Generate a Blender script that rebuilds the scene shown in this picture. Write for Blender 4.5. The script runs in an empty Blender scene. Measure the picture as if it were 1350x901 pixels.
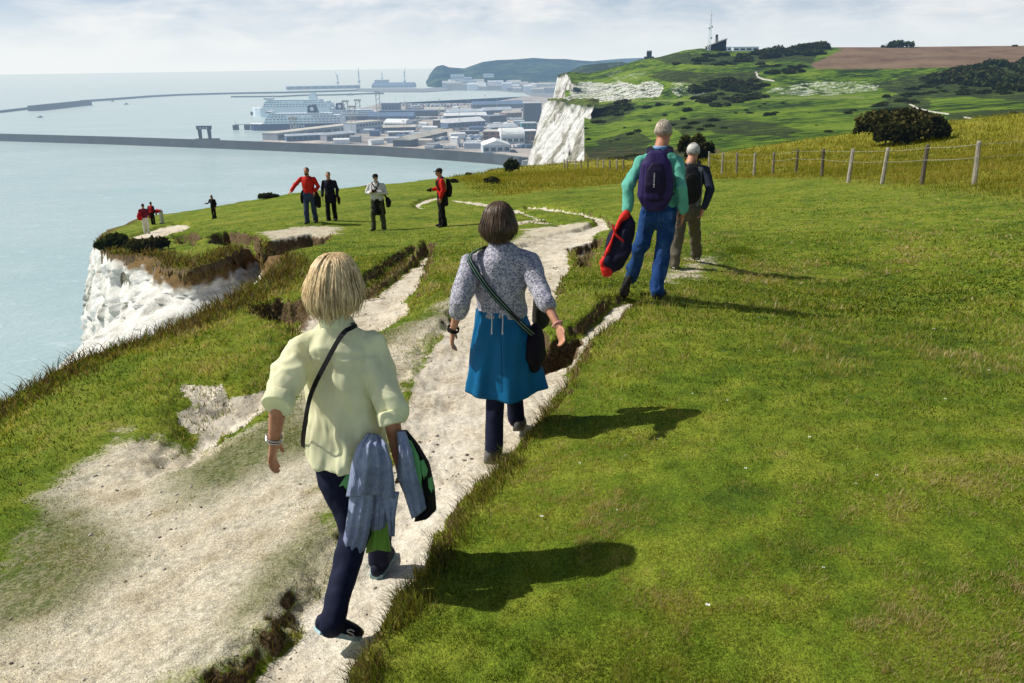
import bpy, bmesh, math, random
import numpy as np
from mathutils import Vector, Matrix, noise as mnoise

random.seed(7)
RNG = np.random.default_rng(11)
scene = bpy.context.scene
COL = scene.collection
rad = math.radians

# ------------------------------------------------------------------ camera geometry (photo pixels 1350x901)
F, CX, CY = 1050.0, 675.0, 450.5
PITCH, ROLL = rad(19.27), rad(-0.71)
EYE = np.array([0.0, 0.0, 100.0])           # the eye stands 100 m above the sea
CR, SR, CP_, SP_ = math.cos(ROLL), math.sin(ROLL), math.cos(PITCH), math.sin(PITCH)

def ray(x, y):
    u = (x - CX) / F; v = -(y - CY) / F
    u2 = u * CR - v * SR; v2 = u * SR + v * CR
    return np.array([u2, CP_ + v2 * SP_, -SP_ + v2 * CP_])

def at_y(x, y, Y):                           # point of the pixel ray at world Y
    d = ray(x, y); return EYE + d * (Y / d[1])
def at_d(x, y, D):                           # ... at horizontal distance D
    d = ray(x, y); return EYE + d * (D / math.hypot(d[0], d[1]))
def at_z(x, y, z):                           # ... on the level z
    d = ray(x, y); return EYE + d * ((z - 100.0) / d[2])
def ppm(P):                                  # photo pixels per metre at a point
    return F / (P[1] * CP_ - (P[2] - 100) * SP_)

# ------------------------------------------------------------------ numpy noise
_perm = np.random.default_rng(3).permutation(256)
_perm = np.concatenate([_perm, _perm, _perm])
_val = np.random.default_rng(5).random(256) * 2 - 1
def vnoise(x, y, z=0.0):
    x = np.asarray(x, float); y = np.asarray(y, float); z = np.asarray(z, float) + np.zeros_like(x)
    xi = np.floor(x).astype(np.int64); yi = np.floor(y).astype(np.int64); zi = np.floor(z).astype(np.int64)
    fx, fy, fz = x - xi, y - yi, z - zi
    fx = fx * fx * (3 - 2 * fx); fy = fy * fy * (3 - 2 * fy); fz = fz * fz * (3 - 2 * fz)
    xi &= 255; yi &= 255; zi &= 255
    def h(a, b, c): return _val[_perm[_perm[_perm[(a & 255)] + (b & 255)] + (c & 255)]]
    def L(a, b, t): return a + (b - a) * t
    return L(L(L(h(xi, yi, zi), h(xi + 1, yi, zi), fx), L(h(xi, yi + 1, zi), h(xi + 1, yi + 1, zi), fx), fy),
             L(L(h(xi, yi, zi + 1), h(xi + 1, yi, zi + 1), fx), L(h(xi, yi + 1, zi + 1), h(xi + 1, yi + 1, zi + 1), fx), fy), fz)
def fbm(x, y, z=0.0, o=4, g=0.5):
    s, a = 0.0, 1.0; x = np.asarray(x, float); y = np.asarray(y, float); z = np.asarray(z, float)
    t = 0.0
    for k in range(o):
        s = s + a * vnoise(x * 2 ** k + 17.3 * k, y * 2 ** k - 9.1 * k, z * 2 ** k); t += a; a *= g
    return s / t
def sstep(a, b, x):
    t = np.clip((x - a) / (b - a), 0, 1); return t * t * (3 - 2 * t)

# ------------------------------------------------------------------ objects, tags
def tag(o, label=None, cat=None, group=None, kind=None):
    if label: o['label'] = label
    if cat: o['category'] = cat
    if group: o['group'] = group
    if kind: o['kind'] = kind
    return o
def empty(name, loc=(0, 0, 0), rz=0.0):
    o = bpy.data.objects.new(name, None); COL.objects.link(o); o.location = [float(c) for c in loc]; o.rotation_euler = (0, 0, rz)
    o.empty_display_size = 0.1
    return o
def link(name, me, mat=None, parent=None, smooth=True):
    o = bpy.data.objects.new(name, me); COL.objects.link(o)
    if mat is not None:
        for m in (mat if isinstance(mat, (list, tuple)) else [mat]): me.materials.append(m)
    if parent is not None: o.parent = parent
    if smooth and len(me.polygons): me.polygons.foreach_set('use_smooth', np.ones(len(me.polygons), bool))
    return o
def npmesh(name, V, Fc, attrs=None, k=None):
    """mesh from arrays: V (n,3), Fc (m,k) all faces with k corners"""
    V = np.ascontiguousarray(V, np.float32); Fc = np.ascontiguousarray(Fc, np.int32)
    me = bpy.data.meshes.new(name)
    me.vertices.add(len(V)); me.vertices.foreach_set('co', V.ravel())
    m, k = Fc.shape
    me.loops.add(m * k); me.loops.foreach_set('vertex_index', Fc.ravel())
    me.polygons.add(m); me.polygons.foreach_set('loop_start', np.arange(0, m * k, k, dtype=np.int32))
    for nm, arr in (attrs or {}).items():
        arr = np.ascontiguousarray(arr, np.float32)
        if arr.ndim == 1:
            a = me.attributes.new(nm, 'FLOAT', 'POINT'); a.data.foreach_set('value', arr)
        else:
            if arr.shape[1] == 3: arr = np.c_[arr, np.ones(len(arr), np.float32)].astype(np.float32)
            a = me.attributes.new(nm, 'FLOAT_COLOR', 'POINT'); a.data.foreach_set('color', arr.ravel())
    me.update(calc_edges=True); me.validate()
    return me
def children(o): return [c for c in bpy.data.objects if c.parent == o]
def copy_tree(o, parent=None, kids=None):
    c = o.copy(); COL.objects.link(c); c.parent = parent
    for ch in (children(o) if kids is None else kids.get(o, [])): copy_tree(ch, c, kids)
    return c
def kidmap(o, d=None):
    d = {} if d is None else d
    d[o] = children(o)
    for c in d[o]: kidmap(c, d)
    return d

class MB:
    """collects simple solids and links them as ONE mesh object"""
    def __init__(s): s.bm = bmesh.new()
    def box(s, lo, hi, M=None):
        lo, hi = Vector(lo), Vector(hi); c = [(x, y, z) for x in (lo.x, hi.x) for y in (lo.y, hi.y) for z in (lo.z, hi.z)]
        v = [s.bm.verts.new((M @ Vector(p)) if M else p) for p in c]
        for f in ((0, 1, 3, 2), (4, 6, 7, 5), (0, 4, 5, 1), (2, 3, 7, 6), (0, 2, 6, 4), (1, 5, 7, 3)): s.bm.faces.new([v[i] for i in f])
        return s
    def cbox(s, c, size, M=None):
        return s.box([c[i] - size[i] / 2 for i in range(3)], [c[i] + size[i] / 2 for i in range(3)], M)
    def prism(s, pts, z0, z1, M=None, axis='z', taper=1.0):
        """outline pts (2-d) extruded along an axis"""
        cx = sum(p[0] for p in pts) / len(pts); cy = sum(p[1] for p in pts) / len(pts)
        def P(p, z, t):
            a, b = cx + (p[0] - cx) * t, cy + (p[1] - cy) * t
            q = {'z': (a, b, z), 'y': (a, z, b), 'x': (z, a, b)}[axis]
            return (M @ Vector(q)) if M else q
        A = [s.bm.verts.new(P(p, z0, 1)) for p in pts]; B = [s.bm.verts.new(P(p, z1, taper)) for p in pts]; n = len(pts)
        s.bm.faces.new(A[::-1]); s.bm.faces.new(B)
        for i in range(n): s.bm.faces.new([A[i], A[(i + 1) % n], B[(i + 1) % n], B[i]])
        return s
    def tube(s, pts, r, n=8, cap=True):
        pts = [Vector(p) for p in pts]; R = r if isinstance(r, (list, tuple)) else [r] * len(pts)
        rings = []
        for i, p in enumerate(pts):
            t = (pts[min(i + 1, len(pts) - 1)] - pts[max(i - 1, 0)]).normalized()
            a = t.orthogonal().normalized() if i == 0 else (prev - t * prev.dot(t)).normalized()
            prev = a; b = t.cross(a)
            rings.append([s.bm.verts.new(p + (a * math.cos(2 * math.pi * k / n) + b * math.sin(2 * math.pi * k / n)) * R[i]) for k in range(n)])
        for A, B in zip(rings, rings[1:]):
            for k in range(n): s.bm.faces.new([A[k], A[(k + 1) % n], B[(k + 1) % n], B[k]])
        if cap: s.bm.faces.new(rings[0][::-1]); s.bm.faces.new(rings[-1])
        return s
    def ball(s, c, r, u=12, v=8):
        M = Matrix.Translation(Vector(c)) @ Matrix.Diagonal(Vector((*(r if isinstance(r, (tuple, list)) else (r, r, r)), 1)))
        bmesh.ops.create_uvsphere(s.bm, u_segments=u, v_segments=v, radius=1, matrix=M); return s
    def build(s, name, mat=None, parent=None, smooth=False, bevel=0.0):
        bmesh.ops.recalc_face_normals(s.bm, faces=s.bm.faces)
        if bevel: bmesh.ops.bevel(s.bm, geom=list(s.bm.edges), offset=bevel, segments=2, profile=0.5, affect='EDGES', clamp_overlap=True)
        me = bpy.data.meshes.new(name); s.bm.to_mesh(me); s.bm.free()
        return link(name, me, mat, parent, smooth)

# ------------------------------------------------------------------ materials
class NT:
    def __init__(s, tree): s.t = tree; s.n = tree.nodes; s.l = tree.links
    def new(s, typ, **kw):
        n = s.n.new(typ)
        for k, v in kw.items():
            if k == 'ins':
                for i, x in v.items():
                    if isinstance(x, bpy.types.NodeSocket): s.l.new(x, n.inputs[i])
                    else: n.inputs[i].default_value = x
            else: setattr(n, k, v)
        return n
    def math(s, op, a, b=None, clamp=False):
        ins = {0: a}
        if b is not None: ins[1] = b
        return s.new('ShaderNodeMath', operation=op, use_clamp=clamp, ins=ins).outputs[0]
    def mix(s, f, a, b, blend='MIX'):
        n = s.new('ShaderNodeMix', data_type='RGBA', blend_type=blend)
        for i, x in ((0, f), (6, a), (7, b)):
            if isinstance(x, bpy.types.NodeSocket): s.l.new(x, n.inputs[i])
            else: n.inputs[i].default_value = x if i == 0 else (*x, 1) if len(x) == 3 else x
        return n.outputs[2]
    def noise(s, vec, scale, detail=4, rough=0.55, dist=0.0):
        n = s.new('ShaderNodeTexNoise', ins={'Scale': scale, 'Detail': detail, 'Roughness': rough, 'Distortion': dist})
        if vec is not None: s.l.new(vec, n.inputs['Vector'])
        return n.outputs['Fac']
    def ramp(s, f, stops, interp='LINEAR'):
        n = s.new('ShaderNodeValToRGB'); n.color_ramp.interpolation = interp
        e = n.color_ramp.elements
        while len(e) < len(stops): e.new(0.5)
        for q, (p, c) in zip(e, stops): q.position = p; q.color = (*c, 1) if not isinstance(c, (int, float)) else (c, c, c, 1)
        s.l.new(f, n.inputs[0]); return n.outputs[0]
    def attr(s, name, typ='Fac'): return s.new('ShaderNodeAttribute', attribute_name=name).outputs[typ]
    def pos(s): return s.new('ShaderNodeNewGeometry').outputs['Position']
    def obj(s): return s.new('ShaderNodeTexCoord').outputs['Object']
    def bump(s, h, strength=0.5, dist=0.02): return s.new('ShaderNodeBump', ins={'Height': h, 'Strength': strength, 'Distance': dist}).outputs[0]

HAZE_GLOW = (0.27, 0.44, 0.66)
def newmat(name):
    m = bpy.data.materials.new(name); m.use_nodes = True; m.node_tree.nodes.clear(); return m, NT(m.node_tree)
def finish(m, t, shader, haze=False, L=6800.0, hcol=HAZE_GLOW):
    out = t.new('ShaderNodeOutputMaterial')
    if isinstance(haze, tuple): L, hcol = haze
    if haze:   # painted aerial haze: glowing colour covers surfaces more with distance from the world origin
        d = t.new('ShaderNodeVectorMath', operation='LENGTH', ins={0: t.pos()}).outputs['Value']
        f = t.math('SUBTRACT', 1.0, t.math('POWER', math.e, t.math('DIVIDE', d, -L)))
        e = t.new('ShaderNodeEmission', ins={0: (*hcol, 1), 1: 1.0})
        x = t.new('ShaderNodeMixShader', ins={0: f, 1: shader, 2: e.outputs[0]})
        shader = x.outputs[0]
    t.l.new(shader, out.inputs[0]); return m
def pbsdf(t, color, rough=0.8, normal=None, spec=0.3, **kw):
    n = t.new('ShaderNodeBsdfPrincipled')
    for k, v in (('Base Color', color), ('Roughness', rough), ('Specular IOR Level', spec), *kw.items()):
        if isinstance(v, bpy.types.NodeSocket): t.l.new(v, n.inputs[k])
        else: n.inputs[k].default_value = (*v, 1) if isinstance(v, tuple) and len(v) == 3 and k != 'Subsurface Radius' else v
    if normal is not None: t.l.new(normal, n.inputs['Normal'])
    return n.outputs[0]
def simple(name, c, rough=0.7, var=0.25, scale=4.0, bump=0.0, bscale=60.0, bdist=0.01, haze=False, spec=0.3, metal=0.0):
    m, t = newmat(name); v = t.obj()
    n = t.noise(v, scale, 5, 0.6)
    dark = tuple(x * (1 - var) for x in c); light = tuple(min(1, x * (1 + var * 0.7)) for x in c)
    col = t.ramp(n, [(0.3, dark), (0.7, light)])
    nm = t.bump(t.noise(v, bscale, 4), bump, bdist) if bump else None
    return finish(m, t, pbsdf(t, col, rough, nm, spec, Metallic=metal), haze)

# ------------------------------------------------------------------ camera
cd = bpy.data.cameras.new('camera'); cam = bpy.data.objects.new('camera', cd); COL.objects.link(cam)
cd.sensor_width = 36.0; cd.lens = F * 36.0 / 1350.0; cd.clip_start = 0.1; cd.clip_end = 60000
cam.location = EYE
r_ = Vector((CR, SR * SP_, SR * CP_)); u_ = Vector((-SR, CR * SP_, CR * CP_)); b_ = r_.cross(u_)
cam.matrix_world = Matrix(((r_.x, u_.x, b_.x, 0), (r_.y, u_.y, b_.y, 0), (r_.z, u_.z, b_.z, 100), (0, 0, 0, 1)))
scene.camera = cam

# ------------------------------------------------------------------ light
SUN_EL = rad(46.5); SDX, SDY = -0.985, 0.17
sv = Vector((SDX * math.cos(SUN_EL), SDY * math.cos(SUN_EL), math.sin(SUN_EL))).normalized()
sl = bpy.data.lights.new('sun', 'SUN'); sl.energy = 5.0; sl.angle = rad(0.55); sl.color = (1.0, 0.95, 0.86)
so = bpy.data.objects.new('sun', sl); COL.objects.link(so); so.location = (-40, 3, 160)
so.rotation_euler = (-sv).to_track_quat('-Z', 'Y').to_euler()

w = bpy.data.worlds.new('World'); scene.world = w; w.use_nodes = True
t = NT(w.node_tree); w.node_tree.nodes.clear()
sky = t.new('ShaderNodeTexSky', sky_type='NISHITA'); sky.sun_disc = False
sky.sun_elevation = SUN_EL; sky.sun_rotation = math.atan2(SDX, SDY); sky.air_density = 1.2; sky.dust_density = 2.0; sky.altitude = 100
tc = t.new('ShaderNodeTexCoord').outputs['Generated']
sep = t.new('ShaderNodeSeparateXYZ', ins={0: tc}); X, Y, Z = sep.outputs
# cloud sheet: direction projected on a plane high up
zz = t.math('MAXIMUM', t.math('ADD', Z, 0.035), 0.01)
cv = t.new('ShaderNodeCombineXYZ', ins={0: t.math('MULTIPLY', X, 5.0), 1: t.math('MULTIPLY', Y, 5.0), 2: t.math('MULTIPLY', Z, 17.0)}).outputs[0]
n1 = t.noise(cv, 1.9, 7, 0.58, 0.35); n2 = t.noise(cv, 0.75, 4, 0.5)
cl = t.math('ADD', t.math('MULTIPLY', n1, 0.62), t.math('MULTIPLY', n2, 0.38))
side = t.math('MULTIPLY_ADD', X, 0.5); side.node.inputs[2].default_value = 0.5; side.node.use_clamp = True      # 0 sunward, 1 away
lit = t.mix(side, (0.95, 0.97, 0.965), (0.80, 0.81, 0.84))
shd = t.mix(side, (0.60, 0.72, 0.84), (0.40, 0.50, 0.61))
cloudc = t.mix(t.ramp(cl, [(0.42, 0.0), (0.60, 1.0)]), shd, lit)
hz = t.ramp(Z, [(0.0, 1.0), (0.026, 0.75), (0.065, 0.0)])
hazec = t.mix(side, (0.95, 0.97, 0.96), (0.72, 0.795, 0.84))
low = t.mix(hz, cloudc, hazec)
skyc = t.mix(1.0, sky.outputs[0], (0.07, 0.07, 0.07), 'MULTIPLY')
fade = t.ramp(Z, [(0.0, 1.0), (0.10, 1.0), (0.30, 0.03), (1.0, 0.0)])
col = t.mix(fade, skyc, low)
bg = t.new('ShaderNodeBackground', ins={0: col, 1: 1.0}); bg.inputs[1].default_value = 1.0
t.l.new(bg.outputs[0], t.new('ShaderNodeOutputWorld').inputs[0])

scene.view_settings.view_transform = 'Standard'; scene.view_settings.look = 'None'; scene.view_settings.exposure = 0; scene.view_settings.gamma = 1
scene.render.engine = 'CYCLES'
cy = scene.cycles
cy.use_denoising = True
try: cy.denoiser = 'OPENIMAGEDENOISE'
except Exception: pass
cy.max_bounces = 6; cy.diffuse_bounces = 3; cy.glossy_bounces = 2; cy.transmission_bounces = 3; cy.transparent_max_bounces = 6
cy.use_adaptive_sampling = True; cy.adaptive_threshold = 0.012
cy.caustics_reflective = False; cy.caustics_refractive = False; cy.sample_clamp_indirect = 6
# ================================================================== headland the walkers are on
def pxD(x, y, D):
    q = at_d(x, y, D); return (q[0], q[1], 100 - q[2])
CP = [(-.4,3.2,2.22),(-.08,4.75,2.39),(1.5,8.09,2.33),(2.5,11.15,2.77),(-6.58,26.2,4.89),(-6.15,27.5,5.05),(-4.18,25.1,4.95),(-2.1,24.5,4.74),
 (-16.5,35.5,7.1),(-27.8,61.5,11.2),(-21.9,58.6,10.57),(12.73,21.97,3.28),(12.11,23.57,3.5),(11.7,27.7,4.0),(12.7,32.9,4.5),(12.2,40.3,5.5),(13.5,54.5,6.9),(9.7,89.2,11.2),
 (0,0,2.1),(3,2,1.95),(4,5,2.0),(8,10,2.3),(3.6,7.8,2.60),(4.6,10.7,2.93),(.95,3.1,1.92),(1.6,4.2,2.0),(-3,3,2.5),(-6,3,2.9),(-4,0,2.4),(5,0,1.8),(18,12,1.8),(-9,9,3.6),(30,30,3.0),
 pxD(1240,168,80),pxD(1130,182,80),pxD(1350,156,80),pxD(1000,190,90),pxD(690,220,100),pxD(640,230,85),pxD(570,240,70),pxD(490,248,62),pxD(400,254,60),pxD(340,264,60),
 pxD(745,217,115),(-40,20,9),(-10,110,15),(40,90,6.5),(60,40,2.5),(30,0,1.0),(-20,-10,4.5),(20,-15,.5)]
CP = np.array(CP)
def _tps(r): return np.where(r > 0, r * r * np.log(np.maximum(r, 1e-9)), 0)
def _fit(lam=2.0):
    Xc = CP[:, :2]; n = len(Xc)
    K = _tps(np.linalg.norm(Xc[:, None] - Xc[None], axis=2)) + lam * np.eye(n)
    Pm = np.c_[np.ones(n), Xc]
    return np.linalg.solve(np.block([[K, Pm], [Pm.T, np.zeros((3, 3))]]), np.r_[CP[:, 2], 0, 0, 0])
_W = _fit()
def base(x, y):
    x = np.asarray(x, float); y = np.asarray(y, float)
    z = _W[-3] + _W[-2] * x + _W[-1] * y
    for i in range(len(CP)): z = z + _W[i] * _tps(np.hypot(x - CP[i, 0], y - CP[i, 1]))
    return 100 - z
_tt = np.geomspace(1, 190, 5000)
def on_base(x, y, dflt=70.0):
    d = ray(x, y); Q = EYE + _tt[:, None] * d
    g = Q[:, 2] - base(Q[:, 0], Q[:, 1]); i = int(np.argmax(g < 0))
    return Q[i] if g[i] < 0 else at_d(x, y, dflt)
def W2(pts): return np.array([on_base(*p)[:2] for p in pts])

def sdf(poly, x, y):
    """signed distance to a closed polygon, negative inside; far points only roughly"""
    lo, hi = poly.min(0) - 4, poly.max(0) + 4
    out = np.full(x.shape, 9.0); m = (x > lo[0]) & (x < hi[0]) & (y > lo[1]) & (y < hi[1])
    if not m.any(): return out
    px, py = x[m], y[m]; d2 = np.full(px.shape, 1e18); ins = np.zeros(px.shape, bool)
    for a, b in zip(poly, np.roll(poly, -1, axis=0)):
        e = b - a; wx, wy = px - a[0], py - a[1]
        tt = np.clip((wx * e[0] + wy * e[1]) / max(e @ e, 1e-12), 0, 1)
        d2 = np.minimum(d2, (wx - e[0] * tt) ** 2 + (wy - e[1] * tt) ** 2)
        c = ((a[1] <= py) & (b[1] > py)) | ((b[1] <= py) & (a[1] > py))
        if abs(e[1]) > 1e-12: ins ^= c & (px < a[0] + (py - a[1]) / e[1] * e[0])
    out[m] = np.where(ins, -1, 1) * np.sqrt(d2); return out

# land outline: near cliff edge, the bite out of it, the promontory, and the far brow
SKY = [(133,309),(140,303),(165,296),(190,285),(230,281),(270,275),(310,268),(340,262),(370,256),(400,251),(450,247.5),(490,245),(540,240),(570,236),(610,231),(640,227),(665,222),(690,217.5),(720,215),(745,213)]
LAND_PX = [(-160,600),(-60,545),(0,515),(50,492),(100,468),(150,452),(200,438),(250,418),(300,396),(345,372),(358,358),(352,338),(338,322),(318,328),(285,345),(250,354),(222,352),(205,340),(185,337),(165,338),(148,336),(134,329),(124,321)]
LAND = np.array([on_base(*p)[:2] for p in LAND_PX] + [on_base(x, y, 75 + max(0, x - 500) * .25)[:2] for x, y in SKY] + [(30, 190), (230, 190), (230, -60), (-14, -60), (-14, -2)])
BAYC = on_base(272, 352)[:2]                 # middle of the crumbling slope
TIP = on_base(125, 322)[:2]; MOUND = on_base(300, 338)[:2]

# worn and eroded areas: outline in plan, depth, bank width, chalk (1) or soil (0), ragged edge
ER = []
def erode(pts, depth, bank, chalk, rag=1.0, soft=None):
    ER.append((W2(pts), depth, bank, chalk, rag, [(*on_base(a, b)[:2], r) for a, b, r in (soft or [])]))
erode([(150,1010),(245,905),(300,862),(345,825),(395,770),(432,728),(470,640),(505,560),(530,500),(560,450),(595,408),(640,350),(685,320),(730,305),(768,298),(786,291),(765,283),(725,277),(692,275),(690,271),(722,271),(772,278),(802,286),(807,297),(778,312),(760,330),(748,365),(730,400),(716,440),(735,462),(765,452),(745,500),(722,535),(695,572),(648,632),(600,702),(545,775),(495,850),(448,950)], .125, .075, 1.0, 1.0, [(318,848,.08),(432,728,.25),(470,640,.7),(505,560,.9),(530,500,1.0),(560,450,.9),(640,340,2.5),(700,310,2)])
erode([(715,470),(742,440),(775,415),(800,392),(822,386),(852,388),(838,405),(800,432),(772,462),(745,498),(722,520),(705,505)], .12, .08, .9)
erode([(705,466),(722,452),(748,440),(770,432),(762,452),(738,468),(715,476)], .38, .10, 0.0)
erode([(752,318),(790,311),(786,328),(772,352),(762,340)], .32, .10, 0.0)
erode([(574,318),(560,317),(543,333),(515,350),(480,372),(462,380),(400,392),(345,400),(332,410),(352,420),(380,424),(372,440),(372,470),(340,490),(300,500),(262,512),(236,540),(222,575),(205,610),(250,600),(300,566),(345,540),(390,500),(430,470),(470,440),(520,420),(543,402),(560,362)], .26, .13, 1.0, 1.0, [(300,500,1.6),(262,505,1.0),(240,530,1.2),(215,600,1.2),(372,440,.8),(345,540,1.0),(390,500,1.0),(470,440,1.2),(545,400,1.6)])
erode([(229,497),(238,545),(232,580),(215,580),(250,570),(290,535),(330,505),(300,495),(262,495)], .10, .09, .7, 2.0, [(262,495,.5),(330,505,.8),(290,535,.8)])
erode([(345,340),(352,320),(380,312),(410,308),(437,309),(428,320),(395,326),(370,334),(362,352),(350,356)], .5, .22, .75)
erode([(272,312),(300,304),(335,309),(348,322),(338,334),(312,324),(285,322)], .42, .2, .1)
erode([(228,309),(250,306),(266,314),(258,322),(236,320)], .35, .2, .05)
erode([(330,402),(372,392),(408,392),(404,410),(372,424),(345,420)], .35, .14, .0)
erode([(160,313),(205,299),(242,292),(258,296),(240,305),(212,312),(185,318)], .15, .2, 1.0)
erode([(594,262),(640,266.5),(690,277),(745,294),(738,297),(685,282),(636,271),(592,265)], .06, .12, .9)
erode([(640,296),(700,287),(740,291),(742,296),(700,294),(650,302)], .05, .2, .7)
erode([(543,270),(552,263),(575,258),(592,261),(570,264),(558,270),(566,274),(552,275)], .12, .12, 1.0)
erode([(500,372),(540,338),(552,324),(545,322),(515,338),(480,362),(470,378)], .18, .10, .0)
DIRT = [W2(p) for p in ([(-60,800),(40,700),(60,640),(150,570),(215,565),(300,560),(345,545),(390,502),(470,445),(530,432),(600,392),(585,430),(545,500),(520,560),(495,655),(452,735),(372,838),(275,918),(180,1030),(-60,1030)],
        [(352,305),(400,297),(440,299),(450,308),(400,312),(360,318)], [(690,302),(770,292),(800,296),(770,320),(720,335),(670,328)], [(905,340),(940,338),(945,352),(900,365),(870,372)])]
GREENS = [W2(p) for p in ([(-60,690),(60,650),(150,690),(165,740),(90,800),(-60,840)], [(215,620),(300,570),(400,520),(450,560),(440,590),(320,640),(240,660)],
        [(270,850),(330,760),(420,670),(455,640),(445,700),(390,760),(320,830)], [(470,445),(520,425),(600,395),(540,440),(490,462)], [(330,580),(400,535),(480,470),(505,480),(470,540),(430,590)],
        [(265,545),(300,520),(345,510),(350,520),(300,540)], [(580,545),(640,560),(620,600),(590,600)])]
PATHIN = W2([(448,950),(495,850),(545,775),(600,702),(648,632),(695,572),(722,535),(770,470),(835,405),(850,386),(870,392),(800,470),(745,540),(690,615),(640,680),(580,770),(530,850),(490,950)])
MEADOW = np.array([on_base(*p)[:2] for p in [(925,238),(985,236),(1085,238),(1165,246),(1225,252),(1350,266),(1600,300)]] + [(150, 30), (150, 150), (0, 150), (-8, 100), on_base(600,240)[:2], on_base(640,262)[:2], on_base(800,245)[:2]])

def terrain(x, y, full=True):
    x = np.asarray(x, float); y = np.asarray(y, float); sh = x.shape; x = x.ravel(); y = y.ravel()
    D = np.hypot(x, y); z0 = base(x, y); z = z0.copy()
    nA = fbm(x * .9, y * .9, 1.5, 4); nB = fbm(x * 4.2, y * 4.2, 4.5, 3); nC = fbm(x * 14, y * 14, 8.5, 2)
    crest = 118.0 - 32.0 * sstep(.04, .22, x / np.maximum(D, 1e-6))
    z = z - np.maximum(0, D - crest) * .38
    chalk = np.zeros_like(z); soil = np.zeros_like(z); depth = np.zeros_like(z)
    near = sstep(60, 20, D)
    for P, dp, bk, ch, rg, _s in ER:
        s = sdf(P, x, y)
        if (s > 3).all(): continue
        far = sstep(8, 30, np.hypot(*P.mean(0)))
        s = s + rg * (nB * (.10 + .10 * far) + nC * .035 + nA * .12 * (1 + far))
        sf = np.zeros_like(s)
        for sx, sy, srad in _s: sf = np.maximum(sf, np.exp(-((x - sx) ** 2 + (y - sy) ** 2) / srad ** 2))
        f = (1 - sf) * (1 - sstep(-bk, bk * .6, s)) + sf * (1 - sstep(-.55, .30, s))
        d = f * dp * (1 + .25 * nA); depth = np.maximum(depth, d)
        bankz = np.clip(1.1 - np.abs(s + bk * .25) / (bk * (.85 + .6 * nB + .4 * nA)), 0, 1) * min(1, dp / .2) * (1 - sf)
        core = 1 - sstep(-bk * 1.6, -bk * .5, s)
        chalk = np.where(core > 0, np.maximum(chalk * (1 - core * (1 - ch)), core * ch), chalk)
        soil = np.maximum(soil, np.maximum(bankz, core * (1 - ch)))
    worn = np.zeros_like(z)
    for P in DIRT: worn = np.maximum(worn, 1 - sstep(-.7, .6, sdf(P, x, y) + nA * .5 + nB * .25))
    lush = np.zeros_like(z)
    for P in GREENS: lush = np.maximum(lush, 1 - sstep(-.30, .18, sdf(P, x, y) + nA * .25 + nB * .15))
    z = z - depth - worn * .035 * (1 - lush)
    # cliff
    s = sdf2land(x, y)
    s = s + .16 * nA * sstep(0, 3, np.abs(s) + 2) + .035 * nB
    g = np.exp(-((x - BAYC[0]) ** 2 + (y - BAYC[1]) ** 2) / 3.6 ** 2); g = np.clip(g * 1.6, 0, 1)
    so = np.maximum(s, 0)
    rib = .5 * np.abs(fbm(x * .55 + 3, y * .55, 2.2, 3)) + .16 * np.abs(fbm(x * 2.3, y * 2.3, 6.1, 3))
    st = np.maximum(so - rib * sstep(0, 1.2, so), 0)
    steep = np.where(st < 13, 5.6 * st, 73 + 1.6 * (st - 13)) + .25 * sstep(0, .12, so)
    gentle = .62 * sstep(0, .30, so + .06 * nB) + .50 * np.minimum(so, 3.2) + 4.5 * np.maximum(so - 3.2 + .5 * rib, 0)
    fall = steep * (1 - g) + gentle * g
    fall = fall + .28 * sstep(-.9, 0.0, s) * (1 - g) * sstep(12, 5, D)       # rounded near brow
    z = np.where(D < 175, z - fall, z)
    cliff = sstep(.02, .16, s)
    mo = np.exp(-((x - MOUND[0]) ** 2 + (y - MOUND[1]) ** 2) / 2.6 ** 2) * (x > MOUND[0] - 2.2)
    csoil = sstep(0.0, .05, s) * (1 - sstep(.22, .42, so + .15 * nB)) * sstep(.2, .45, mo) + sstep(0, .05, s) * (1 - sstep(.05, .14, so)) * .7
    vegc = cliff * sstep(.05, .35, nA + .25 - .22 * so) * (np.hypot(x - TIP[0], y - TIP[1]) < 12) * (z > z0 - 3.2)
    fringe = (1 - sstep(.15, 1.0, -s + nB * .3)) * (s < .1)
    # surface relief
    grassy = (1 - chalk) * (1 - cliff)
    z = z + near * (1 - cliff) * (.030 * nA + .016 * nB * (1 + chalk * .3 + worn * .4) + .007 * nC * (1 + chalk))
    z = z + grassy * (1 - near) * (.10 * nA)
    sm = sdf(MEADOW, x, y) if True else 0
    dry = 1 - sstep(-2.0, .6, sm + nA * 1.0)
    lb = np.exp(-(sdf(PATHIN, x, y) + .05 * nB) ** 2 / .03)
    if not full: return z.reshape(sh)
    z = np.maximum(z, -3)
    return dict(z=z.reshape(sh), chalk=chalk.reshape(sh), soil=np.clip(soil, 0, 1).reshape(sh), worn=worn.reshape(sh), lush=lush.reshape(sh), cliff=cliff.reshape(sh),
                csoil=np.clip(csoil, 0, 1).reshape(sh), veg=np.clip(vegc, 0, 1).reshape(sh), fringe=np.clip(fringe, 0, 1).reshape(sh), dry=dry.reshape(sh), edge=lb.reshape(sh), s=s.reshape(sh), nA=nA.reshape(sh), nB=nB.reshape(sh))
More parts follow.
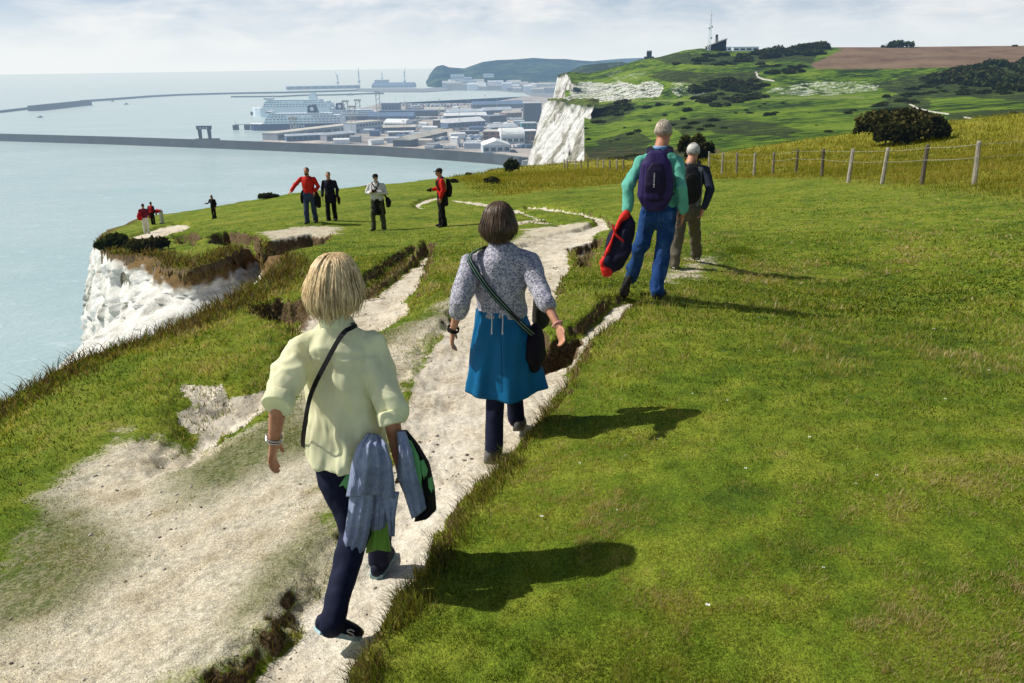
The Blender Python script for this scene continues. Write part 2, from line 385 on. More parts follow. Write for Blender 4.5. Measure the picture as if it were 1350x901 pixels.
def sdf2land(x, y):
    px, py = x, y; d2 = np.full(px.shape, 1e18); ins = np.zeros(px.shape, bool)
    for a, b in zip(LAND, np.roll(LAND, -1, axis=0)):
        e = b - a; wx, wy = px - a[0], py - a[1]
        tt = np.clip((wx * e[0] + wy * e[1]) / max(e @ e, 1e-12), 0, 1)
        d2 = np.minimum(d2, (wx - e[0] * tt) ** 2 + (wy - e[1] * tt) ** 2)
        c = ((a[1] <= py) & (b[1] > py)) | ((b[1] <= py) & (a[1] > py))
        if abs(e[1]) > 1e-12: ins ^= c & (px < a[0] + (py - a[1]) / e[1] * e[0])
    return np.where(ins, -1, 1) * np.sqrt(d2)
def gz(x, y): return float(terrain(np.array([x]), np.array([y]), False)[0])
def on_ground(x, y):
    """the point of the built ground a pixel ray meets"""
    d = ray(x, y); Q = EYE + _tt[:, None] * d; b = base(Q[:, 0], Q[:, 1]); i = int(np.argmax(Q[:, 2] < b + .15)); Q = Q[max(0, i - 40):i + 400]
    g = Q[:, 2] - terrain(Q[:, 0], Q[:, 1], False); j = int(np.argmax(g < 0)); return Q[j]

# ---- the mesh: fine near the walkers, coarser outwards
NA, NR = 860, 860
az = np.concatenate([np.linspace(-62, -41, 40, endpoint=False), np.linspace(-41, 41, NA - 80, endpoint=False), np.linspace(41, 62, 40)])
az = np.radians(az)
rr = np.geomspace(1.0, 172, NR)
AZ, RR = np.meshgrid(az, rr)
GX, GY = RR * np.sin(AZ), RR * np.cos(AZ)
TR = terrain(GX, GY)
Vt = np.c_[GX.ravel(), GY.ravel(), TR['z'].ravel()]
ii = (np.arange(NR - 1)[:, None] * NA + np.arange(NA - 1)[None]).ravel()
Ft = np.c_[ii, ii + 1, ii + NA + 1, ii + NA]
# vertex normals of the whole sheet, so that the pieces meet without a seam
e1 = Vt[Ft[:, 2]] - Vt[Ft[:, 0]]; e2 = Vt[Ft[:, 3]] - Vt[Ft[:, 1]]; fn = np.cross(e1, e2)
vn = np.zeros_like(Vt)
for k in range(4): np.add.at(vn, Ft[:, k], fn)
vn /= np.maximum(np.linalg.norm(vn, axis=1, keepdims=True), 1e-12)
slope = 1 - vn[:, 2]
steepness = sstep(.16, .42, slope).reshape(TR['z'].shape) * (1 - TR['cliff'])
soilA = np.clip(np.maximum(TR['soil'] * .62, steepness * .9), 0, 1)
fch = np.maximum(TR['chalk'], TR['worn'] * (1 - TR['lush'])).ravel()[Ft].mean(1); fcl = TR['cliff'].ravel()[Ft].mean(1)
which = np.where(fcl > .5, 2, np.where(fch > .5, 1, 0))
fcx, fcy = Vt[Ft, 0].mean(1), Vt[Ft, 1].mean(1)
which = np.where((which == 2) & (np.hypot(fcx - BAYC[0], fcy - BAYC[1]) < 45) & (fcy > 13.2) & (fcx < -3.6) & (fcy > 11.5 - .9 * (fcx + 4.5)), 3, which)     # that part of the face is built below

m, t = newmat('ground_turf_and_chalk')
P = t.pos()
nbig = t.noise(P, .42, 4, .65); nmid = t.noise(P, 3.2, 6, .6); nfin = t.noise(P, 26, 5, .65); nvf = t.noise(P, 120, 3, .6)
gA = t.ramp(t.math('ADD', t.math('MULTIPLY', nbig, .45), t.math('MULTIPLY', nmid, .55)), [(.34, (.040, .074, .009)), (.46, (.112, .170, .013)), (.56, (.195, .230, .024)), (.68, (.27, .235, .065))])
gold = t.ramp(t.math('ADD', t.math('MULTIPLY', nbig, .5), t.math('MULTIPLY', nmid, .5)), [(.3, (.12, .15, .012)), (.5, (.23, .225, .022)), (.7, (.32, .26, .05))])
g = t.mix(t.attr('dry'), gA, gold)
fr = t.ramp(nmid, [(.35, (.045, .040, .010)), (.6, (.115, .066, .026))])
g = t.mix(t.math('MULTIPLY', t.attr('fringe'), .85), g, fr)
wornc = t.ramp(nmid, [(.3, (.37, .31, .20)), (.5, (.60, .535, .41)), (.7, (.74, .69, .57))])
thin = t.ramp(nmid, [(.3, (.060, .088, .020)), (.65, (.165, .175, .060))])
dirt = t.mix(t.math('MULTIPLY', t.attr('lush'), t.ramp(nfin, [(.42, 1.0), (.72, .55)])), wornc, thin)
tuft = t.ramp(t.math('ADD', t.math('MULTIPLY', nmid, .5), t.math('MULTIPLY', nfin, .5)), [(.50, 0.0), (.60, .55)])
dirt = t.mix(tuft, dirt, (.17, .15, .075))
chc = t.ramp(t.math('ADD', t.math('MULTIPLY', nbig, .3), t.math('ADD', t.math('MULTIPLY', nmid, .4), t.math('MULTIPLY', nfin, .3))), [(.36, (.27, .215, .14)), (.47, (.555, .49, .38)), (.62, (.75, .70, .60))])
sc = t.ramp(nfin, [(.3, (.045, .030, .016)), (.5, (.115, .078, .042)), (.75, (.25, .18, .10))])
def thresh(a, n, k=.75): return t.ramp(t.math('ADD', a, t.math('MULTIPLY', t.math('SUBTRACT', n, .5), k)), [(.38, 0.0), (.62, 1.0)])
c = t.mix(thresh(t.attr('worn'), t.math('ADD', t.math('MULTIPLY', nmid, .6), t.math('MULTIPLY', nfin, .4)), 1.5), g, dirt)
c = t.mix(thresh(t.attr('chalk'), nfin, .9), c, chc)
c = t.mix(thresh(t.attr('soil'), nfin, .7), c, sc)
# cliff: white chalk with flint bands, stains and ledges of grass
sepn = t.new('ShaderNodeSeparateXYZ', ins={0: P})
band = t.new('ShaderNodeCombineXYZ', ins={0: t.math('MULTIPLY', sepn.outputs[0], .5), 1: t.math('MULTIPLY', sepn.outputs[1], .5), 2: t.math('MULTIPLY', sepn.outputs[2], 3.2)}).outputs[0]
streak = t.new('ShaderNodeCombineXYZ', ins={0: t.math('MULTIPLY', sepn.outputs[0], 3.0), 1: t.math('MULTIPLY', sepn.outputs[1], 3.0), 2: t.math('MULTIPLY', sepn.outputs[2], .35)}).outputs[0]
nb = t.noise(band, 1.0, 5, .6); ns = t.noise(streak, 1.0, 5, .6)
cw = t.ramp(t.math('ADD', t.math('MULTIPLY', nb, .4), t.math('MULTIPLY', ns, .6)), [(.34, (.36, .34, .30)), (.45, (.62, .61, .57)), (.62, (.80, .80, .78))])
cw = t.mix(t.ramp(t.noise(P, 1.1, 5, .65), [(.60, 0.0), (.72, .75)]), cw, (.36, .30, .20))
cw = t.mix(t.attr('csoil'), cw, t.ramp(nfin, [(.3, (.075, .045, .018)), (.65, (.24, .155, .065))]))
cw = t.mix(t.attr('veg'), cw, t.ramp(nfin, [(.35, (.014, .022, .006)), (.65, (.055, .075, .018))]))
c = t.mix(t.attr('cliff'), c, cw)
grain = t.math('ADD', t.math('MULTIPLY', nvf, .6), t.math('MULTIPLY', t.noise(P, 52, 4, .7), .4))
c = t.mix(t.ramp(t.attr('chalk'), [(.3, .85), (.8, .40)]), c, t.ramp(grain, [(.32, (.22, .22, .22)), (.5, (.95, .95, .95)), (.66, (1.75, 1.75, 1.6))]), 'MULTIPLY')
hb = t.math('ADD', t.math('MULTIPLY', nfin, .7), t.math('MULTIPLY', nvf, .4))
finish(m, t, pbsdf(t, c, .95, t.bump(hb, .75, .03), .12))
M_GROUND = m

attrs_all = dict(chalk=TR['chalk'].ravel(), soil=soilA.ravel(), worn=TR['worn'].ravel(), lush=TR['lush'].ravel(), cliff=TR['cliff'].ravel(), csoil=TR['csoil'].ravel(), veg=TR['veg'].ravel(), fringe=TR['fringe'].ravel(), dry=TR['dry'].ravel())
for k, nm in enumerate(('ground', 'footpath', 'cliff')):
    f = Ft[which == k]; u, inv = np.unique(f, return_inverse=True); f = inv.reshape(f.shape)
    me = npmesh(nm, Vt[u], f, {a: v[u] for a, v in attrs_all.items()})
    o = link(nm, me, M_GROUND); tag(o, kind='structure')
    me.normals_split_custom_set_from_vertices(vn[u].astype(np.float32))
for nm, lb in (('ground', 'short green clifftop turf sloping down to the sea'), ('footpath', 'worn pale chalk footpath cut into the clifftop turf'), ('cliff', 'white chalk cliff face below the turf on the left')):
    bpy.data.objects[nm]['label'] = lb

# ------------------------------------------------------------------ sea
m, t = newmat('sea_water')
P = t.pos(); sp = t.new('ShaderNodeSeparateXYZ', ins={0: P})
dist = t.new('ShaderNodeVectorMath', operation='LENGTH', ins={0: P}).outputs['Value']
sv_ = t.new('ShaderNodeCombineXYZ', ins={0: t.math('MULTIPLY', sp.outputs[0], .6), 1: sp.outputs[1], 2: 0.0}).outputs[0]
w1 = t.noise(sv_, .10, 5, .62, .4); w2 = t.noise(sv_, .5, 4, .6); w3 = t.noise(sv_, .012, 4, .5)
deep = t.ramp(w3, [(.3, (.31, .46, .475)), (.7, (.40, .53, .535))])
deep = t.mix(t.ramp(dist, [(0, 0.0), (1, 1.0)]), deep, deep)
nearc = t.math('MULTIPLY', t.math('SUBTRACT', 1.0, t.math('DIVIDE', dist, 1500.0), True), .0)
fo = t.ramp(t.math('ADD', t.math('MULTIPLY', w1, .55), t.math('MULTIPLY', w2, .45)), [(.54, 0.0), (.66, .75)])
c = t.mix(fo, deep, (.55, .66, .68))  # pale flecks: foam and sun glints painted into the water colour
hgt = t.math('ADD', t.math('MULTIPLY', w1, 1.2), t.math('MULTIPLY', w2, .45))
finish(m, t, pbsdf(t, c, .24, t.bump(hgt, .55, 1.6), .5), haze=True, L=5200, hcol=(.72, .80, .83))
n_, rad_ = 160, 20000.0
ang = np.linspace(0, 2 * np.pi, n_, endpoint=False); ring = np.concatenate([[0.0], np.geomspace(60, rad_, 26)])
V = [(0, 0, 0)]; Fq = []
me = bpy.data.meshes.new('sea'); bm = bmesh.new()
rings = [[bm.verts.new((r * math.sin(a), r * math.cos(a), 0)) for a in ang] for r in ring[1:]]
c0 = bm.verts.new((0, 0, 0))
for k in range(n_): bm.faces.new([c0, rings[0][(k + 1) % n_], rings[0][k]])
for A, B in zip(rings, rings[1:]):
    for k in range(n_): bm.faces.new([A[k], A[(k + 1) % n_], B[(k + 1) % n_], B[k]])
bmesh.ops.recalc_face_normals(bm, faces=bm.faces); bm.to_mesh(me); bm.free()
tag(link('sea', me, m), 'pale turquoise sea stretching to a hazy horizon', kind='structure')
# ------------------------------------------------------------------ the crumbling chalk face round the bite in the cliff, as a sheet of its own
_edge = [on_base(*p)[:2] for p in LAND_PX[9:]] + [on_base(x, y)[:2] for x, y in SKY[:6]]
_E = np.array(_edge); _d = np.r_[0, np.cumsum(np.hypot(*np.diff(_E, axis=0).T))]
NU, NV = 560, 190
_w = np.linspace(0, _d[-1], NU); EX, EY = np.interp(_w, _d, _E[:, 0]), np.interp(_w, _d, _E[:, 1])
for _k in range(14): EX[1:-1] = .25 * EX[:-2] + .5 * EX[1:-1] + .25 * EX[2:]; EY[1:-1] = .25 * EY[:-2] + .5 * EY[1:-1] + .25 * EY[2:]
TX, TY = np.gradient(EX), np.gradient(EY)
for _k in range(30): TX[1:-1] = .25 * TX[:-2] + .5 * TX[1:-1] + .25 * TX[2:]; TY[1:-1] = .25 * TY[:-2] + .5 * TY[1:-1] + .25 * TY[2:]
_n = np.hypot(TX, TY); ONX, ONY = -TY / _n, TX / _n
_s = sdf2land(EX + ONX * .4, EY + ONY * .4); _sg = np.where(np.median(_s) > 0, 1.0, -1.0); ONX *= _sg; ONY *= _sg
GEN = np.array([(-.55, .0), (-.05, .03), (.06, .22), (.16, .52), (.55, .82), (1.3, 1.35), (2.4, 2.2), (3.4, 3.2), (4.1, 5), (4.8, 8), (6, 20), (9, 60), (12, 104)])
STP = np.array([(-.55, .0), (-.05, .03), (.06, .30), (.22, .9), (.40, 1.7), (.62, 2.7), (.9, 3.9), (1.25, 5.5), (1.7, 8), (2.5, 13), (5, 34), (9, 70), (13, 104)])
_q = np.linspace(0, 1, NV) ** 1.5 * 12
go, gh = np.interp(_q, range(13), GEN[:, 0]), np.interp(_q, range(13), GEN[:, 1]); so_, sh_ = np.interp(_q, range(13), STP[:, 0]), np.interp(_q, range(13), STP[:, 1])
mo_ = np.clip(1.5 * np.exp(-((EX - MOUND[0]) ** 2 + (EY - MOUND[1]) ** 2) / 3.4 ** 2), 0, 1)[None]
OO = go[:, None] * mo_ + so_[:, None] * (1 - mo_); HH = gh[:, None] * mo_ + sh_[:, None] * (1 - mo_)
BX, BY = EX[None] + ONX[None] * OO, EY[None] + ONY[None] * OO
zt = terrain(EX - ONX * .5, EY - ONY * .5, False); for_z = np.minimum(zt, base(EX, EY) + .02)
BZ = for_z[None] - HH
amt = np.clip(HH / .5, 0, 1)
f1 = fbm(BX * .75, BY * .75, BZ * .55, 4); f2 = fbm(BX * 2.6, BY * 2.6, BZ * 2.9, 4); f3 = 1 - 2 * np.abs(fbm(BX * 1.5 + 5, BY * 1.5, BZ * 1.1, 3)); led = np.abs(((BZ * 1.35 + .9 * f1) % 1.0) - .5) - .25
blk = np.floor(3.2 * fbm(BX * 1.1, BY * 1.1, BZ * .7 + 4, 3)) / 3.2
dsp = amt * (.20 * f1 + .13 * f2 + .12 * f3 + .16 * led * (1 - .5 * mo_) + .30 * blk) + .05 * fbm(BX * 9, BY * 9, BZ * 9, 3) * amt
BX = BX + ONX[None] * dsp; BY = BY + ONY[None] * dsp; BZ = BZ + .10 * f2 * amt * mo_
cs_ = np.clip((1 - sstep(.30, .46, HH + .30 * f2)) * sstep(.1, .4, mo_) + (1 - sstep(.05, .22, HH)), 0, 1)
cs_ = np.maximum(cs_, .25 * sstep(.30, .5, f1 + .5 * f2) * sstep(.3, .7, mo_) * (HH < 1.3))
vg_ = sstep(.28, .5, f1 * .9 + f2 * .7) * (1 - sstep(2.5, 6, HH)) * sstep(.4, 1, HH) * .8
ii = (np.arange(NV - 1)[:, None] * NU + np.arange(NU - 1)[None]).ravel(); Fq = np.c_[ii, ii + 1, ii + NU + 1, ii + NU]
zz_ = np.zeros(NU * NV)
me = npmesh('cliff', np.stack([BX, BY, BZ], 2).reshape(-1, 3), Fq, dict(chalk=zz_, soil=zz_, worn=zz_, lush=zz_, cliff=zz_ + 1, csoil=cs_.ravel(), veg=vg_.ravel(), fringe=zz_, dry=zz_))
tag(link('cliff', me, M_GROUND), 'crumbling white chalk face round the bite in the clifftop', kind='structure')
# ================================================================== grass, flowers, pebbles
m, t = newmat('grass_blades')
c = t.attr('tint', 'Color')
di = t.new('ShaderNodeBsdfDiffuse', ins={0: c}); tr = t.new('ShaderNodeBsdfTranslucent', ins={0: t.mix(1.0, c, (1.15, 1.1, .55), 'MULTIPLY')})
gl = t.new('ShaderNodeBsdfGlossy', ins={0: (.5, .5, .4, 1), 1: .45})
x1 = t.new('ShaderNodeMixShader', ins={0: .48, 1: di.outputs[0], 2: tr.outputs[0]}); x2 = t.new('ShaderNodeMixShader', ins={0: .025, 1: x1.outputs[0], 2: gl.outputs[0]})
finish(m, t, x2.outputs[0]); M_GRASS = m

def polar(n, r0, r1, a0, a1, p=2.0):
    u = RNG.random(n); a = np.radians(a0 + (a1 - a0) * RNG.random(n)); q = 1 - p
    r = (r0 ** q + u * (r1 ** q - r0 ** q)) ** (1 / q) if abs(q) > 1e-6 else r0 * (r1 / r0) ** u
    return r * np.sin(a), r * np.cos(a), r
def blades(x, y, z, h, wd, tint, bend=.5, lean=None, lean_k=0.0, segs=1):
    n = len(x); a = RNG.random(n) * 2 * np.pi; b = RNG.random(n) * 2 * np.pi
    dx, dy = np.cos(a) * wd / 2, np.sin(a) * wd / 2; k = h * bend * (.3 + RNG.random(n))
    bx, by = np.cos(b) * k, np.sin(b) * k
    if lean is not None: bx = bx + lean[0] * h * lean_k; by = by + lean[1] * h * lean_k
    B = np.c_[x, y, z - .006]
    if segs == 1:
        V = np.empty((n, 3, 3)); V[:, 0] = B + np.c_[-dx, -dy, 0 * dx]; V[:, 1] = B + np.c_[dx, dy, 0 * dx]; V[:, 2] = B + np.c_[bx, by, h]
        Fc = np.arange(n * 3).reshape(n, 3)
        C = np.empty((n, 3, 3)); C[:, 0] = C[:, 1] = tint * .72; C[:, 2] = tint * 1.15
    else:
        V = np.empty((n, 5, 3)); V[:, 0] = B + np.c_[-dx, -dy, 0 * dx]; V[:, 1] = B + np.c_[dx, dy, 0 * dx]
        M_ = B + np.c_[bx * .32, by * .32, h * .62]; V[:, 2] = M_ + np.c_[dx, dy, 0 * dx] * .75; V[:, 3] = M_ - np.c_[dx, dy, 0 * dx] * .75; V[:, 4] = B + np.c_[bx, by, h]
        i = np.arange(n)[:, None] * 5; Fc = np.concatenate([i + [[0, 1, 2]], i + [[0, 2, 3]], i + [[3, 2, 4]]])
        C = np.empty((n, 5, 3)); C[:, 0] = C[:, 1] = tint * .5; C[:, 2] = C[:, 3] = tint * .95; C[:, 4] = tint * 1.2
    return V.reshape(-1, 3), Fc, C.reshape(-1, 3)
def grass_obj(name, label, parts):
    Vs, Fs, Cs, o = [], [], [], 0
    for V, Fc, C in parts: Vs.append(V); Fs.append(Fc + o); Cs.append(C); o += len(V)
    me = npmesh(name, np.concatenate(Vs), np.concatenate(Fs), {'tint': np.concatenate(Cs)})
    ob = link(name, me, M_GRASS, smooth=False); tag(ob, label, 'grass', kind='stuff'); return ob
def pal(v, stops):
    v = np.clip(v, 0, 1); xs = [s[0] for s in stops]
    return np.stack([np.interp(v, xs, [s[1][k] for s in stops]) for k in range(3)], 1)
GREEN = [(0, (.030, .060, .007)), (.24, (.112, .184, .013)), (.46, (.232, .300, .027)), (.68, (.355, .360, .056)), (.84, (.38, .32, .10)), (1, (.52, .43, .22))]
GOLD = [(0, (.07, .11, .010)), (.3, (.16, .19, .016)), (.6, (.29, .26, .028)), (.85, (.38, .29, .06)), (1, (.48, .38, .16))]
BROWN = [(0, (.040, .038, .010)), (.4, (.115, .085, .026)), (.7, (.21, .135, .055)), (1, (.36, .27, .14))]

# short clifftop turf
parts = []
for n, r0, r1, p, hh, ww, a0, a1 in ((700000, 1.45, 16, 2.0, .0185, .0040, -40, 41), (190000, 9, 62, 1.7, .009, .009, -40, 41), (90000, 1.6, 40, 1.9, .02, .006, 41, 62), (40000, 2, 40, 1.8, .02, .006, -62, -40)):
    x, y, r = polar(n, r0, r1, a0, a1, p)
    T = terrain(x, y)
    bare = np.maximum(T['chalk'], T['worn'] * (1 - .88 * T['lush'])); bare = np.maximum(bare, T['soil'] * .8)
    cl_ = fbm(x * 2.1 + 7, y * 2.1, 3.3, 3); cl2 = fbm(x * 13, y * 13, 1.1, 3)
    ok = (RNG.random(n) > bare * 1.03 - .02 + .10 * cl2) & (T['cliff'] < .1)
    x, y, r, z, nA_, lu = x[ok], y[ok], r[ok], T['z'][ok], T['nA'][ok], T['lush'][ok]; cl_, cl2 = cl_[ok], cl2[ok]; wr = T['worn'][ok]; k = len(x)
    dryk = T['dry'][ok]
    v = .44 + .72 * fbm(x * .55, y * .55, 1.5, 4) + .45 * fbm(x * .2 + 9, y * .2, 7.7, 3) + .68 * cl_ + .55 * cl2 + .26 * RNG.standard_normal(k)
    tint = pal(v, GREEN); tint = tint * (1 - .45 * wr[:, None]) + np.array([.15, .155, .072]) * (.45 * wr[:, None])
    tint = tint * (1 - dryk[:, None] * .8) + pal(v, GOLD) * dryk[:, None] * .8
    v = np.where(RNG.random(k) < .05, .93, v); tint = np.where((RNG.random(k) < .0)[:, None], tint, tint)
    h = hh * (.55 + .75 * RNG.random(k)) * (1.25 + .7 * np.clip(cl_ * 2.2, -.4, 1.2) + .6 * np.clip(cl2 * 2, -.4, 1)) * np.clip(r / 4.5, .8, 2.0) * (1 - .5 * wr)
    w_ = ww * (.7 + .6 * RNG.random(k)) * np.clip(r / 3.2, .8, 4)
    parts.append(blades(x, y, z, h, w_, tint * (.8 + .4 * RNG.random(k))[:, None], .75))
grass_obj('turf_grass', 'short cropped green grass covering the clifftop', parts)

# longer tufts along the trodden edge of the path, on banks, and on the cliff edge
parts = []
n = 240000; x, y, r = polar(n, 1.6, 16, -34, 22, 1.8)
sP = np.minimum(sdf(ER[0][0], x, y), sdf(ER[1][0], x, y)); right = (x > np.interp(y, [1, 2.3, 3, 4, 5, 8], [-.5, -.6, -.5, -.2, .15, .9]))
cl_ = fbm(x * 5, y * 5, 2.2, 3); band_ = np.exp(-((sP - .02 - .05 * cl_) / .085) ** 2) * right * (.35 + 1.1 * np.clip(cl_ + .35, 0, 1))
ok = RNG.random(n) < band_; x, y, r, cl_ = x[ok], y[ok], r[ok], cl_[ok]; T = terrain(x, y); k = len(x); g_ = (T['chalk'] < .7)
x, y, r, cl_, z = x[g_], y[g_], r[g_], cl_[g_], T['z'][g_]; k = len(x)
v = RNG.random(k); pick = RNG.random(k) < .50
tint = np.where(pick[:, None], pal(v, BROWN), pal(v * .9, GREEN))
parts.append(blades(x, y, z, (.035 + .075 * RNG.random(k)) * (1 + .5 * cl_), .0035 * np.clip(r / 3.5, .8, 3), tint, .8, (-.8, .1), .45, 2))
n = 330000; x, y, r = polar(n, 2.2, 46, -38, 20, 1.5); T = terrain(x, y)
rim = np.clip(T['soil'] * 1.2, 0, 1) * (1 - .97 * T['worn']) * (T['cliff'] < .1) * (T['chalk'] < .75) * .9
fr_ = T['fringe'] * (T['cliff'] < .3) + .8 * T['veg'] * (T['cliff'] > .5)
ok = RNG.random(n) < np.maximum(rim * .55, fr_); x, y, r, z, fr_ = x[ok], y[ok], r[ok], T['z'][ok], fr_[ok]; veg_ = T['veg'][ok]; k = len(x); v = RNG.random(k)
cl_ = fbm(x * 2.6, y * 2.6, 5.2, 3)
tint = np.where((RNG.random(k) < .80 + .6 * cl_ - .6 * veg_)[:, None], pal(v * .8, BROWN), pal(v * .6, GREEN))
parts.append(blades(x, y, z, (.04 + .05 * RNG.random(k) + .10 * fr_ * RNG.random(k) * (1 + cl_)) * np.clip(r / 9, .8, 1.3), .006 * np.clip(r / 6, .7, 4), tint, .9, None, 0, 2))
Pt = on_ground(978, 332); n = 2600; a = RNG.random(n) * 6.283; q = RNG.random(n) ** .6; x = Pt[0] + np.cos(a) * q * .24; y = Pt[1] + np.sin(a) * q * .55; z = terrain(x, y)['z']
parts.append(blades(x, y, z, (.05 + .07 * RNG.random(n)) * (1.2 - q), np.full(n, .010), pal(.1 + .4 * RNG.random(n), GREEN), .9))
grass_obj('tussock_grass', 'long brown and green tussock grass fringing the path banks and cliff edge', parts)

# rough golden meadow
parts = []
n = 330000; x, y, r = polar(n, 15, 118, -16, 42, 1.45); T = terrain(x, y); cl_ = fbm(x * .35, y * .35, 9.2, 4); cl2 = fbm(x * 1.6, y * 1.6, 3.2, 3)
ok = (RNG.random(n) < T['dry'] * (.75 + cl2)) & (T['cliff'] < .1) & (T['chalk'] < .5); x, y, r, z, cl_, cl2 = x[ok], y[ok], r[ok], T['z'][ok], cl_[ok], cl2[ok]; k = len(x)
v = .48 + .45 * cl_ + .4 * cl2 + .16 * RNG.standard_normal(k)
v = v - .10 * (x < 0) * 1
h = (.09 + .16 * RNG.random(k)) * (1 + .7 * cl2) * np.clip(r / 45, .7, 1.5)
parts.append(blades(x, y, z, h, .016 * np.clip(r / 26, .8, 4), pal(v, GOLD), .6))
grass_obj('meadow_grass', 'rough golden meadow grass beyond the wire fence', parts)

# daisies and scraps of white in the turf
m = simple('daisy_white', (.75, .75, .70), .8, .1)
bm = bmesh.new(); n = 0
xs, ys, rs = polar(900, 2.4, 13, 2, 36, 1.6); T = terrain(xs, ys)
for a, b, z_, bad in zip(xs, ys, T['z'], T['chalk'] + T['worn']):
    if bad > .1 or n > 22: continue
    n += 1
    r = .004 + .005 * random.random(); c = Vector((a, b, z_ + .022))
    v = [bm.verts.new(c + Vector((math.cos(q) * r, math.sin(q) * r, .003 * math.cos(q * 3)))) for q in np.linspace(0, 6.28, 9)[:-1]]; bm.faces.new(v)
me = bpy.data.meshes.new('daisy_heads'); bm.to_mesh(me); bm.free()
tag(link('daisy_heads', me, m, smooth=False), 'tiny white daisies scattered through the turf', 'daisies', kind='stuff')

# chalk pebbles and flints lying on the bare ground
ico = bmesh.new(); bmesh.ops.create_icosphere(ico, subdivisions=1, radius=1); ico.verts.ensure_lookup_table()
IV = np.array([v.co for v in ico.verts]); IF = np.array([[v.index for v in f.verts] for f in ico.faces]); ico.free()
n = 16000; x, y, r = polar(n, 1.7, 16, -38, 24, 1.9); T = terrain(x, y)
bare = np.maximum(T['chalk'], T['worn'] * .7 * (1 - T['lush'])); cl_ = fbm(x * 1.3, y * 1.3, 2.7, 3)
ok = (RNG.random(n) < bare * np.clip(.32 + 1.3 * cl_, .03, 1)) & (T['cliff'] < .1); x, y, r, z = x[ok], y[ok], r[ok], T['z'][ok]; k = len(x)
s_ = (.0022 + .0085 * RNG.random(k) ** 4) * np.clip(r / 4, .8, 2.2)
rot = RNG.random(k) * 6.28; sx, sy, sz = 1 + .6 * RNG.random(k), 1 + .2 * RNG.random(k), .55 + .35 * RNG.random(k)
Vx = IV[None, :, 0] * sx[:, None]; Vy = IV[None, :, 1] * sy[:, None]
V = np.stack([(Vx * np.cos(rot)[:, None] - Vy * np.sin(rot)[:, None]), (Vx * np.sin(rot)[:, None] + Vy * np.cos(rot)[:, None]), IV[None, :, 2] * sz[:, None]], 2) * s_[:, None, None]
V = V * (1 + .18 * RNG.standard_normal((k, len(IV), 1))) + np.stack([x, y, z + s_ * .2], 1)[:, None]
tint = np.where((RNG.random(k) < .72)[:, None], np.array([.56, .51, .42]), np.array([.17, .14, .11])) * (.6 + .6 * RNG.random(k))[:, None]
me = npmesh('pebbles', V.reshape(-1, 3), (IF[None] + (np.arange(k) * len(IV))[:, None, None]).reshape(-1, 3), {'tint': np.repeat(tint, len(IV), 0)})
m, t = newmat('pebble_stone'); finish(m, t, pbsdf(t, t.attr('tint', 'Color'), .9))
tag(link('pebbles', me, m, smooth=False), 'small chalk pebbles and flints strewn over the bare path', 'pebbles', kind='stuff')
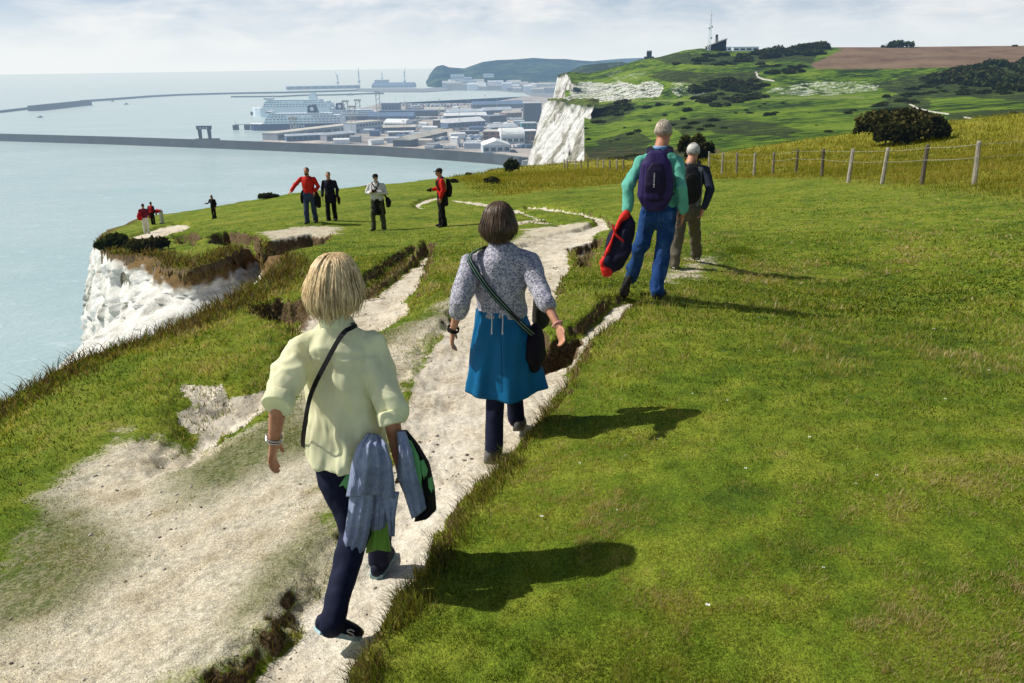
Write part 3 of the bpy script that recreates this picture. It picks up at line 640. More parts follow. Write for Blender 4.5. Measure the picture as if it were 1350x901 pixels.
# ================================================================== figures
class Loft:
    """closed elliptical tubes and balls gathered into one surface, fused by a voxel remesh"""
    def __init__(s): s.V = []; s.F4 = []; s.F3 = []; s.n = 0
    def _ring(s, c, a, b, n, e=2.0):
        q = np.arange(n) * 2 * np.pi / n; ca, sa = np.cos(q), np.sin(q)
        ca = np.sign(ca) * np.abs(ca) ** (2 / e); sa = np.sign(sa) * np.abs(sa) ** (2 / e)
        return c + np.outer(ca, a) + np.outer(sa, b)
    def tube(s, pts, rx, ry=None, ref=(1, 0, 0), n=16, e=2.0, round_=True):
        P = [np.array(p, float) for p in pts]; k = len(P)
        rx = list(rx) if isinstance(rx, (list, tuple)) else [rx] * k
        ry = rx if ry is None else (list(ry) if isinstance(ry, (list, tuple)) else [ry] * k)
        rings = []; refs = ref if isinstance(ref, list) else [ref] * k
        def T(i):
            v = P[min(i + 1, k - 1)] - P[max(i - 1, 0)]; return v / max(np.linalg.norm(v), 1e-9)
        ext = []
        if round_:
            t0, t1 = T(0), T(k - 1)
            for f, g in ((.95, .31), (.6, .8)): ext.append((P[0] - t0 * min(rx[0], ry[0]) * f, rx[0] * g, ry[0] * g, t0, refs[0]))
        for i in range(k): ext.append((P[i], rx[i], ry[i], T(i), refs[i]))
        if round_:
            for f, g in ((.6, .8), (.95, .31)): ext.append((P[-1] + t1 * min(rx[-1], ry[-1]) * f, rx[-1] * g, ry[-1] * g, t1, refs[-1]))
        for c, a, b, tt, rf in ext:
            rf = np.array(rf, float); u = rf - tt * (rf @ tt)
            if np.linalg.norm(u) < 1e-3: rf = np.array((0, 1.0, 0.2)); u = rf - tt * (rf @ tt)
            u /= np.linalg.norm(u); v = np.cross(tt, u); rings.append(s._ring(c, u * a, v * b, n, e))
        o = s.n
        for R in rings: s.V.append(R)
        m = len(rings)
        for j in range(m - 1):
            for i in range(n): s.F4.append((o + j * n + i, o + j * n + (i + 1) % n, o + (j + 1) * n + (i + 1) % n, o + (j + 1) * n + i))
        s.V.append(rings[0].mean(0)[None]); s.V.append(rings[-1].mean(0)[None]); cA, cB = o + m * n, o + m * n + 1
        for i in range(n): s.F3.append((cA, o + (i + 1) % n, o + i)); s.F3.append((cB, o + (m - 1) * n + i, o + (m - 1) * n + (i + 1) % n))
        s.n += m * n + 2; return s
    def ball(s, c, r, axes=None, n=14):
        c = np.array(c, float); r = np.array(r if isinstance(r, (tuple, list)) else (r, r, r), float)
        A = np.eye(3) if axes is None else np.array(axes, float)     # rows: directions of the three radii
        up = A[2] * r[2]; rings = n // 2; ts = np.linspace(-1, 1, rings + 2)[1:-1] * math.pi / 2; o = s.n
        for tt in ts: s.V.append(s._ring(c + up * math.sin(tt), A[0] * r[0] * math.cos(tt), A[1] * r[1] * math.cos(tt), n))
        for j in range(len(ts) - 1):
            for i in range(n): s.F4.append((o + j * n + i, o + j * n + (i + 1) % n, o + (j + 1) * n + (i + 1) % n, o + (j + 1) * n + i))
        s.V.append((c - up)[None]); s.V.append((c + up)[None]); m = len(ts); cA, cB = o + m * n, o + m * n + 1
        for i in range(n): s.F3.append((cA, o + (i + 1) % n, o + i)); s.F3.append((cB, o + (m - 1) * n + i, o + (m - 1) * n + (i + 1) % n))
        s.n += m * n + 2; return s
    def mesh(s, name, voxel=None, smooth=2, deform=None):
        V = np.concatenate(s.V); me = bpy.data.meshes.new(name)
        me.from_pydata(V.tolist(), [], [*s.F4, *s.F3]); me.update()
        bm = bmesh.new(); bm.from_mesh(me); bmesh.ops.recalc_face_normals(bm, faces=bm.faces); bm.to_mesh(me); bm.free()
        if voxel:
            o = bpy.data.objects.new(name, me); COL.objects.link(o)
            md = o.modifiers.new('r', 'REMESH'); md.mode = 'VOXEL'; md.voxel_size = voxel; md.adaptivity = 0
            if smooth: ms = o.modifiers.new('s', 'SMOOTH'); ms.factor = .5; ms.iterations = smooth
            dg = bpy.context.evaluated_depsgraph_get(); me2 = bpy.data.meshes.new_from_object(o.evaluated_get(dg))
            bpy.data.objects.remove(o); bpy.data.meshes.remove(me); me = me2; me.name = name
        if deform:
            n = len(me.vertices); co = np.empty(n * 3, np.float32); me.vertices.foreach_get('co', co); nr = np.empty(n * 3, np.float32); me.vertices.foreach_get('normal', nr)
            co = deform(co.reshape(-1, 3).astype(float), nr.reshape(-1, 3).astype(float)); me.vertices.foreach_set('co', np.ascontiguousarray(co, np.float32).ravel()); me.update()
        return me
    def obj(s, name, mat, parent=None, voxel=None, smooth=2, deform=None):
        o = link(name, s.mesh(name, voxel, smooth, deform), mat, None)
        if parent is not None: o.parent = parent
        return o

def nrm(v): v = np.array(v, float); return v / max(np.linalg.norm(v), 1e-9)
def lerp(a, b, t): return np.array(a, float) + (np.array(b, float) - np.array(a, float)) * t
def wrinkle(amp=.005, sc=14.0, seed=0.0, zs=.6):
    def f(co, nr):
        d = fbm(co[:, 0] * sc + seed, co[:, 1] * sc, co[:, 2] * sc * zs, 3) + .8 * (1 - 2 * np.abs(fbm(co[:, 0] * sc * .6, co[:, 1] * sc * .6 + seed, co[:, 2] * sc * .45, 2)))
        return co + nr * (amp * (d - .3))[:, None]
    return f

def cloth(name, c, var=.18, scale=30, rough=.85, weave=500, bump=.15, trans=0.0, c2=None, mix_scale=None):
    m, t = newmat(name); v = t.obj()
    col = t.ramp(t.noise(v, scale, 5, .6), [(.3, tuple(x * (1 - var) for x in c)), (.7, tuple(min(1, x * (1 + var)) for x in c))])
    if c2 is not None: col = t.mix(t.ramp(t.noise(v, mix_scale, 2, .5), [(.42, 0.0), (.58, 1.0)]), col, c2)
    nm = t.bump(t.math('ADD', t.noise(v, weave, 2), t.math('MULTIPLY', t.noise(v, 28, 4), 1.2)), bump, .008)
    s = pbsdf(t, col, rough, nm, .15)
    if trans:
        s = t.new('ShaderNodeMixShader', ins={0: trans, 1: s, 2: t.new('ShaderNodeBsdfTranslucent', ins={0: col}).outputs[0]}).outputs[0]
    return finish(m, t, s)
def skinmat(name, c=(.52, .27, .17)):
    m, t = newmat(name); v = t.obj()
    col = t.ramp(t.noise(v, 26, 5, .6), [(.3, (c[0] * .80, c[1] * .68, c[2] * .64)), (.7, (min(1, c[0] * 1.12), c[1] * 1.12, c[2] * 1.12))])
    return finish(m, t, pbsdf(t, col, .55, t.bump(t.noise(v, 220, 3), .12, .003), .35, **{'Subsurface Weight': .08, 'Subsurface Radius': (.012, .005, .003)}))
def hairmat(name, dark, light, stretch=.10):
    m, t = newmat(name); v = t.obj(); sp = t.new('ShaderNodeSeparateXYZ', ins={0: v})
    q = t.new('ShaderNodeCombineXYZ', ins={0: sp.outputs[0], 1: sp.outputs[1], 2: t.math('MULTIPLY', sp.outputs[2], stretch)}).outputs[0]
    n = t.noise(q, 120, 4, .65); b = t.noise(v, 14, 3)
    col = t.ramp(t.math('ADD', t.math('MULTIPLY', n, .65), t.math('MULTIPLY', b, .35)), [(.36, dark), (.62, light)])
    return finish(m, t, pbsdf(t, col, .42, t.bump(n, .5, .004), .35))
M_SKIN = skinmat('skin'); M_SKIN2 = skinmat('skin_tanned', (.46, .22, .13))
M_EYE = simple('eye_dark', (.05, .04, .035), .2, .1)

def hand(L, wrist, d, palm_n, thumb, size=.18, curl=.5, voxel_ok=True):
    """palm and five bent fingers: d along the hand, palm_n out of the palm, thumb towards the thumb side"""
    d = nrm(d); palm_n = nrm(np.array(palm_n) - d * (np.array(palm_n) @ d)); th = np.cross(d, palm_n)
    if th @ np.array(thumb) < 0: th = -th
    w = np.array(wrist, float); s = size / .18
    L.tube([w - d * .02 * s, w + d * .02 * s, w + d * .055 * s, w + d * .09 * s], [.026 * s, .030 * s, .038 * s, .037 * s], [.019 * s, .016 * s, .015 * s, .012 * s], ref=th, n=14, e=2.4)
    for k, (off, ln, r) in enumerate(((.028, .066, .0090), (.0095, .076, .0094), (-.0095, .070, .0090), (-.028, .054, .0078))):
        c = curl * (1 + .12 * k); p = w + d * .088 * s + th * off * s; pts = [p - d * .025 * s, p]; ang = 0.0
        for seg, f in ((.45, .45), (.31, .9), (.24, .75)):
            ang += c * f; v = d * math.cos(ang) + palm_n * math.sin(ang) + th * off * .9
            p = p + nrm(v) * ln * seg * s; pts.append(p)
        L.tube(pts, [r * s, r * s, r * .98 * s, r * .88 * s, r * .72 * s], ref=th, n=8)
    p = w + d * .022 * s + th * .022 * s
    v1 = nrm(d * .62 + th * .72 + palm_n * .25); v2 = nrm(d * .9 + th * .32 + palm_n * .30)
    L.tube([p - th * .01 * s, p + v1 * .035 * s, p + v1 * .035 * s + v2 * .028 * s, p + v1 * .035 * s + v2 * .052 * s], [.013 * s, .0115 * s, .0102 * s, .008 * s], ref=palm_n, n=8)

def head(L, c, f, u, s=1.0, female=False):
    """skull, jaw, nose, lips, ears about head centre c; f = face direction, u = up"""
    f = nrm(f); u = nrm(np.array(u) - f * (np.array(u) @ f)); r = np.cross(f, u); A = [r, f, u]; c = np.array(c, float)
    def p(a, b, d): return c + (r * a + f * b + u * d) * s
    L.ball(p(0, -.012, .022), (.074 * s, .094 * s, .092 * s), A, 22); L.ball(p(0, .022, -.030), (.062 * s, .066 * s, .078 * s), A, 18)
    L.ball(p(0, .055, -.082), (.033 * s, .030 * s, .026 * s), A); L.ball(p(0, .078, .022), (.052 * s, .014 * s, .014 * s), A)
    L.tube([p(0, .085, .014), p(0, .098, -.012), p(0, .108, -.032)], [.009 * s, .011 * s, .014 * s], ref=r, n=10)
    for q in (-1, 1):
        L.ball(p(q * .036, .072, -.022), (.020 * s, .017 * s, .018 * s), A, 10); L.ball(p(q * .033, .083, .004), (.015 * s, .009 * s, .010 * s), A, 10)
        L.tube([p(q * .073, -.004, .020), p(q * .082, -.016, .022), p(q * .080, -.014, -.005), p(q * .071, -.002, -.026)], [.009 * s, .012 * s, .010 * s, .007 * s], [.006 * s] * 4, ref=f, n=8)
    L.ball(p(0, .088, -.056), (.023 * s, .009 * s, .006 * s), A, 10); L.ball(p(0, .086, -.067), (.019 * s, .009 * s, .007 * s), A, 10)
    return p, r, f, u

def shoe(root, ankle, heel, toe, up, mats, s=1.0, voxel=.006):
    """upper with a sole strip; heel and toe are points on the ground line of the foot"""
    heel, toe, ankle = (np.array(q, float) for q in (heel, toe, ankle)); d = nrm(toe - heel); ln = np.linalg.norm(toe - heel); up = nrm(np.array(up) - d * (np.array(up) @ d)); sd = np.cross(d, up)
    def q(a, h): return heel + d * ln * a + up * h
    L = Loft(); R = [sd] * 6
    L.tube([q(.04, .045), q(.16, .048), q(.42, .044), q(.66, .038), q(.84, .034), q(.95, .030)], [.030 * s, .036 * s, .041 * s, .046 * s, .042 * s, .026 * s], [.036 * s, .040 * s, .036 * s, .030 * s, .024 * s, .018 * s], ref=sd, n=16, e=2.5)
    L.tube([q(.17, .06), lerp(q(.2, .09), ankle, .6), ankle], [.036 * s, .038 * s, .037 * s], [.045 * s, .042 * s, .040 * s], ref=sd, n=14)
    o = L.obj('shoe', mats[0], root, voxel, 2)
    out = []
    for a, w in ((0, .030), (.08, .036), (.3, .038), (.5, .041), (.7, .047), (.86, .043), (.97, .026), (1.0, .012)): out.append((a, w * s))
    bm = bmesh.new(); ring = [(a, w) for a, w in out] + [(a, -w) for a, w in reversed(out)]
    lo = [bm.verts.new(heel + d * ln * a + sd * w * 1.04 + up * (.002 + (.012 if a > .93 else 0))) for a, w in ring]; hi = [bm.verts.new(heel + d * ln * a + sd * w * 1.06 + up * (.026 - .006 * a)) for a, w in ring]
    n = len(ring); bm.faces.new(lo[::-1]); bm.faces.new(hi)
    for i in range(n): bm.faces.new([lo[i], lo[(i + 1) % n], hi[(i + 1) % n], hi[i]])
    bmesh.ops.recalc_face_normals(bm, faces=bm.faces); me = bpy.data.meshes.new('sole'); bm.to_mesh(me); bm.free()
    link('sole', me, mats[1], o, smooth=False); return o

def strands(c, r, f, u, R, n, mat, root, len0=(.75, 1.0), width=.0035, front=-.2, jitter=.006, seed=1, name='hair', under=None, part=0.0):
    """a head of hair: locks that start along the parting and follow the head down to the hair line R(phi, t)"""
    rng = np.random.default_rng(seed); K = 9; V = []; Fq = []; cnt = 0
    ph = rng.random(n) * 2 * np.pi; st = rng.random(n) ** 1.3 * .55; jit = rng.standard_normal((n, 3)) * jitter; ln = len0[0] + (len0[1] - len0[0]) * rng.random(n); tw = rng.standard_normal(n) * .14
    lay = rng.random(n)
    for k in range(n):
        if math.sin(ph[k]) > .62 and ln[k] > .5: ln[k] = .35 + .2 * rng.random()
        ts = np.linspace(st[k], max(ln[k], st[k] + .2), K); pts = []
        for j, tt in enumerate(ts):
            a = ph[k] + tw[k] * tt; q = np.array(R(a, tt)) * (1 - .10 * lay[k] * (1 - .4 * tt)); pts.append(c + r * (q[0] + part * (1 - tt) ** 2) + f * q[1] + u * q[2] + jit[k] * tt)
        pts = np.array(pts); tg = np.gradient(pts, axis=0); out = pts - (c - u * .03); sd = np.cross(tg, out); sd /= np.maximum(np.linalg.norm(sd, axis=1, keepdims=True), 1e-9)
        w = width * (.7 + .7 * rng.random()) * np.array([.8, 1, 1.1, 1.1, 1.1, 1.0, .9, .65, .15])
        on = out / np.maximum(np.linalg.norm(out, axis=1, keepdims=True), 1e-9)
        A = pts + sd * w[:, None]; B = pts - sd * w[:, None]; C = pts + on * (w * .7)[:, None]
        V += [A, C, B]
        for j in range(K - 1):
            a0, c0, b0 = cnt + j, cnt + K + j, cnt + 2 * K + j
            Fq += [(a0, a0 + 1, c0 + 1, c0), (c0, c0 + 1, b0 + 1, b0)]
        cnt += 3 * K
    V = np.concatenate(V); Fq = np.array(Fq)
    if under is not None:
        Vu = np.array([v.co[:] for v in under.vertices]); base_n = len(V)
        Fu = [tuple(base_n + i for i in p.vertices) for p in under.polygons if len(p.vertices) == 4]; V = np.concatenate([V, Vu]); Fq = np.concatenate([Fq, np.array(Fu)])
    return link(name, npmesh(name, V, Fq), mat, root)

def strap(name, pts, width, mat, parent, normal_from, thick=.004, seg=40):
    """flat webbing through pts, its flat side turned away from normal_from"""
    P = np.array(pts, float); d = np.r_[0, np.cumsum(np.linalg.norm(np.diff(P, axis=0), axis=1))]; q = np.linspace(0, d[-1], seg)
    # smooth interpolation
    def cr(i, t):
        p0, p1, p2, p3 = P[max(i - 1, 0)], P[i], P[i + 1], P[min(i + 2, len(P) - 1)]
        return .5 * ((2 * p1) + (-p0 + p2) * t + (2 * p0 - 5 * p1 + 4 * p2 - p3) * t * t + (-p0 + 3 * p1 - 3 * p2 + p3) * t ** 3)
    pts = []
    for x in q:
        i = min(int(np.searchsorted(d, x, 'right') - 1), len(P) - 2); pts.append(cr(i, (x - d[i]) / max(d[i + 1] - d[i], 1e-9)))
    pts = np.array(pts); tg = np.gradient(pts, axis=0); tg /= np.linalg.norm(tg, axis=1, keepdims=True)
    nf = normal_from if callable(normal_from) else (lambda p: np.array(normal_from, float))
    bm = bmesh.new(); rings = []
    for p, g in zip(pts, tg):
        o = p - nf(p); o = o - g * (o @ g); o = nrm(o); s = np.cross(g, o)
        rings.append([bm.verts.new(p + s * a * width / 2 + o * b * thick / 2) for a, b in ((-1, -1), (1, -1), (1, 1), (-1, 1))])
    for A, B in zip(rings, rings[1:]):
        for k in range(4): bm.faces.new([A[k], A[(k + 1) % 4], B[(k + 1) % 4], B[k]])
    bm.faces.new(rings[0]); bm.faces.new(rings[-1][::-1]); bmesh.ops.recalc_face_normals(bm, faces=bm.faces)
    me = bpy.data.meshes.new(name); bm.to_mesh(me); bm.free(); return link(name, me, mat, parent, smooth=False)

def on_ray(px, py, prev, L, near=True):
    """joint on a pixel ray at bone length L from the joint before it"""
    d = ray(px, py); d = d / np.linalg.norm(d); w = np.array(prev, float) - EYE; b = d @ w; disc = b * b - (w @ w - L * L)
    k = b if disc < 0 else b + (-1 if near else 1) * math.sqrt(disc)
    return EYE + d * k
def foot_on(px, py):
    q = on_ground(px, py); return q
# ------------------------------------------------------------------ the four walkers close by
def panel(name, rows, mat, parent=None, thick=.010, bulge=.03, folds=(), nu=26, nv=30, seed=0.0, wr=.012):
    """a hanging piece of cloth: rows of (left x, left y, right x, right y, depth)"""
    rows = np.array(rows, float); tv = np.linspace(0, len(rows) - 1, nv); G = np.empty((nv, nu, 3))
    for j, q in enumerate(tv):
        i = min(int(q), len(rows) - 2); f = q - i; f2 = f; r = rows[i] * (1 - f2) + rows[i + 1] * f2
        for k, u in enumerate(np.linspace(0, 1, nu)):
            dy = -bulge * math.sin(math.pi * u) ** .7
            for a, fr, ph in folds: dy += a * math.sin(2 * math.pi * fr * u + ph + .5 * q)
            G[j, k] = at_y(r[0] + (r[2] - r[0]) * u, r[1] + (r[3] - r[1]) * u + (q / (len(rows) - 1)) * 4.5 * float(vnoise(np.array(u * 1.8 + seed * 2.7), np.array(seed))), r[4] + dy * (.4 + .6 * min(1, q)))
    G += wr * fbm(G[..., 0] * 22 + seed, G[..., 1] * 22, G[..., 2] * 12, 3)[..., None] * np.array([0.2, -1, 0.1])
    B = G + np.array([0, thick, 0]); V = np.concatenate([G.reshape(-1, 3), B.reshape(-1, 3)]); o = nv * nu; Fq = []
    for j in range(nv - 1):
        for k in range(nu - 1):
            a = j * nu + k; Fq += [(a, a + nu, a + nu + 1, a + 1), (o + a, o + a + 1, o + a + nu + 1, o + a + nu)]
    for k in range(nu - 1): Fq += [(k, k + 1, o + k + 1, o + k), ((nv - 1) * nu + k, o + (nv - 1) * nu + k, o + (nv - 1) * nu + k + 1, (nv - 1) * nu + k + 1)]
    for j in range(nv - 1): Fq += [(j * nu, o + j * nu, o + (j + 1) * nu, (j + 1) * nu), (j * nu + nu - 1, (j + 1) * nu + nu - 1, o + (j + 1) * nu + nu - 1, o + j * nu + nu - 1)]
    u = np.tile(np.linspace(0, 1, nu), nv) * np.repeat(np.interp(tv, range(len(rows)), rows[:, 2] - rows[:, 0]), nu) / 300.0
    v = np.repeat(np.linspace(0, 1, nv), nu)
    return link(name, npmesh(name, V, np.array(Fq), {'u': np.r_[u, u], 'v': np.r_[v, v]}), mat, parent)

def bob(root, c, f, u, mat, drop=.135, wx=.094, wy=.108, n=2600, seed=1, flare=.10, tuck=.20, part=0.0, width=.0032, bx=1.0, jit=.006):
    f = nrm(f); u = nrm(np.array(u) - f * (np.array(u) @ f)); r = np.cross(f, u)
    def R(a, t):
        ca, sa = math.cos(a), math.sin(a)
        if t < .5:
            th = t / .5 * math.pi / 2; return (wx * math.sin(th) * ca, wy * math.sin(th) * sa - .012, .022 + .108 * math.cos(th))
        q = (t - .5) / .5; k = 1 + flare * math.sin(math.pi * q) - tuck * max(0, q - .55) / .45
        d = drop * (1 - .12 * abs(ca) + .04 * math.sin(a * 5 + seed)); return (wx * bx * k * ca, wy * k * sa - .012, .022 - (d + .022) * q)
    V, Fq, na, nt = [], [], 56, 22
    for j in range(nt):
        t = .02 + .96 * j / (nt - 1)
        for i in range(na):
            a = 2 * math.pi * i / na; tt = min(t, .40 if math.sin(a) > .62 else (.40 + .6 * sstep(.62, .35, math.sin(a)))); q = np.array(R(a, tt)) * .95
            V.append(np.array(c) + r * q[0] + f * q[1] + u * q[2])
    for j in range(nt - 1):
        for i in range(na): Fq.append((j * na + i, j * na + (i + 1) % na, (j + 1) * na + (i + 1) % na, (j + 1) * na + i))
    Fq.append((0, 14, 28, 42)); under = npmesh('hair_under', np.array(V), np.array(Fq))
    return strands(np.array(c, float), r, f, u, R, n, mat, root, (.66, 1.07), width, seed=seed, jitter=jit, under=under, part=part)

def root_at(name, P, label, cat='person', group=None):
    o = empty(name, P); tag(o, label, cat, group); return o
def adopt(root, objs):
    inv = Matrix.Translation(-Vector([float(q) for q in root.location]))
    for o in objs:
        o.parent = root; o.matrix_parent_inverse = inv
def skinned(name, L, mat, voxel, label, P):
    """the continuous body is the thing itself; clothes and hair become its children"""
    o = L.obj(name, mat, None, voxel, 2); tag(o, label, 'person'); return o

M_SHOE_NAVY = cloth('shoe_navy', (.012, .015, .032), rough=.7); M_SOLE_PALE = simple('sole_pale', (.34, .52, .55), .6, .15, spec=.3)
M_SHOE_GREY = cloth('shoe_grey', (.11, .105, .10), rough=.75); M_SOLE_GREY = simple('sole_grey', (.18, .17, .16), .7, .2)
M_SHOE_BLACK = cloth('shoe_black', (.018, .017, .017), rough=.6); M_SOLE_BLACK = simple('sole_black', (.03, .03, .03), .8, .2)
M_SHOE_WHITE = cloth('shoe_white', (.62, .61, .58), rough=.7)
M_NAVY = cloth('navy_trousers', (.010, .013, .034), .25, rough=.8)
M_BLACK = cloth('black_fabric', (.010, .010, .011), .25, rough=.8)
M_STRAP = cloth('black_webbing', (.012, .012, .013), .2, rough=.6)
M_SILVER = simple('silver_metal', (.62, .60, .56), .25, .1, metal=1.0)

# ---- woman in the pale yellow shirt
def woman_yellow():
    f = nrm((.10, 1, -.04)); r = np.cross(f, (0, 0, 1)); r = nrm(r); up = np.array((0, 0, 1.0))
    pel = at_y(459, 592, 3.14); neck = at_y(443, 424, 3.16); hc = at_y(441, 374, 3.20)
    shL = at_y(396, 458, 3.14); shR = at_y(488, 454, 3.15)
    elL = on_ray(368, 527, shL, .275, True); wrL = on_ray(361, 583, elL, .235, False); 
    elR = on_ray(516, 548, shR, .275, True); wrR = on_ray(525, 606, elR, .235, False)
    hipL = pel - r * .085 - up * .02; hipR = pel + r * .085 - up * .02
    heelR = foot_on(496, 764); toeR = heelR + np.array((.03, .245, -.01)); ankR = heelR + np.array((.012, .06, .095))
    knR = lerp(hipR, ankR, .51) + f * .05
    heelL = at_y(417, 834, 2.74); toeL = at_y(474, 843, 2.83); ankL = at_y(438, 812, 2.79)
    knL = at_y(469, 702, 3.05)
    print('W1 lens torso %.2f head %.2f thighL %.2f shankL %.2f thighR %.2f shankR %.2f' % tuple(np.linalg.norm(q) for q in (neck - pel, hc - neck, knL - hipL, ankL - knL, knR - hipR, ankR - knR)))
    L = Loft(); hp, hr, hf, hu = head(L, hc, f + np.array((0, 0, -.16)), up, .98)
    L.tube([neck - up * .06, neck, hc - up * .055 - f * .012], [.062, .054, .052], ref=r)
    L.tube([pel - up * .05, lerp(pel, neck, .35), lerp(pel, neck, .75), neck - up * .03], [.125, .10, .105, .05], [.08, .07, .065, .05], ref=r)
    for sh, el, wr, hd, pn, th in ((shL, elL, wrL, (at_y(357, 628, wrL[1] + .03) - wrL), -r * -1.0, f), (shR, elR, wrR, (wrR - elR) + np.array((0, .05, 0)), -r, f)):
        L.tube([lerp(sh, el, .18), lerp(sh, el, .5), el, lerp(el, wr, .3), wr], [.026, .032, .035, .037, .026], [.026, .032, .035, .034, .022], ref=f)
        hand(L, wr, hd, pn, th, .178, .35)
    L.tube([hipL, knL, ankL], [.05, .034, .026], ref=r); L.tube([hipR, knR, ankR], [.05, .034, .026], ref=r)
    body = L.obj('person', M_SKIN2, None, .0058, 2)
    tag(body, 'woman with blonde bob in pale yellow shirt and navy trousers walking nearest the camera', 'person')
    kids = []
    # shirt, sleeves rolled to the elbow
    S = Loft()
    S.tube([pel - up * .045, pel + up * .04, lerp(pel, neck, .34), lerp(pel, neck, .62), lerp(pel, neck, .82), neck - up * .035, neck + up * .012], [.176, .170, .146, .150, .156, .098, .060], [.142, .136, .120, .118, .105, .076, .058], ref=r, n=28, e=2.25, round_=False)
    for sh, el in ((shL, elL), (shR, elR)):
        q = nrm(el - sh); cuff = el + q * .035
        S.tube([lerp(neck - up * .06, sh, .62), sh - up * .006, lerp(sh, el, .35), lerp(sh, el, .7), cuff - q * .055], [.056, .064, .062, .060, .056], [.058, .062, .062, .060, .054], ref=f, n=20)
    def wrk(co, nr):
        co = wrinkle(.024, 13.0, 3.0, .4)(co, nr); zr = (co[:, 2] - pel[2]) / (neck[2] - pel[2])
        back = sstep(.0, -.09, (co - pel) @ f)
        yoke = np.exp(-((zr - .765) / .018) ** 2) * .006 * back; pleat = np.exp(-(((co - pel) @ r) / .010) ** 2) * .004 * (zr < .76) * back
        diag = .013 * np.sin(((co - pel) @ r) * 34 + zr * 10) * np.clip(1 - abs(zr - .40) / .35, 0, 1) * back
        return co + nr * (yoke + pleat + diag)[:, None]
    m_sh = cloth('shirt_yellow', (.90, .90, .60), .10, 8, .85, 700, .12, trans=.30)
    shirt = S.obj('shirt', m_sh, None, .0075, 3, wrk); kids.append(shirt)
    for sh, el in ((shL, elL), (shR, elR)):
        q = nrm(el - sh); cuff = el + q * .035; C = Loft()
        C.tube([cuff - q * .058, cuff - q * .028, cuff], [.060, .064, .063], [.058, .062, .061], ref=f, n=22, round_=False)
        C.obj('cuff', m_sh, shirt, .005, 2, wrinkle(.003, 30))
    C = Loft(); C.tube([neck - up * .015 - f * .012, neck + up * .018 - f * .006, neck + up * .038], [.066, .064, .060], [.066, .064, .060], ref=r, n=24, round_=False); C.obj('collar', m_sh, shirt, .005, 2)
    # trousers
    T = Loft(); T.tube([pel + up * .02, pel - up * .04, pel - up * .10], [.122, .138, .132], [.088, .102, .100], ref=r, n=22)
    for hip, kn, an in ((hipL, knL, ankL), (hipR, knR, ankR)):
        q = nrm(an - kn); T.tube([hip + up * .02, lerp(hip, kn, .4), kn, lerp(kn, an, .45), an + q * .035], [.088, .080, .062, .054, .056], [.094, .084, .064, .056, .058], ref=r, n=18)
    kids.append(T.obj('trousers', M_NAVY, None, .009, 3, wrinkle(.014, 10, 9)))
    for a, h, t_ in ((ankL, heelL, toeL), (ankR, heelR, toeR)):
        s = shoe(None, a, h, t_, up + f * (.25 if h is heelL else 0), (M_SHOE_NAVY, M_SOLE_PALE), 1.0); kids.append(s)
        if h is heelL:                                            # pale S mark on the side of the shoe
            d = nrm(t_ - h); sd = nrm(np.cross(d, up)); o_ = h + d * .155 + sd * .0425 + up * .052
            mb = MB(); pts = [o_ + d * (.017 * math.cos(q) + .002) + up * (.009 + .009 * math.sin(q)) for q in np.linspace(.3, 4.3, 9)] + [o_ + d * (-.002 + .017 * math.cos(q)) + up * (-.009 + .009 * math.sin(q)) for q in np.linspace(1.2, -2.8, 9)]
            mb.tube([Vector(p) for p in pts], .0028, 6).build('logo', M_SHOE_WHITE, s)
    hair = bob(None, hc, f + np.array((0, 0, -.10)), up, hairmat('hair_blonde', (.24, .14, .05), (.92, .70, .38)), .130, .090, .106, 4200, 2, .14, .16, .012, .0026, jit=.016); kids.append(hair)
    # bracelets on the left wrist
    mb = MB()
    for k in range(2):
        c0 = wrL + nrm(wrL - elL) * (-.030 + .014 * k); ax = nrm(wrL - elL); a = nrm(np.cross(ax, (0, 1, 0.1))); b = np.cross(ax, a)
        mb.tube([c0 + (a * math.cos(q) * .034 + b * math.sin(q) * .030) for q in np.linspace(0, 2 * math.pi, 25)], .0038, 6, False)
    kids.append(mb.build('bracelet', M_SILVER, None, True))
    adopt(body, kids)
    # small bag worn across the body: strap over the right shoulder, pouch at the left hip
    bag = empty('shoulder_bag', pel - r * .17 + f * .12); tag(bag, 'small black crossbody bag on the woman in the yellow shirt', 'bag')
    top = shR * .38 + neck * .62 + up * .018
    pts = [top + f * .09 - up * .02, top + f * .02 + up * .012, at_y(468, 430, neck[1] - .075), at_y(452, 440, neck[1] - .122), at_y(430, 478, neck[1] - .140), at_y(410, 520, neck[1] - .135), at_y(402, 560, pel[1] - .10), at_y(400, 590, pel[1] + .00), pel - r * .185 + f * .09]
    st = strap('strap', pts, .020, M_STRAP, None, lambda p: lerp(pel, neck, .6) + f * .02, .004)
    B = Loft(); cb = pel - r * .155 + f * .13; B.tube([cb - up * .06, cb, cb + up * .05], [.07, .08, .07], [.03, .035, .03], ref=f, n=16, e=3); pb = B.obj('pouch', M_BLACK, None, .008, 2)
    adopt(bag, [st, pb])
    # cardigan and rain jacket hung over the right forearm
    m, t = newmat('cardigan_knit'); rib = t.math('SINE', t.math('MULTIPLY', t.attr('u'), 900.0)); ribm = t.ramp(t.attr('v'), [(.55, .12), (.62, 1.0)])
    cc = t.ramp(t.noise(t.obj(), 60, 4), [(.3, (.21, .25, .39)), (.7, (.34, .39, .54))])
    cc = t.mix(t.math('MULTIPLY', t.math('MULTIPLY', t.math('MULTIPLY_ADD', rib, .5), ribm), .6), cc, (.13, .16, .27))
    finish(m, t, pbsdf(t, cc, .95, t.bump(t.math('ADD', t.math('MULTIPLY', rib, ribm), t.noise(t.obj(), 400, 2)), .5, .004), .1)); m_card = m
    ya = min(elR[1], wrR[1]) - .10
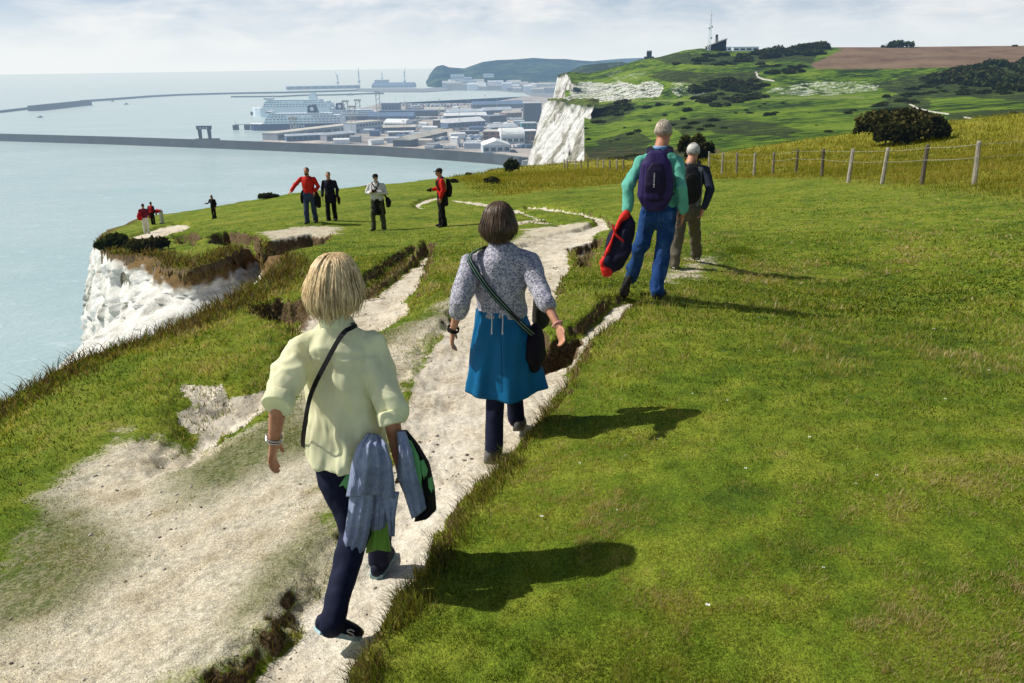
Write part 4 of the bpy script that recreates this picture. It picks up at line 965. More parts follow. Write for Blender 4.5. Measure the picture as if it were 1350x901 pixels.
    card = panel('cardigan', [(484, 572, 499, 574, ya + .06), (470, 588, 508, 586, ya - .0), (463, 612, 516, 610, ya - .005), (459, 636, 519, 634, ya + .0), (456, 653, 521, 658, ya + .01)], m_card, None, .012, .035, ((.014, 1.5, 0), (.010, 3.6, 1)), 40, 34)
    tag(card, 'grey blue ribbed cardigan draped over the right forearm of the yellow shirted woman', 'cardigan')
    ck = [panel('sleeve', [(462, 640, 494, 640, ya + .03), (459, 670, 492, 670, ya + .03), (454, 702, 487, 704, ya + .035), (448, 728, 478, 733, ya + .04)], m_card, None, .012, .03, ((.005, 3, 0),), 24, 26, 2.0),
          panel('hem', [(488, 645, 514, 645, ya + .07), (489, 675, 511, 676, ya + .07), (490, 699, 508, 699, ya + .07)], m_card, None, .012, .02, ((.006, 2, 0),), 16, 16, 3.0),
          panel('hem', [(503, 650, 526, 650, ya + .04), (509, 680, 521, 682, ya + .045), (513, 705, 520, 708, ya + .05)], m_card, None, .012, .015, ((.006, 2, 0),), 16, 16, 5.0),
          panel('sleeve', [(523, 570, 534, 570, ya + .06), (525, 595, 544, 595, ya + .05), (523, 628, 550, 622, ya + .05), (532, 648, 556, 640, ya + .055), (543, 682, 562, 671, ya + .06)], m_card, None, .012, .03, ((.006, 2, 1),), 22, 30, 7.0)]
    adopt(card, ck)
    m_gr = cloth('jacket_green', (.14, .40, .15), .2, 12, .6, 300, .15, trans=.15); m_lime = cloth('jacket_lime', (.25, .50, .08), .15, 12, .6, 300, .15, trans=.2)
    jk = panel('jacket', [(528, 570, 536, 570, ya + .10), (534, 585, 552, 590, ya + .10), (540, 612, 566, 615, ya + .09), (548, 645, 573, 648, ya + .09), (549, 670, 575, 676, ya + .09), (546, 687, 566, 685, ya + .09)], M_BLACK, None, .02, .03, ((.010, 2, 0),), 22, 30, 4.0)
    tag(jk, 'black and green rain jacket bundled behind the cardigan on the forearm', 'jacket')
    jc = [panel('stripe', [(536, 580, 542, 582, ya + .06), (544, 600, 552, 602, ya + .05), (549, 625, 556, 627, ya + .05), (549, 650, 555, 652, ya + .05)], m_gr, None, .006, .004, (), 8, 18),
          panel('stripe', [(553, 608, 558, 606, ya + .055), (556, 622, 564, 620, ya + .05), (559, 630, 562, 630, ya + .05)], m_gr, None, .006, .004, (), 8, 12),
          panel('stripe', [(564, 632, 570, 628, ya + .05), (565, 642, 572, 646, ya + .05), (569, 648, 572, 648, ya + .05)], m_gr, None, .006, .004, (), 8, 12),
          panel('lining', [(486, 690, 510, 690, ya + .12), (484, 708, 512, 706, ya + .12), (482, 727, 515, 729, ya + .12)], m_lime, None, .012, .025, ((.008, 2, 0),), 20, 16),
          panel('lining', [(466, 612, 474, 616, ya + .06), (452, 632, 466, 640, ya + .07), (447, 639, 457, 646, ya + .08)], m_gr, None, .010, .008, (), 10, 12),
          panel('back_panel', [(446, 640, 462, 644, ya + .11), (449, 654, 470, 656, ya + .11), (454, 664, 476, 672, ya + .11), (470, 690, 500, 692, ya + .14)], M_BLACK, None, .012, .01, ((.006, 2, 0),), 14, 14)]
    adopt(jk, jc)
woman_yellow()

# ---- woman in the marled jumper and blue skirt
def woman_jumper():
    f = nrm((.06, 1, -.05)); up = np.array((0, 0, 1.0)); r = nrm(np.cross(f, up))
    pel = at_y(660, 424, 4.83); neck = at_y(659, 322, 4.86); hc = at_y(657, 293, 4.89)
    shL = at_y(622, 346, 4.85); shR = at_y(697, 344, 4.85)
    elL = on_ray(607, 398, shL, .270, True); wrL = on_ray(597, 436, elL, .235, False)
    elR = on_ray(715, 389, shR, .270, True); wrR = on_ray(736, 430, elR, .235, True)
    hipL = pel - r * .085 - up * .03; hipR = pel + r * .085 - up * .03
    heelL = foot_on(645, 612); toeL = heelL + np.array((.02, .235, 0)); ankL = heelL + np.array((.03, .05, .095))
    heelR = foot_on(683, 578); heelR = heelR + up * .05; toeR = heelR + np.array((.02, .24, -.045)); ankR = heelR + np.array((-.01, .07, .085))
    knL = lerp(hipL, ankL, .5) + f * .04 + r * .03; knR = lerp(hipR, ankR, .5) + f * .07 - r * .03
    print('W2 lens torso %.2f head %.2f legL %.2f legR %.2f' % tuple(np.linalg.norm(q) for q in (neck - pel, hc - neck, ankL - hipL, ankR - hipR)))
    L = Loft(); head(L, hc, f + np.array((0, 0, -.12)), up, .98)
    L.tube([neck - up * .06, neck, hc - up * .055 - f * .012], [.060, .052, .050], ref=r)
    L.tube([pel - up * .05, lerp(pel, neck, .35), lerp(pel, neck, .75), neck - up * .03], [.115, .10, .105, .05], [.08, .07, .065, .05], ref=r)
    for sh, el, wr, hd, pn, th, sz in ((shL, elL, wrL, at_y(595, 466, wrL[1] + .03) - wrL, r, f, .175), (shR, elR, wrR, at_y(742, 450, wrR[1] - .07) - wrR, -f * .5 - r * .5, up * .3 + r, .165)):
        L.tube([lerp(sh, el, .18), lerp(sh, el, .5), el, lerp(el, wr, .3), wr], [.038, .040, .036, .037, .026], [.045, .042, .035, .033, .021], ref=f)
        hand(L, wr, hd, pn, th, sz, .42)
    L.tube([hipL, knL, ankL], [.07, .05, .036], ref=r); L.tube([hipR, knR, ankR], [.07, .05, .036], ref=r)
    body = L.obj('person', M_SKIN, None, .0062, 2)
    tag(body, 'woman with brown bob in marled knit jumper and blue skirt walking on the chalk path', 'person')
    kids = []; S = Loft()
    S.tube([pel + up * .045, lerp(pel, neck, .28), lerp(pel, neck, .6), lerp(pel, neck, .82), neck - up * .035, neck + up * .002], [.158, .152, .170, .180, .110, .066], [.125, .118, .118, .104, .078, .060], ref=r, n=28, e=2.25, round_=False)
    for sh, el, wr in ((shL, elL, wrL), (shR, elR, wrR)):
        S.tube([lerp(neck - up * .06, sh, .62), sh - up * .008, lerp(sh, el, .4), lerp(sh, el, .85), el, lerp(el, wr, .30)], [.060, .074, .067, .063, .063, .054], [.060, .066, .064, .060, .060, .050], ref=f, n=20)
    m, t = newmat('jumper_marl'); v = t.obj(); fl = t.new('ShaderNodeTexVoronoi', ins={'Scale': 105.0}); t.l.new(v, fl.inputs['Vector'])
    sp_ = t.new('ShaderNodeSeparateColor', ins={0: fl.outputs['Color']}).outputs[0]
    cc = t.ramp(sp_, [(.30, (.055, .065, .13)), (.46, (.20, .21, .29)), (.60, (.60, .58, .62))]); cc = t.mix(.55, cc, t.ramp(t.noise(v, 130, 4, .7), [(.38, (.09, .10, .18)), (.62, (.62, .60, .63))]))
    finish(m, t, pbsdf(t, cc, .95, t.bump(t.math('ADD', fl.outputs['Distance'], t.noise(v, 220, 3)), .6, .006), .1)); m_j = m
    jumper = S.obj('jumper', m_j, None, .008, 3, wrinkle(.022, 9, 5)); kids.append(jumper)
    for sh, el, wr in ((shL, elL, wrL), (shR, elR, wrR)):          # pushed-up cuffs
        q = nrm(wr - el); C = Loft(); c0 = lerp(el, wr, .26); C.tube([c0, c0 + q * .02, c0 + q * .045], [.056, .058, .050], [.053, .055, .047], ref=f, n=18, round_=False); C.obj('cuff', m_j, jumper, .006, 2, wrinkle(.004, 40, 2))
    C = Loft(); C.tube([neck - up * .018, neck + up * .012], [.074, .066], [.068, .060], ref=r, n=24, round_=False); C.obj('neckband', m_j, jumper, .006, 2)
    # skirt: open A-line tube with soft folds
    nu, nv = 96, 44; V = np.empty((nv, nu, 3)); hemz = pel[2] - .455
    for j in range(nv):
        q = j / (nv - 1); c0 = pel + up * .085 + (np.array((.02, .015, hemz - pel[2] - .085))) * q
        rx = np.interp(q, [0, .25, 1], [.150, .185, .255]); ry = np.interp(q, [0, .25, 1], [.118, .142, .175])
        for i in range(nu):
            a = 2 * math.pi * i / nu; fo = q * (.020 * math.sin(a * 5 + 1 + .8 * q) + .012 * math.sin(a * 9 + 2.2)) + .004 * math.sin(a * 14 + 9 * q)
            V[j, i] = c0 + r * (rx + fo) * math.cos(a) + f * (ry + fo) * math.sin(a) - up * (.045 * q * q * max(0, -math.sin(a)) ** 1.5)
    V = V + (.020 * fbm(V[..., 0] * 8, V[..., 1] * 8, V[..., 2] * 5, 3))[..., None] * np.array((.6, -.8, 0))
    bk = -math.pi / 2; ia = int(round(.75 * nu)) % nu
    V[:, ia] += -f * -.006
    Vi = V.copy(); cen = V.mean(1, keepdims=True); Vi = V + (cen - V) * .02
    AV = np.concatenate([V.reshape(-1, 3), Vi.reshape(-1, 3)]); o = nv * nu; Fq = []
    for j in range(nv - 1):
        for i in range(nu):
            a, b = j * nu + i, j * nu + (i + 1) % nu; Fq += [(a, b, b + nu, a + nu), (o + a, o + a + nu, o + b + nu, o + b)]
    for i in range(nu): a, b = (nv - 1) * nu + i, (nv - 1) * nu + (i + 1) % nu; Fq.append((a, b, o + b, o + a))
    m_sk = cloth('skirt_blue', (.004, .115, .27), .14, 9, .55, 500, .12)
    skirt = link('skirt', npmesh('skirt', AV, np.array(Fq)), m_sk); kids.append(skirt)
    mb = MB()
    mb.tube([pel + up * (.08 - .5 * q) - f * (.138 + .075 * q ** .8) + r * (.012 + .004 * q) for q in np.linspace(.02, .98, 12)], .0022, 5)
    mb.build('seam', cloth('skirt_seam', (.002, .045, .12)), skirt)
    for q in (-.045, .022):
        mb = MB(); p0 = pel + up * .085 - f * .132 + r * q; mb.tube([p0, p0 - up * .05 - f * .016 + r * .002, p0 - up * .10 - f * .028, p0 - up * .125 - f * .03], [.0035, .0035, .0035, .005], 6); mb.build('drawstring', M_SHOE_WHITE, skirt)
    T = Loft(); T.tube([pel, pel - up * .12], [.13, .12], [.10, .10], ref=r)
    for hip, kn, an in ((hipL, knL, ankL), (hipR, knR, ankR)): T.tube([hip, lerp(hip, kn, .5), kn, lerp(kn, an, .5), an + up * -.025], [.085, .078, .064, .058, .058], [.088, .08, .066, .06, .06], ref=r, n=18)
    kids.append(T.obj('trousers', M_NAVY, None, .010, 3, wrinkle(.005, 13, 4)))
    for a, h, t_ in ((ankL, heelL, toeL), (ankR, heelR, toeR)): kids.append(shoe(None, a, h, t_, up, (M_SHOE_GREY, M_SOLE_GREY)))
    kids.append(bob(None, hc, f + np.array((0, 0, -.08)), up, hairmat('hair_brown', (.010, .006, .004), (.125, .075, .040)), .122, .094, .108, 4200, 5, .15, .30, .008, .0025, jit=.010))
    # watch on the left wrist, thin bangle on the right
    for nm, wr, el, mt, rad_, wd in (('watch', wrL, elL, M_BLACK, .034, .011), ('bangle', wrR, elR, cloth('bangle_pink', (.62, .30, .30)), .032, .0035)):
        mb = MB(); ax = nrm(wr - el); c0 = wr - ax * .012; a = nrm(np.cross(ax, (0, 1, .1))); b = np.cross(ax, a); N = 24; rings = []
        for k in range(N + 1):
            q = 2 * math.pi * k / N; dr = a * math.cos(q) * 1.0 + b * math.sin(q) * .86
            rings.append([mb.bm.verts.new(c0 + dr * (rad_ + e) + ax * s) for s, e in ((-wd, 0), (-wd, .005), (wd, .005), (wd, 0))])
        for A, B in zip(rings, rings[1:]):
            for k in range(4): mb.bm.faces.new([A[k], A[(k + 1) % 4], B[(k + 1) % 4], B[k]])
        w_ = mb.build(nm, mt, None, True); kids.append(w_)
        if nm == 'watch': mb = MB(); mb.cbox((0, 0, 0), (.03, .008, .03)); q = mb.build('dial', M_SHOE_BLACK, w_, bevel=.002); q.location = c0 - np.array((.018, .030, 0)); q.rotation_euler = (0, .3, -.5)
    adopt(body, kids)
    bag = empty('shoulder_bag', pel + r * .19); tag(bag, 'black cloth shoulder bag with striped strap on the woman in the blue skirt', 'bag')
    top = neck * .42 + shL * .58 + up * .03
    ctr = lambda p: lerp(pel, neck, .5) + f * .02
    pts = [top + f * .10 - up * .03, top + f * .03 + up * .012, at_y(619, 338, neck[1] - .085), at_y(627, 357, neck[1] - .135), at_y(646, 384, neck[1] - .155), at_y(668, 408, neck[1] - .155), at_y(688, 428, pel[1] - .155), at_y(701, 440, pel[1] - .10), at_y(709, 448, pel[1] - .02)]
    bk = [strap('strap', pts, .038, M_STRAP, None, ctr, .004)]
    for q in (-.009, .009):
        off = [np.array(p) + nrm(np.array(p) - ctr(p)) * .0035 + nrm(np.cross(nrm(np.array(pts[min(i + 1, 8)]) - np.array(pts[max(i - 1, 0)])), nrm(np.array(p) - ctr(p)))) * q for i, p in enumerate(pts)]
        bk.append(strap('stripe', off, .0045, cloth('strap_stripe', (.16, .28, .24)), None, ctr, .002))
    B = Loft(); c0 = at_y(706, 452, pel[1] - .03)
    B.tube([c0 + up * .10, c0 + up * .03, c0 - up * .08, c0 - up * .17], [.05, .10, .115, .06], [.03, .05, .055, .03], ref=f * .75 + r * .2 - up * .1, n=20, e=2.5)
    bk.append(B.obj('pouch', cloth('bag_black', (.012, .010, .016), rough=.9), None, .009, 3, wrinkle(.006, 14, 2))); adopt(bag, bk)
    # soft dark case carried in front of her, showing past her right elbow
    B = Loft(); q = at_y(713, 376, 4.98); B.tube([q + up * .03, q, q - up * .10, q - up * .24], [.035, .045, .05, .06], [.03, .035, .05, .06], ref=r, n=14)
    o = B.obj('camera_case', cloth('case_olive', (.035, .032, .024)), None, .009, 2, wrinkle(.004, 20)); tag(o, 'dark soft camera case hanging in front of the woman in the marled jumper', 'case')
woman_jumper()

# ---- man in the green jumper with a purple rucksack
def jeansmat():
    m, t = newmat('jeans_denim'); v = t.obj()
    c = t.ramp(t.math('ADD', t.math('MULTIPLY', t.noise(v, 9, 4), .6), t.math('MULTIPLY', t.noise(v, 260, 3), .4)), [(.36, (.008, .030, .115)), (.52, (.016, .060, .20)), (.68, (.06, .14, .32))])
    return finish(m, t, pbsdf(t, c, .85, t.bump(t.noise(v, 34, 4), .3, .01), .15))
M_JEANS = jeansmat()
def man(spec):
    f, up = nrm(spec['f']), np.array((0, 0, 1.0)); r = nrm(np.cross(f, up)); S_ = spec
    pel, neck, hc, shL, shR = S_['pel'], S_['neck'], S_['hc'], S_['shL'], S_['shR']; vx = S_.get('voxel', .0075); k = S_.get('k', 1.0)
    L = Loft(); head(L, hc, S_.get('hf', f + np.array((0, 0, -.1))), up, 1.02 * k)
    L.tube([neck - up * .06, neck, hc - up * .05 - f * .012], [.076 * k, .070 * k, .066 * k], ref=r)
    L.tube([pel - up * .05, lerp(pel, neck, .35), lerp(pel, neck, .75), neck - up * .03], [.12, .11, .115, .05], [.085, .08, .075, .05], ref=r)
    for s in 'LR':
        sh, el, wr = S_['sh' + s], S_['el' + s], S_['wr' + s]
        L.tube([sh, el, wr], [.045, .038, .028], ref=f); hand(L, wr, S_['hd' + s], S_['pn' + s], S_['th' + s], .192 * k, S_.get('curl' + s, .45))
        hip = pel + r * (.085 if s == 'R' else -.085) - up * .03; S_['hip' + s] = hip; L.tube([hip, S_['kn' + s], S_['an' + s]], [.07, .05, .038], ref=r)
    body = L.obj('person', S_.get('skin', M_SKIN), None, vx * .85, 2); tag(body, S_['label'], 'person'); kids = []
    J = Loft(); hem = S_.get('hem', .0)
    w = S_.get('w', 1.0)
    J.tube([pel + up * hem, pel + up * (hem + .07), lerp(pel, neck, .45), lerp(pel, neck, .68), lerp(pel, neck, .85), neck - up * .03, neck + up * .012], [.172 * w, .182 * w, .185 * w, .198 * w, .195 * w, .12, .075], [.128 * w, .138 * w, .138 * w, .132 * w, .11, .082, .07], ref=r, n=28, e=2.3, round_=False)
    for s in 'LR':
        sh, el, wr = S_['sh' + s], S_['el' + s], S_['wr' + s]
        if S_.get('vest'): continue
        J.tube([lerp(neck - up * .06, sh, .6), sh - up * .005, lerp(sh, el, .45), el, lerp(el, wr, .5), lerp(el, wr, .93)], [.058, .066, .066, .062, .057, .050], [.058, .064, .064, .060, .055, .046], ref=f, n=20)
    top = J.obj(S_['topname'], S_['top'], None, vx * 1.1, 3, wrinkle(.018, 12, S_.get('seed', 1.0))); kids.append(top)
    if S_.get('vest'):
        for s in 'LR':
            sh, el, wr = S_['sh' + s], S_['el' + s], S_['wr' + s]; A = Loft()
            A.tube([lerp(neck - up * .06, sh, .75), sh - up * .005, lerp(sh, el, .45), el, lerp(el, wr, .5), lerp(el, wr, .93)], [.058, .080, .072, .064, .056, .048], [.06, .074, .068, .062, .054, .045], ref=f, n=20)
            A.obj('sleeve', S_['vest'], top, vx * 1.1, 3, wrinkle(.008, 9, 2.0))
    if 'collar' in S_:
        C = Loft(); C.tube([neck - up * .01, neck + up * .035], [.078, .074], [.076, .072], ref=r, n=22, round_=False); C.obj('collar', S_['collar'], top, vx * .8, 2)
    T = Loft(); T.tube([pel + up * .07, pel - up * .02, pel - up * .10], [.155 * w, .170 * w, .155 * w], [.118 * w, .135 * w, .12 * w], ref=r, n=22)
    for s in 'LR':
        hip, kn, an = S_['hip' + s], S_['kn' + s], S_['an' + s]; q = nrm(an - kn)
        T.tube([hip + up * .02, lerp(hip, kn, .4), kn, lerp(kn, an, .5), an + q * .03], [.100 * w, .094 * w, .076, .072, .074], [.112 * w, .098 * w, .078, .074, .08], ref=r, n=18)
    tr = T.obj('trousers', S_['legs'], None, vx * 1.2, 3, wrinkle(.026, 9, 7)); kids.append(tr)
    for s in 'LR': kids.append(shoe(None, S_['an' + s], S_['heel' + s], S_['toe' + s], S_.get('sup' + s, up), S_['shoes'], 1.1, vx))
    if S_.get('hair') is not None:
        H = Loft(); A = [r, f, up]; hf = nrm(S_.get('hf', f)); c = hc
        H.ball(c + up * .034 - hf * .020, (.084 * k, .098 * k, .092 * k), [np.cross(hf, up), hf, up], 20); H.ball(c - hf * .052 - up * .02, (.066 * k, .052 * k, .055 * k), A, 16)
        def df(co, nr):
            q = (co - c) @ hf; h = (co - c) @ up; inn = sstep(.030, .055, q) * sstep(.085, .055, h)
            co = co + nr * (.006 * fbm(co[:, 0] * 60, co[:, 1] * 60, co[:, 2] * 30, 3))[:, None]
            return c + (co - c) * (1 - .35 * inn)[:, None]
        if S_.get('fine'): kids.append(bob(None, hc, S_.get('hf', f), up, S_['hair'], .026, .078 * k, .097 * k, 4200, 7, 0, .35, 0, .0016, jit=.009))
        else: kids.append(H.obj('hair', S_['hair'], None, vx * .8, 2, df))
    adopt(body, kids); return body, top, tr, r, f, up

def rucksack(name, label, c, r, f, up, w, h, d, mat, trim, sh, neck, taper=.75, text=False):
    """c: middle of the back panel; lies against the back on the -f side"""
    root = empty(name, c - up * h / 2); tag(root, label, 'rucksack'); out = []
    B = Loft(); b = c - f * (d * .5)
    B.tube([b - up * h * .44, b - up * h * .30, b, b + up * h * .28, b + up * h * .44], [w * .40, w * .5, w * .5, w * .5 * (taper + .12), w * .5 * taper * .8], [d * .42, d * .55, d * .52, d * .42, d * .26], ref=r, n=26, e=2.6)
    def df(co, nr):
        u = (co - b) @ r / w; v = (co - b) @ up / h
        g = np.exp(-((np.abs(u) - .33 - .1 * (v < 0) * 0) / .02) ** 2) * .006
        return wrinkle(.007, 10, 3)(co, nr) - nr * g[:, None]
    pk = B.obj('pack', mat, None, .009, 3, df); out.append(pk)
    P = Loft(); pb = b - f * d * .38 - up * h * .04
    P.tube([pb - up * h * .30, pb - up * h * .05, pb + up * h * .22, pb + up * h * .33], [w * .30, w * .33, w * .27, w * .16], [d * .16, d * .22, d * .16, d * .10], ref=r, n=20, e=2.8); out.append(P.obj('front_pocket', trim, None, .009, 3, wrinkle(.004, 16, 6)))
    for s, q in (('L', -1), ('R', 1)):
        S_ = sh[s]; tp = b + up * h * .40 + r * q * w * .18
        pts = [tp - f * .0, tp + up * .05 + f * .02 + r * q * .02, lerp(neck, S_, .55) + up * .060 - f * .09, lerp(neck, S_, .58) + up * .085, lerp(neck, S_, .62) + f * .09 - up * .02, S_ * .7 + neck * .3 + f * .15 - up * .16, S_ + f * .10 - up * .30 + r * q * -.02, b + r * q * w * .48 - up * h * .30 + f * d * .5]
        out.append(strap('strap', pts, .052, trim, None, lambda p: c + f * .10, .012, 50))
    mb = MB(); t0 = b + up * h * .45; mb.tube([t0 - r * .045 + up * .00, t0 - r * .03 + up * .05, t0 + r * .03 + up * .05, t0 + r * .045], .007, 8); out.append(mb.build('grab_loop', trim, None, True))
    mb = MB(); mb.tube([b + up * h * (.40 - .001 * q) - f * d * .0 + r * w * (-.05 + .0 * q) - f * d * (.22 + .10 * math.sin(q)) for q in np.linspace(0, .3, 3)], .003, 6)
    adopt(root, out); return root, b

def green_man():
    f = nrm((.20, 1, -.04)); up = np.array((0, 0, 1.0)); r = nrm(np.cross(f, up)); Y = 8.22
    s = dict(f=f, pel=at_y(869, 274, Y), neck=at_y(871, 197, Y + .02), hc=at_y(875, 175, Y + .08), shL=at_y(845, 212, Y + .02), shR=at_y(893, 212, Y - .03), hf=f + np.array((.35, 0, -.14)))
    s['elL'] = on_ray(828, 246, s['shL'], .30, True); s['wrL'] = on_ray(827, 281, s['elL'], .26, False); s['elR'] = on_ray(898, 249, s['shR'], .30, True); s['wrR'] = on_ray(901, 281, s['elR'], .26, False)
    s['heelR'] = foot_on(864, 395); s['toeR'] = s['heelR'] + np.array((.13, .25, .0)); s['anR'] = s['heelR'] + np.array((.03, .06, .10))
    s['toeL'] = foot_on(822, 391) + np.array((0, .02, 0)); s['heelL'] = at_y(828, 366, s['toeL'][1] - .10); s['anL'] = at_y(832, 363, s['toeL'][1] - .01); s['supL'] = np.array((0, -.9, .6))
    s['knR'] = lerp(s['pel'] + r * .085, s['anR'], .5) + f * .06; s['knL'] = at_y(846, 325, Y + .10)
    s['hdL'] = np.array((-.02, .03, -1)); s['pnL'] = r; s['thL'] = f; s['hdR'] = np.array((-.05, .25, -1)); s['pnR'] = -r; s['thR'] = f; s['curlL'] = 1.0
    print('M1 torso %.2f head %.2f legs %.2f %.2f' % tuple(np.linalg.norm(q) for q in (s['neck'] - s['pel'], s['hc'] - s['neck'], s['anL'] - s['pel'], s['anR'] - s['pel'])))
    s.update(label='grey haired man in mint green jumper and blue jeans with a purple rucksack', topname='jumper', top=cloth('jumper_mint', (.12, .40, .31), .14, 7, .9, 600, .12), collar=cloth('collar_blue', (.22, .38, .66)), legs=M_JEANS, shoes=(M_SHOE_BLACK, M_SOLE_BLACK), hem=.005, fine=True, hair=hairmat('hair_sandy_grey', (.20, .15, .11), (.68, .58, .46), .6), skin=M_SKIN2)
    body, top, tr, r, f, up = man(s)
    H = Loft()                                                    # back pockets of the jeans
    for q in (-.075, .085):
        c0 = s['pel'] - f * .135 + r * q - up * .075
        mb = MB(); mb.prism([(-.055, .06), (.055, .06), (.055, -.045), (0, -.07), (-.055, -.045)], -.004, .004, Matrix.Translation(Vector(c0)) @ Matrix(((r[0], up[0], -f[0]), (r[1], up[1], -f[1]), (r[2], up[2], -f[2]))).to_4x4()); mb.build('back_pocket', M_JEANS, tr, bevel=.003)
    for o in children(tr):
        o.parent = None; o.parent = tr; o.matrix_parent_inverse = tr.matrix_world.inverted()
    m_pu = cloth('rucksack_purple', (.030, .019, .090), .25, 14, .6, 300, .2); m_dk = cloth('rucksack_dark_purple', (.013, .009, .034), .25, 14, .6, 300, .2)
    c = lerp(s['pel'], s['neck'], .52) - f * .13 + r * -.035
    rk, b = rucksack('rucksack', 'dark purple rucksack with padded straps on the man in the green jumper', c, r, f, up, .345, .55, .19, m_pu, m_dk, dict(L=s['shL'], R=s['shR']), s['neck'])
    # a pale vertical maker's mark on the pack, too small in the photo to read
    mb = MB(); Rm = Matrix(((r[0], up[0], -f[0]), (r[1], up[1], -f[1]), (r[2], up[2], -f[2]))).to_4x4()
    for i in range(7):
        mb.cbox((0, 0, 0), (.010 + .004 * (i % 2), .013, .006), Matrix.Translation(Vector(b - f * .135 - r * .015 + up * (.07 - .021 * i))) @ Rm)
    o = mb.build('maker_mark', M_SHOE_WHITE); adopt(rk, [o])
    # jacket carried in the left hand
    jw = s['wrL'] - up * .07
    J = Loft(); pL = [at_y(826, 284, jw[1] - .02), at_y(822, 305, jw[1] - .05), at_y(814, 327, jw[1] - .07), at_y(805, 348, jw[1] - .08), at_y(800, 356, jw[1] - .07)]
    J.tube(pL, [.06, .115, .135, .105, .06], [.05, .075, .085, .07, .045], ref=r, n=22, e=2.4)
    jk = J.obj('jacket', cloth('jacket_navy', (.010, .010, .028), .3, 20, .7), None, .010, 3, wrinkle(.034, 8, 4)); tag(jk, 'folded navy and red waterproof jacket hanging from the green jumpered man\'s left hand', 'jacket')
    m_red = cloth('jacket_red', (.62, .025, .020), .25, 16, .6)
    R1 = Loft(); R1.tube([at_y(825, 283, jw[1] - .055), at_y(817, 292, jw[1] - .075), at_y(811, 305, jw[1] - .095), at_y(805, 322, jw[1] - .10), at_y(798, 338, jw[1] - .09), at_y(794, 348, jw[1] - .09)], [.042, .026, .014, .014, .020, .030], [.04, .04, .04, .045, .045, .05], ref=r, n=14)
    R1.tube([at_y(799, 351, jw[1] - .09), at_y(799, 356, jw[1] - .10), at_y(800, 361, jw[1] - .10)], [.06, .062, .055], [.05, .05, .035], ref=r, n=14)
    a = R1.obj('lining', m_red, None, .009, 3, wrinkle(.012, 13, 2))
    a2 = strap('piping', [at_y(808, 297, jw[1] - .13), at_y(811, 308, jw[1] - .155), at_y(818, 315, jw[1] - .165), at_y(825, 320, jw[1] - .14)], .022, m_red, None, lambda p: np.array(pL[2]) + f * .05, .01); adopt(jk, [a, a2])
green_man()

def cap_man():
    f = nrm((.10, 1, -.03)); up = np.array((0, 0, 1.0)); r = nrm(np.cross(f, up)); Y = 11.05
    s = dict(f=f, pel=at_y(907, 272, Y), neck=at_y(910, 216, Y + .02), hc=at_y(914, 201, Y + .08), shL=at_y(889, 224, Y), shR=at_y(929, 224, Y), hf=f + np.array((.15, 0, -.1)), k=.98)
    s['elL'] = on_ray(887, 251, s['shL'], .29, True); s['wrL'] = on_ray(892, 276, s['elL'], .25, False); s['elR'] = on_ray(936, 250, s['shR'], .29, True); s['wrR'] = on_ray(928, 275, s['elR'], .25, False)
    s['heelL'] = foot_on(889, 356); s['toeL'] = s['heelL'] + np.array((.04, .25, 0)); s['anL'] = s['heelL'] + np.array((.01, .06, .10))
    s['heelR'] = foot_on(918, 346) + up * .03; s['toeR'] = s['heelR'] + np.array((.06, .25, -.03)); s['anR'] = s['heelR'] + np.array((.0, .06, .10))
    s['knL'] = lerp(s['pel'] - r * .09, s['anL'], .5) + f * .03; s['knR'] = lerp(s['pel'] + r * .09, s['anR'], .5) + f * .06
    s['hdL'] = np.array((.1, .2, -1)); s['pnL'] = r; s['thL'] = f; s['hdR'] = np.array((-.25, .2, -1)); s['pnR'] = -r; s['thR'] = f
    print('M2 torso %.2f head %.2f legs %.2f %.2f' % tuple(np.linalg.norm(q) for q in (s['neck'] - s['pel'], s['hc'] - s['neck'], s['anL'] - s['pel'], s['anR'] - s['pel'])))
    s.update(label='man in pale grey cap and grey gilet walking ahead with a black rucksack', topname='gilet', top=cloth('gilet_grey', (.20, .21, .22), .2, 9, .8), vest=cloth('sleeve_navy', (.022, .030, .048), .2, 9, .8), legs=cloth('trousers_taupe', (.115, .098, .078), .22, 9, .85), shoes=(M_SHOE_WHITE, M_SOLE_BLACK), hem=.0, fine=True, hair=hairmat('hair_grey', (.25, .24, .23), (.60, .59, .57), .6), w=.96, voxel=.0085)
    body, top, tr, r, f, up = man(s)
    hf = nrm(s['hf'] * np.array((1, 1, 0))); hr = np.cross(hf, up); c = s['hc']; C = Loft()
    C.ball(c + up * .045 - hf * .012, (.088, .104, .078), [hr, hf, up], 24)
    m_cap = cloth('cap_grey', (.52, .51, .48), .12, 20, .85)
    C.tube([c + up * .030 - hf * .0, c + up * .046 - hf * .0], [.090, .090], [.106, .106], ref=hr, n=24, round_=False)
    cap = C.obj('cap', m_cap, None, .007, 2)
    mb = MB(); mb.tube([c + hf * (.085 + .065 * math.sin(q)) + hr * .075 * math.cos(q) + up * (.030 + .012 * math.sin(q)) for q in np.linspace(0, math.pi, 12)] , .006, 6)
    bm = mb.bm; vs = [bm.verts.new(c + hf * (.080 + .070 * math.sin(q)) + hr * .078 * math.cos(q) + up * (.034 - .018 * math.sin(q))) for q in np.linspace(0, math.pi, 14)]; bm.faces.new(vs); mb.build('peak', m_cap, cap)
    o = cap; adopt(body, [o])
    m_bk = cloth('rucksack_black', (.012, .013, .018), .3, 14, .6, 300, .2)
    c0 = lerp(s['pel'], s['neck'], .55) - f * .125 - r * .01
    rucksack('rucksack', 'small black rucksack on the man in the grey cap', c0, r, f, up, .30, .48, .15, m_bk, M_STRAP, dict(L=s['shL'], R=s['shR']), s['neck'])
cap_man()
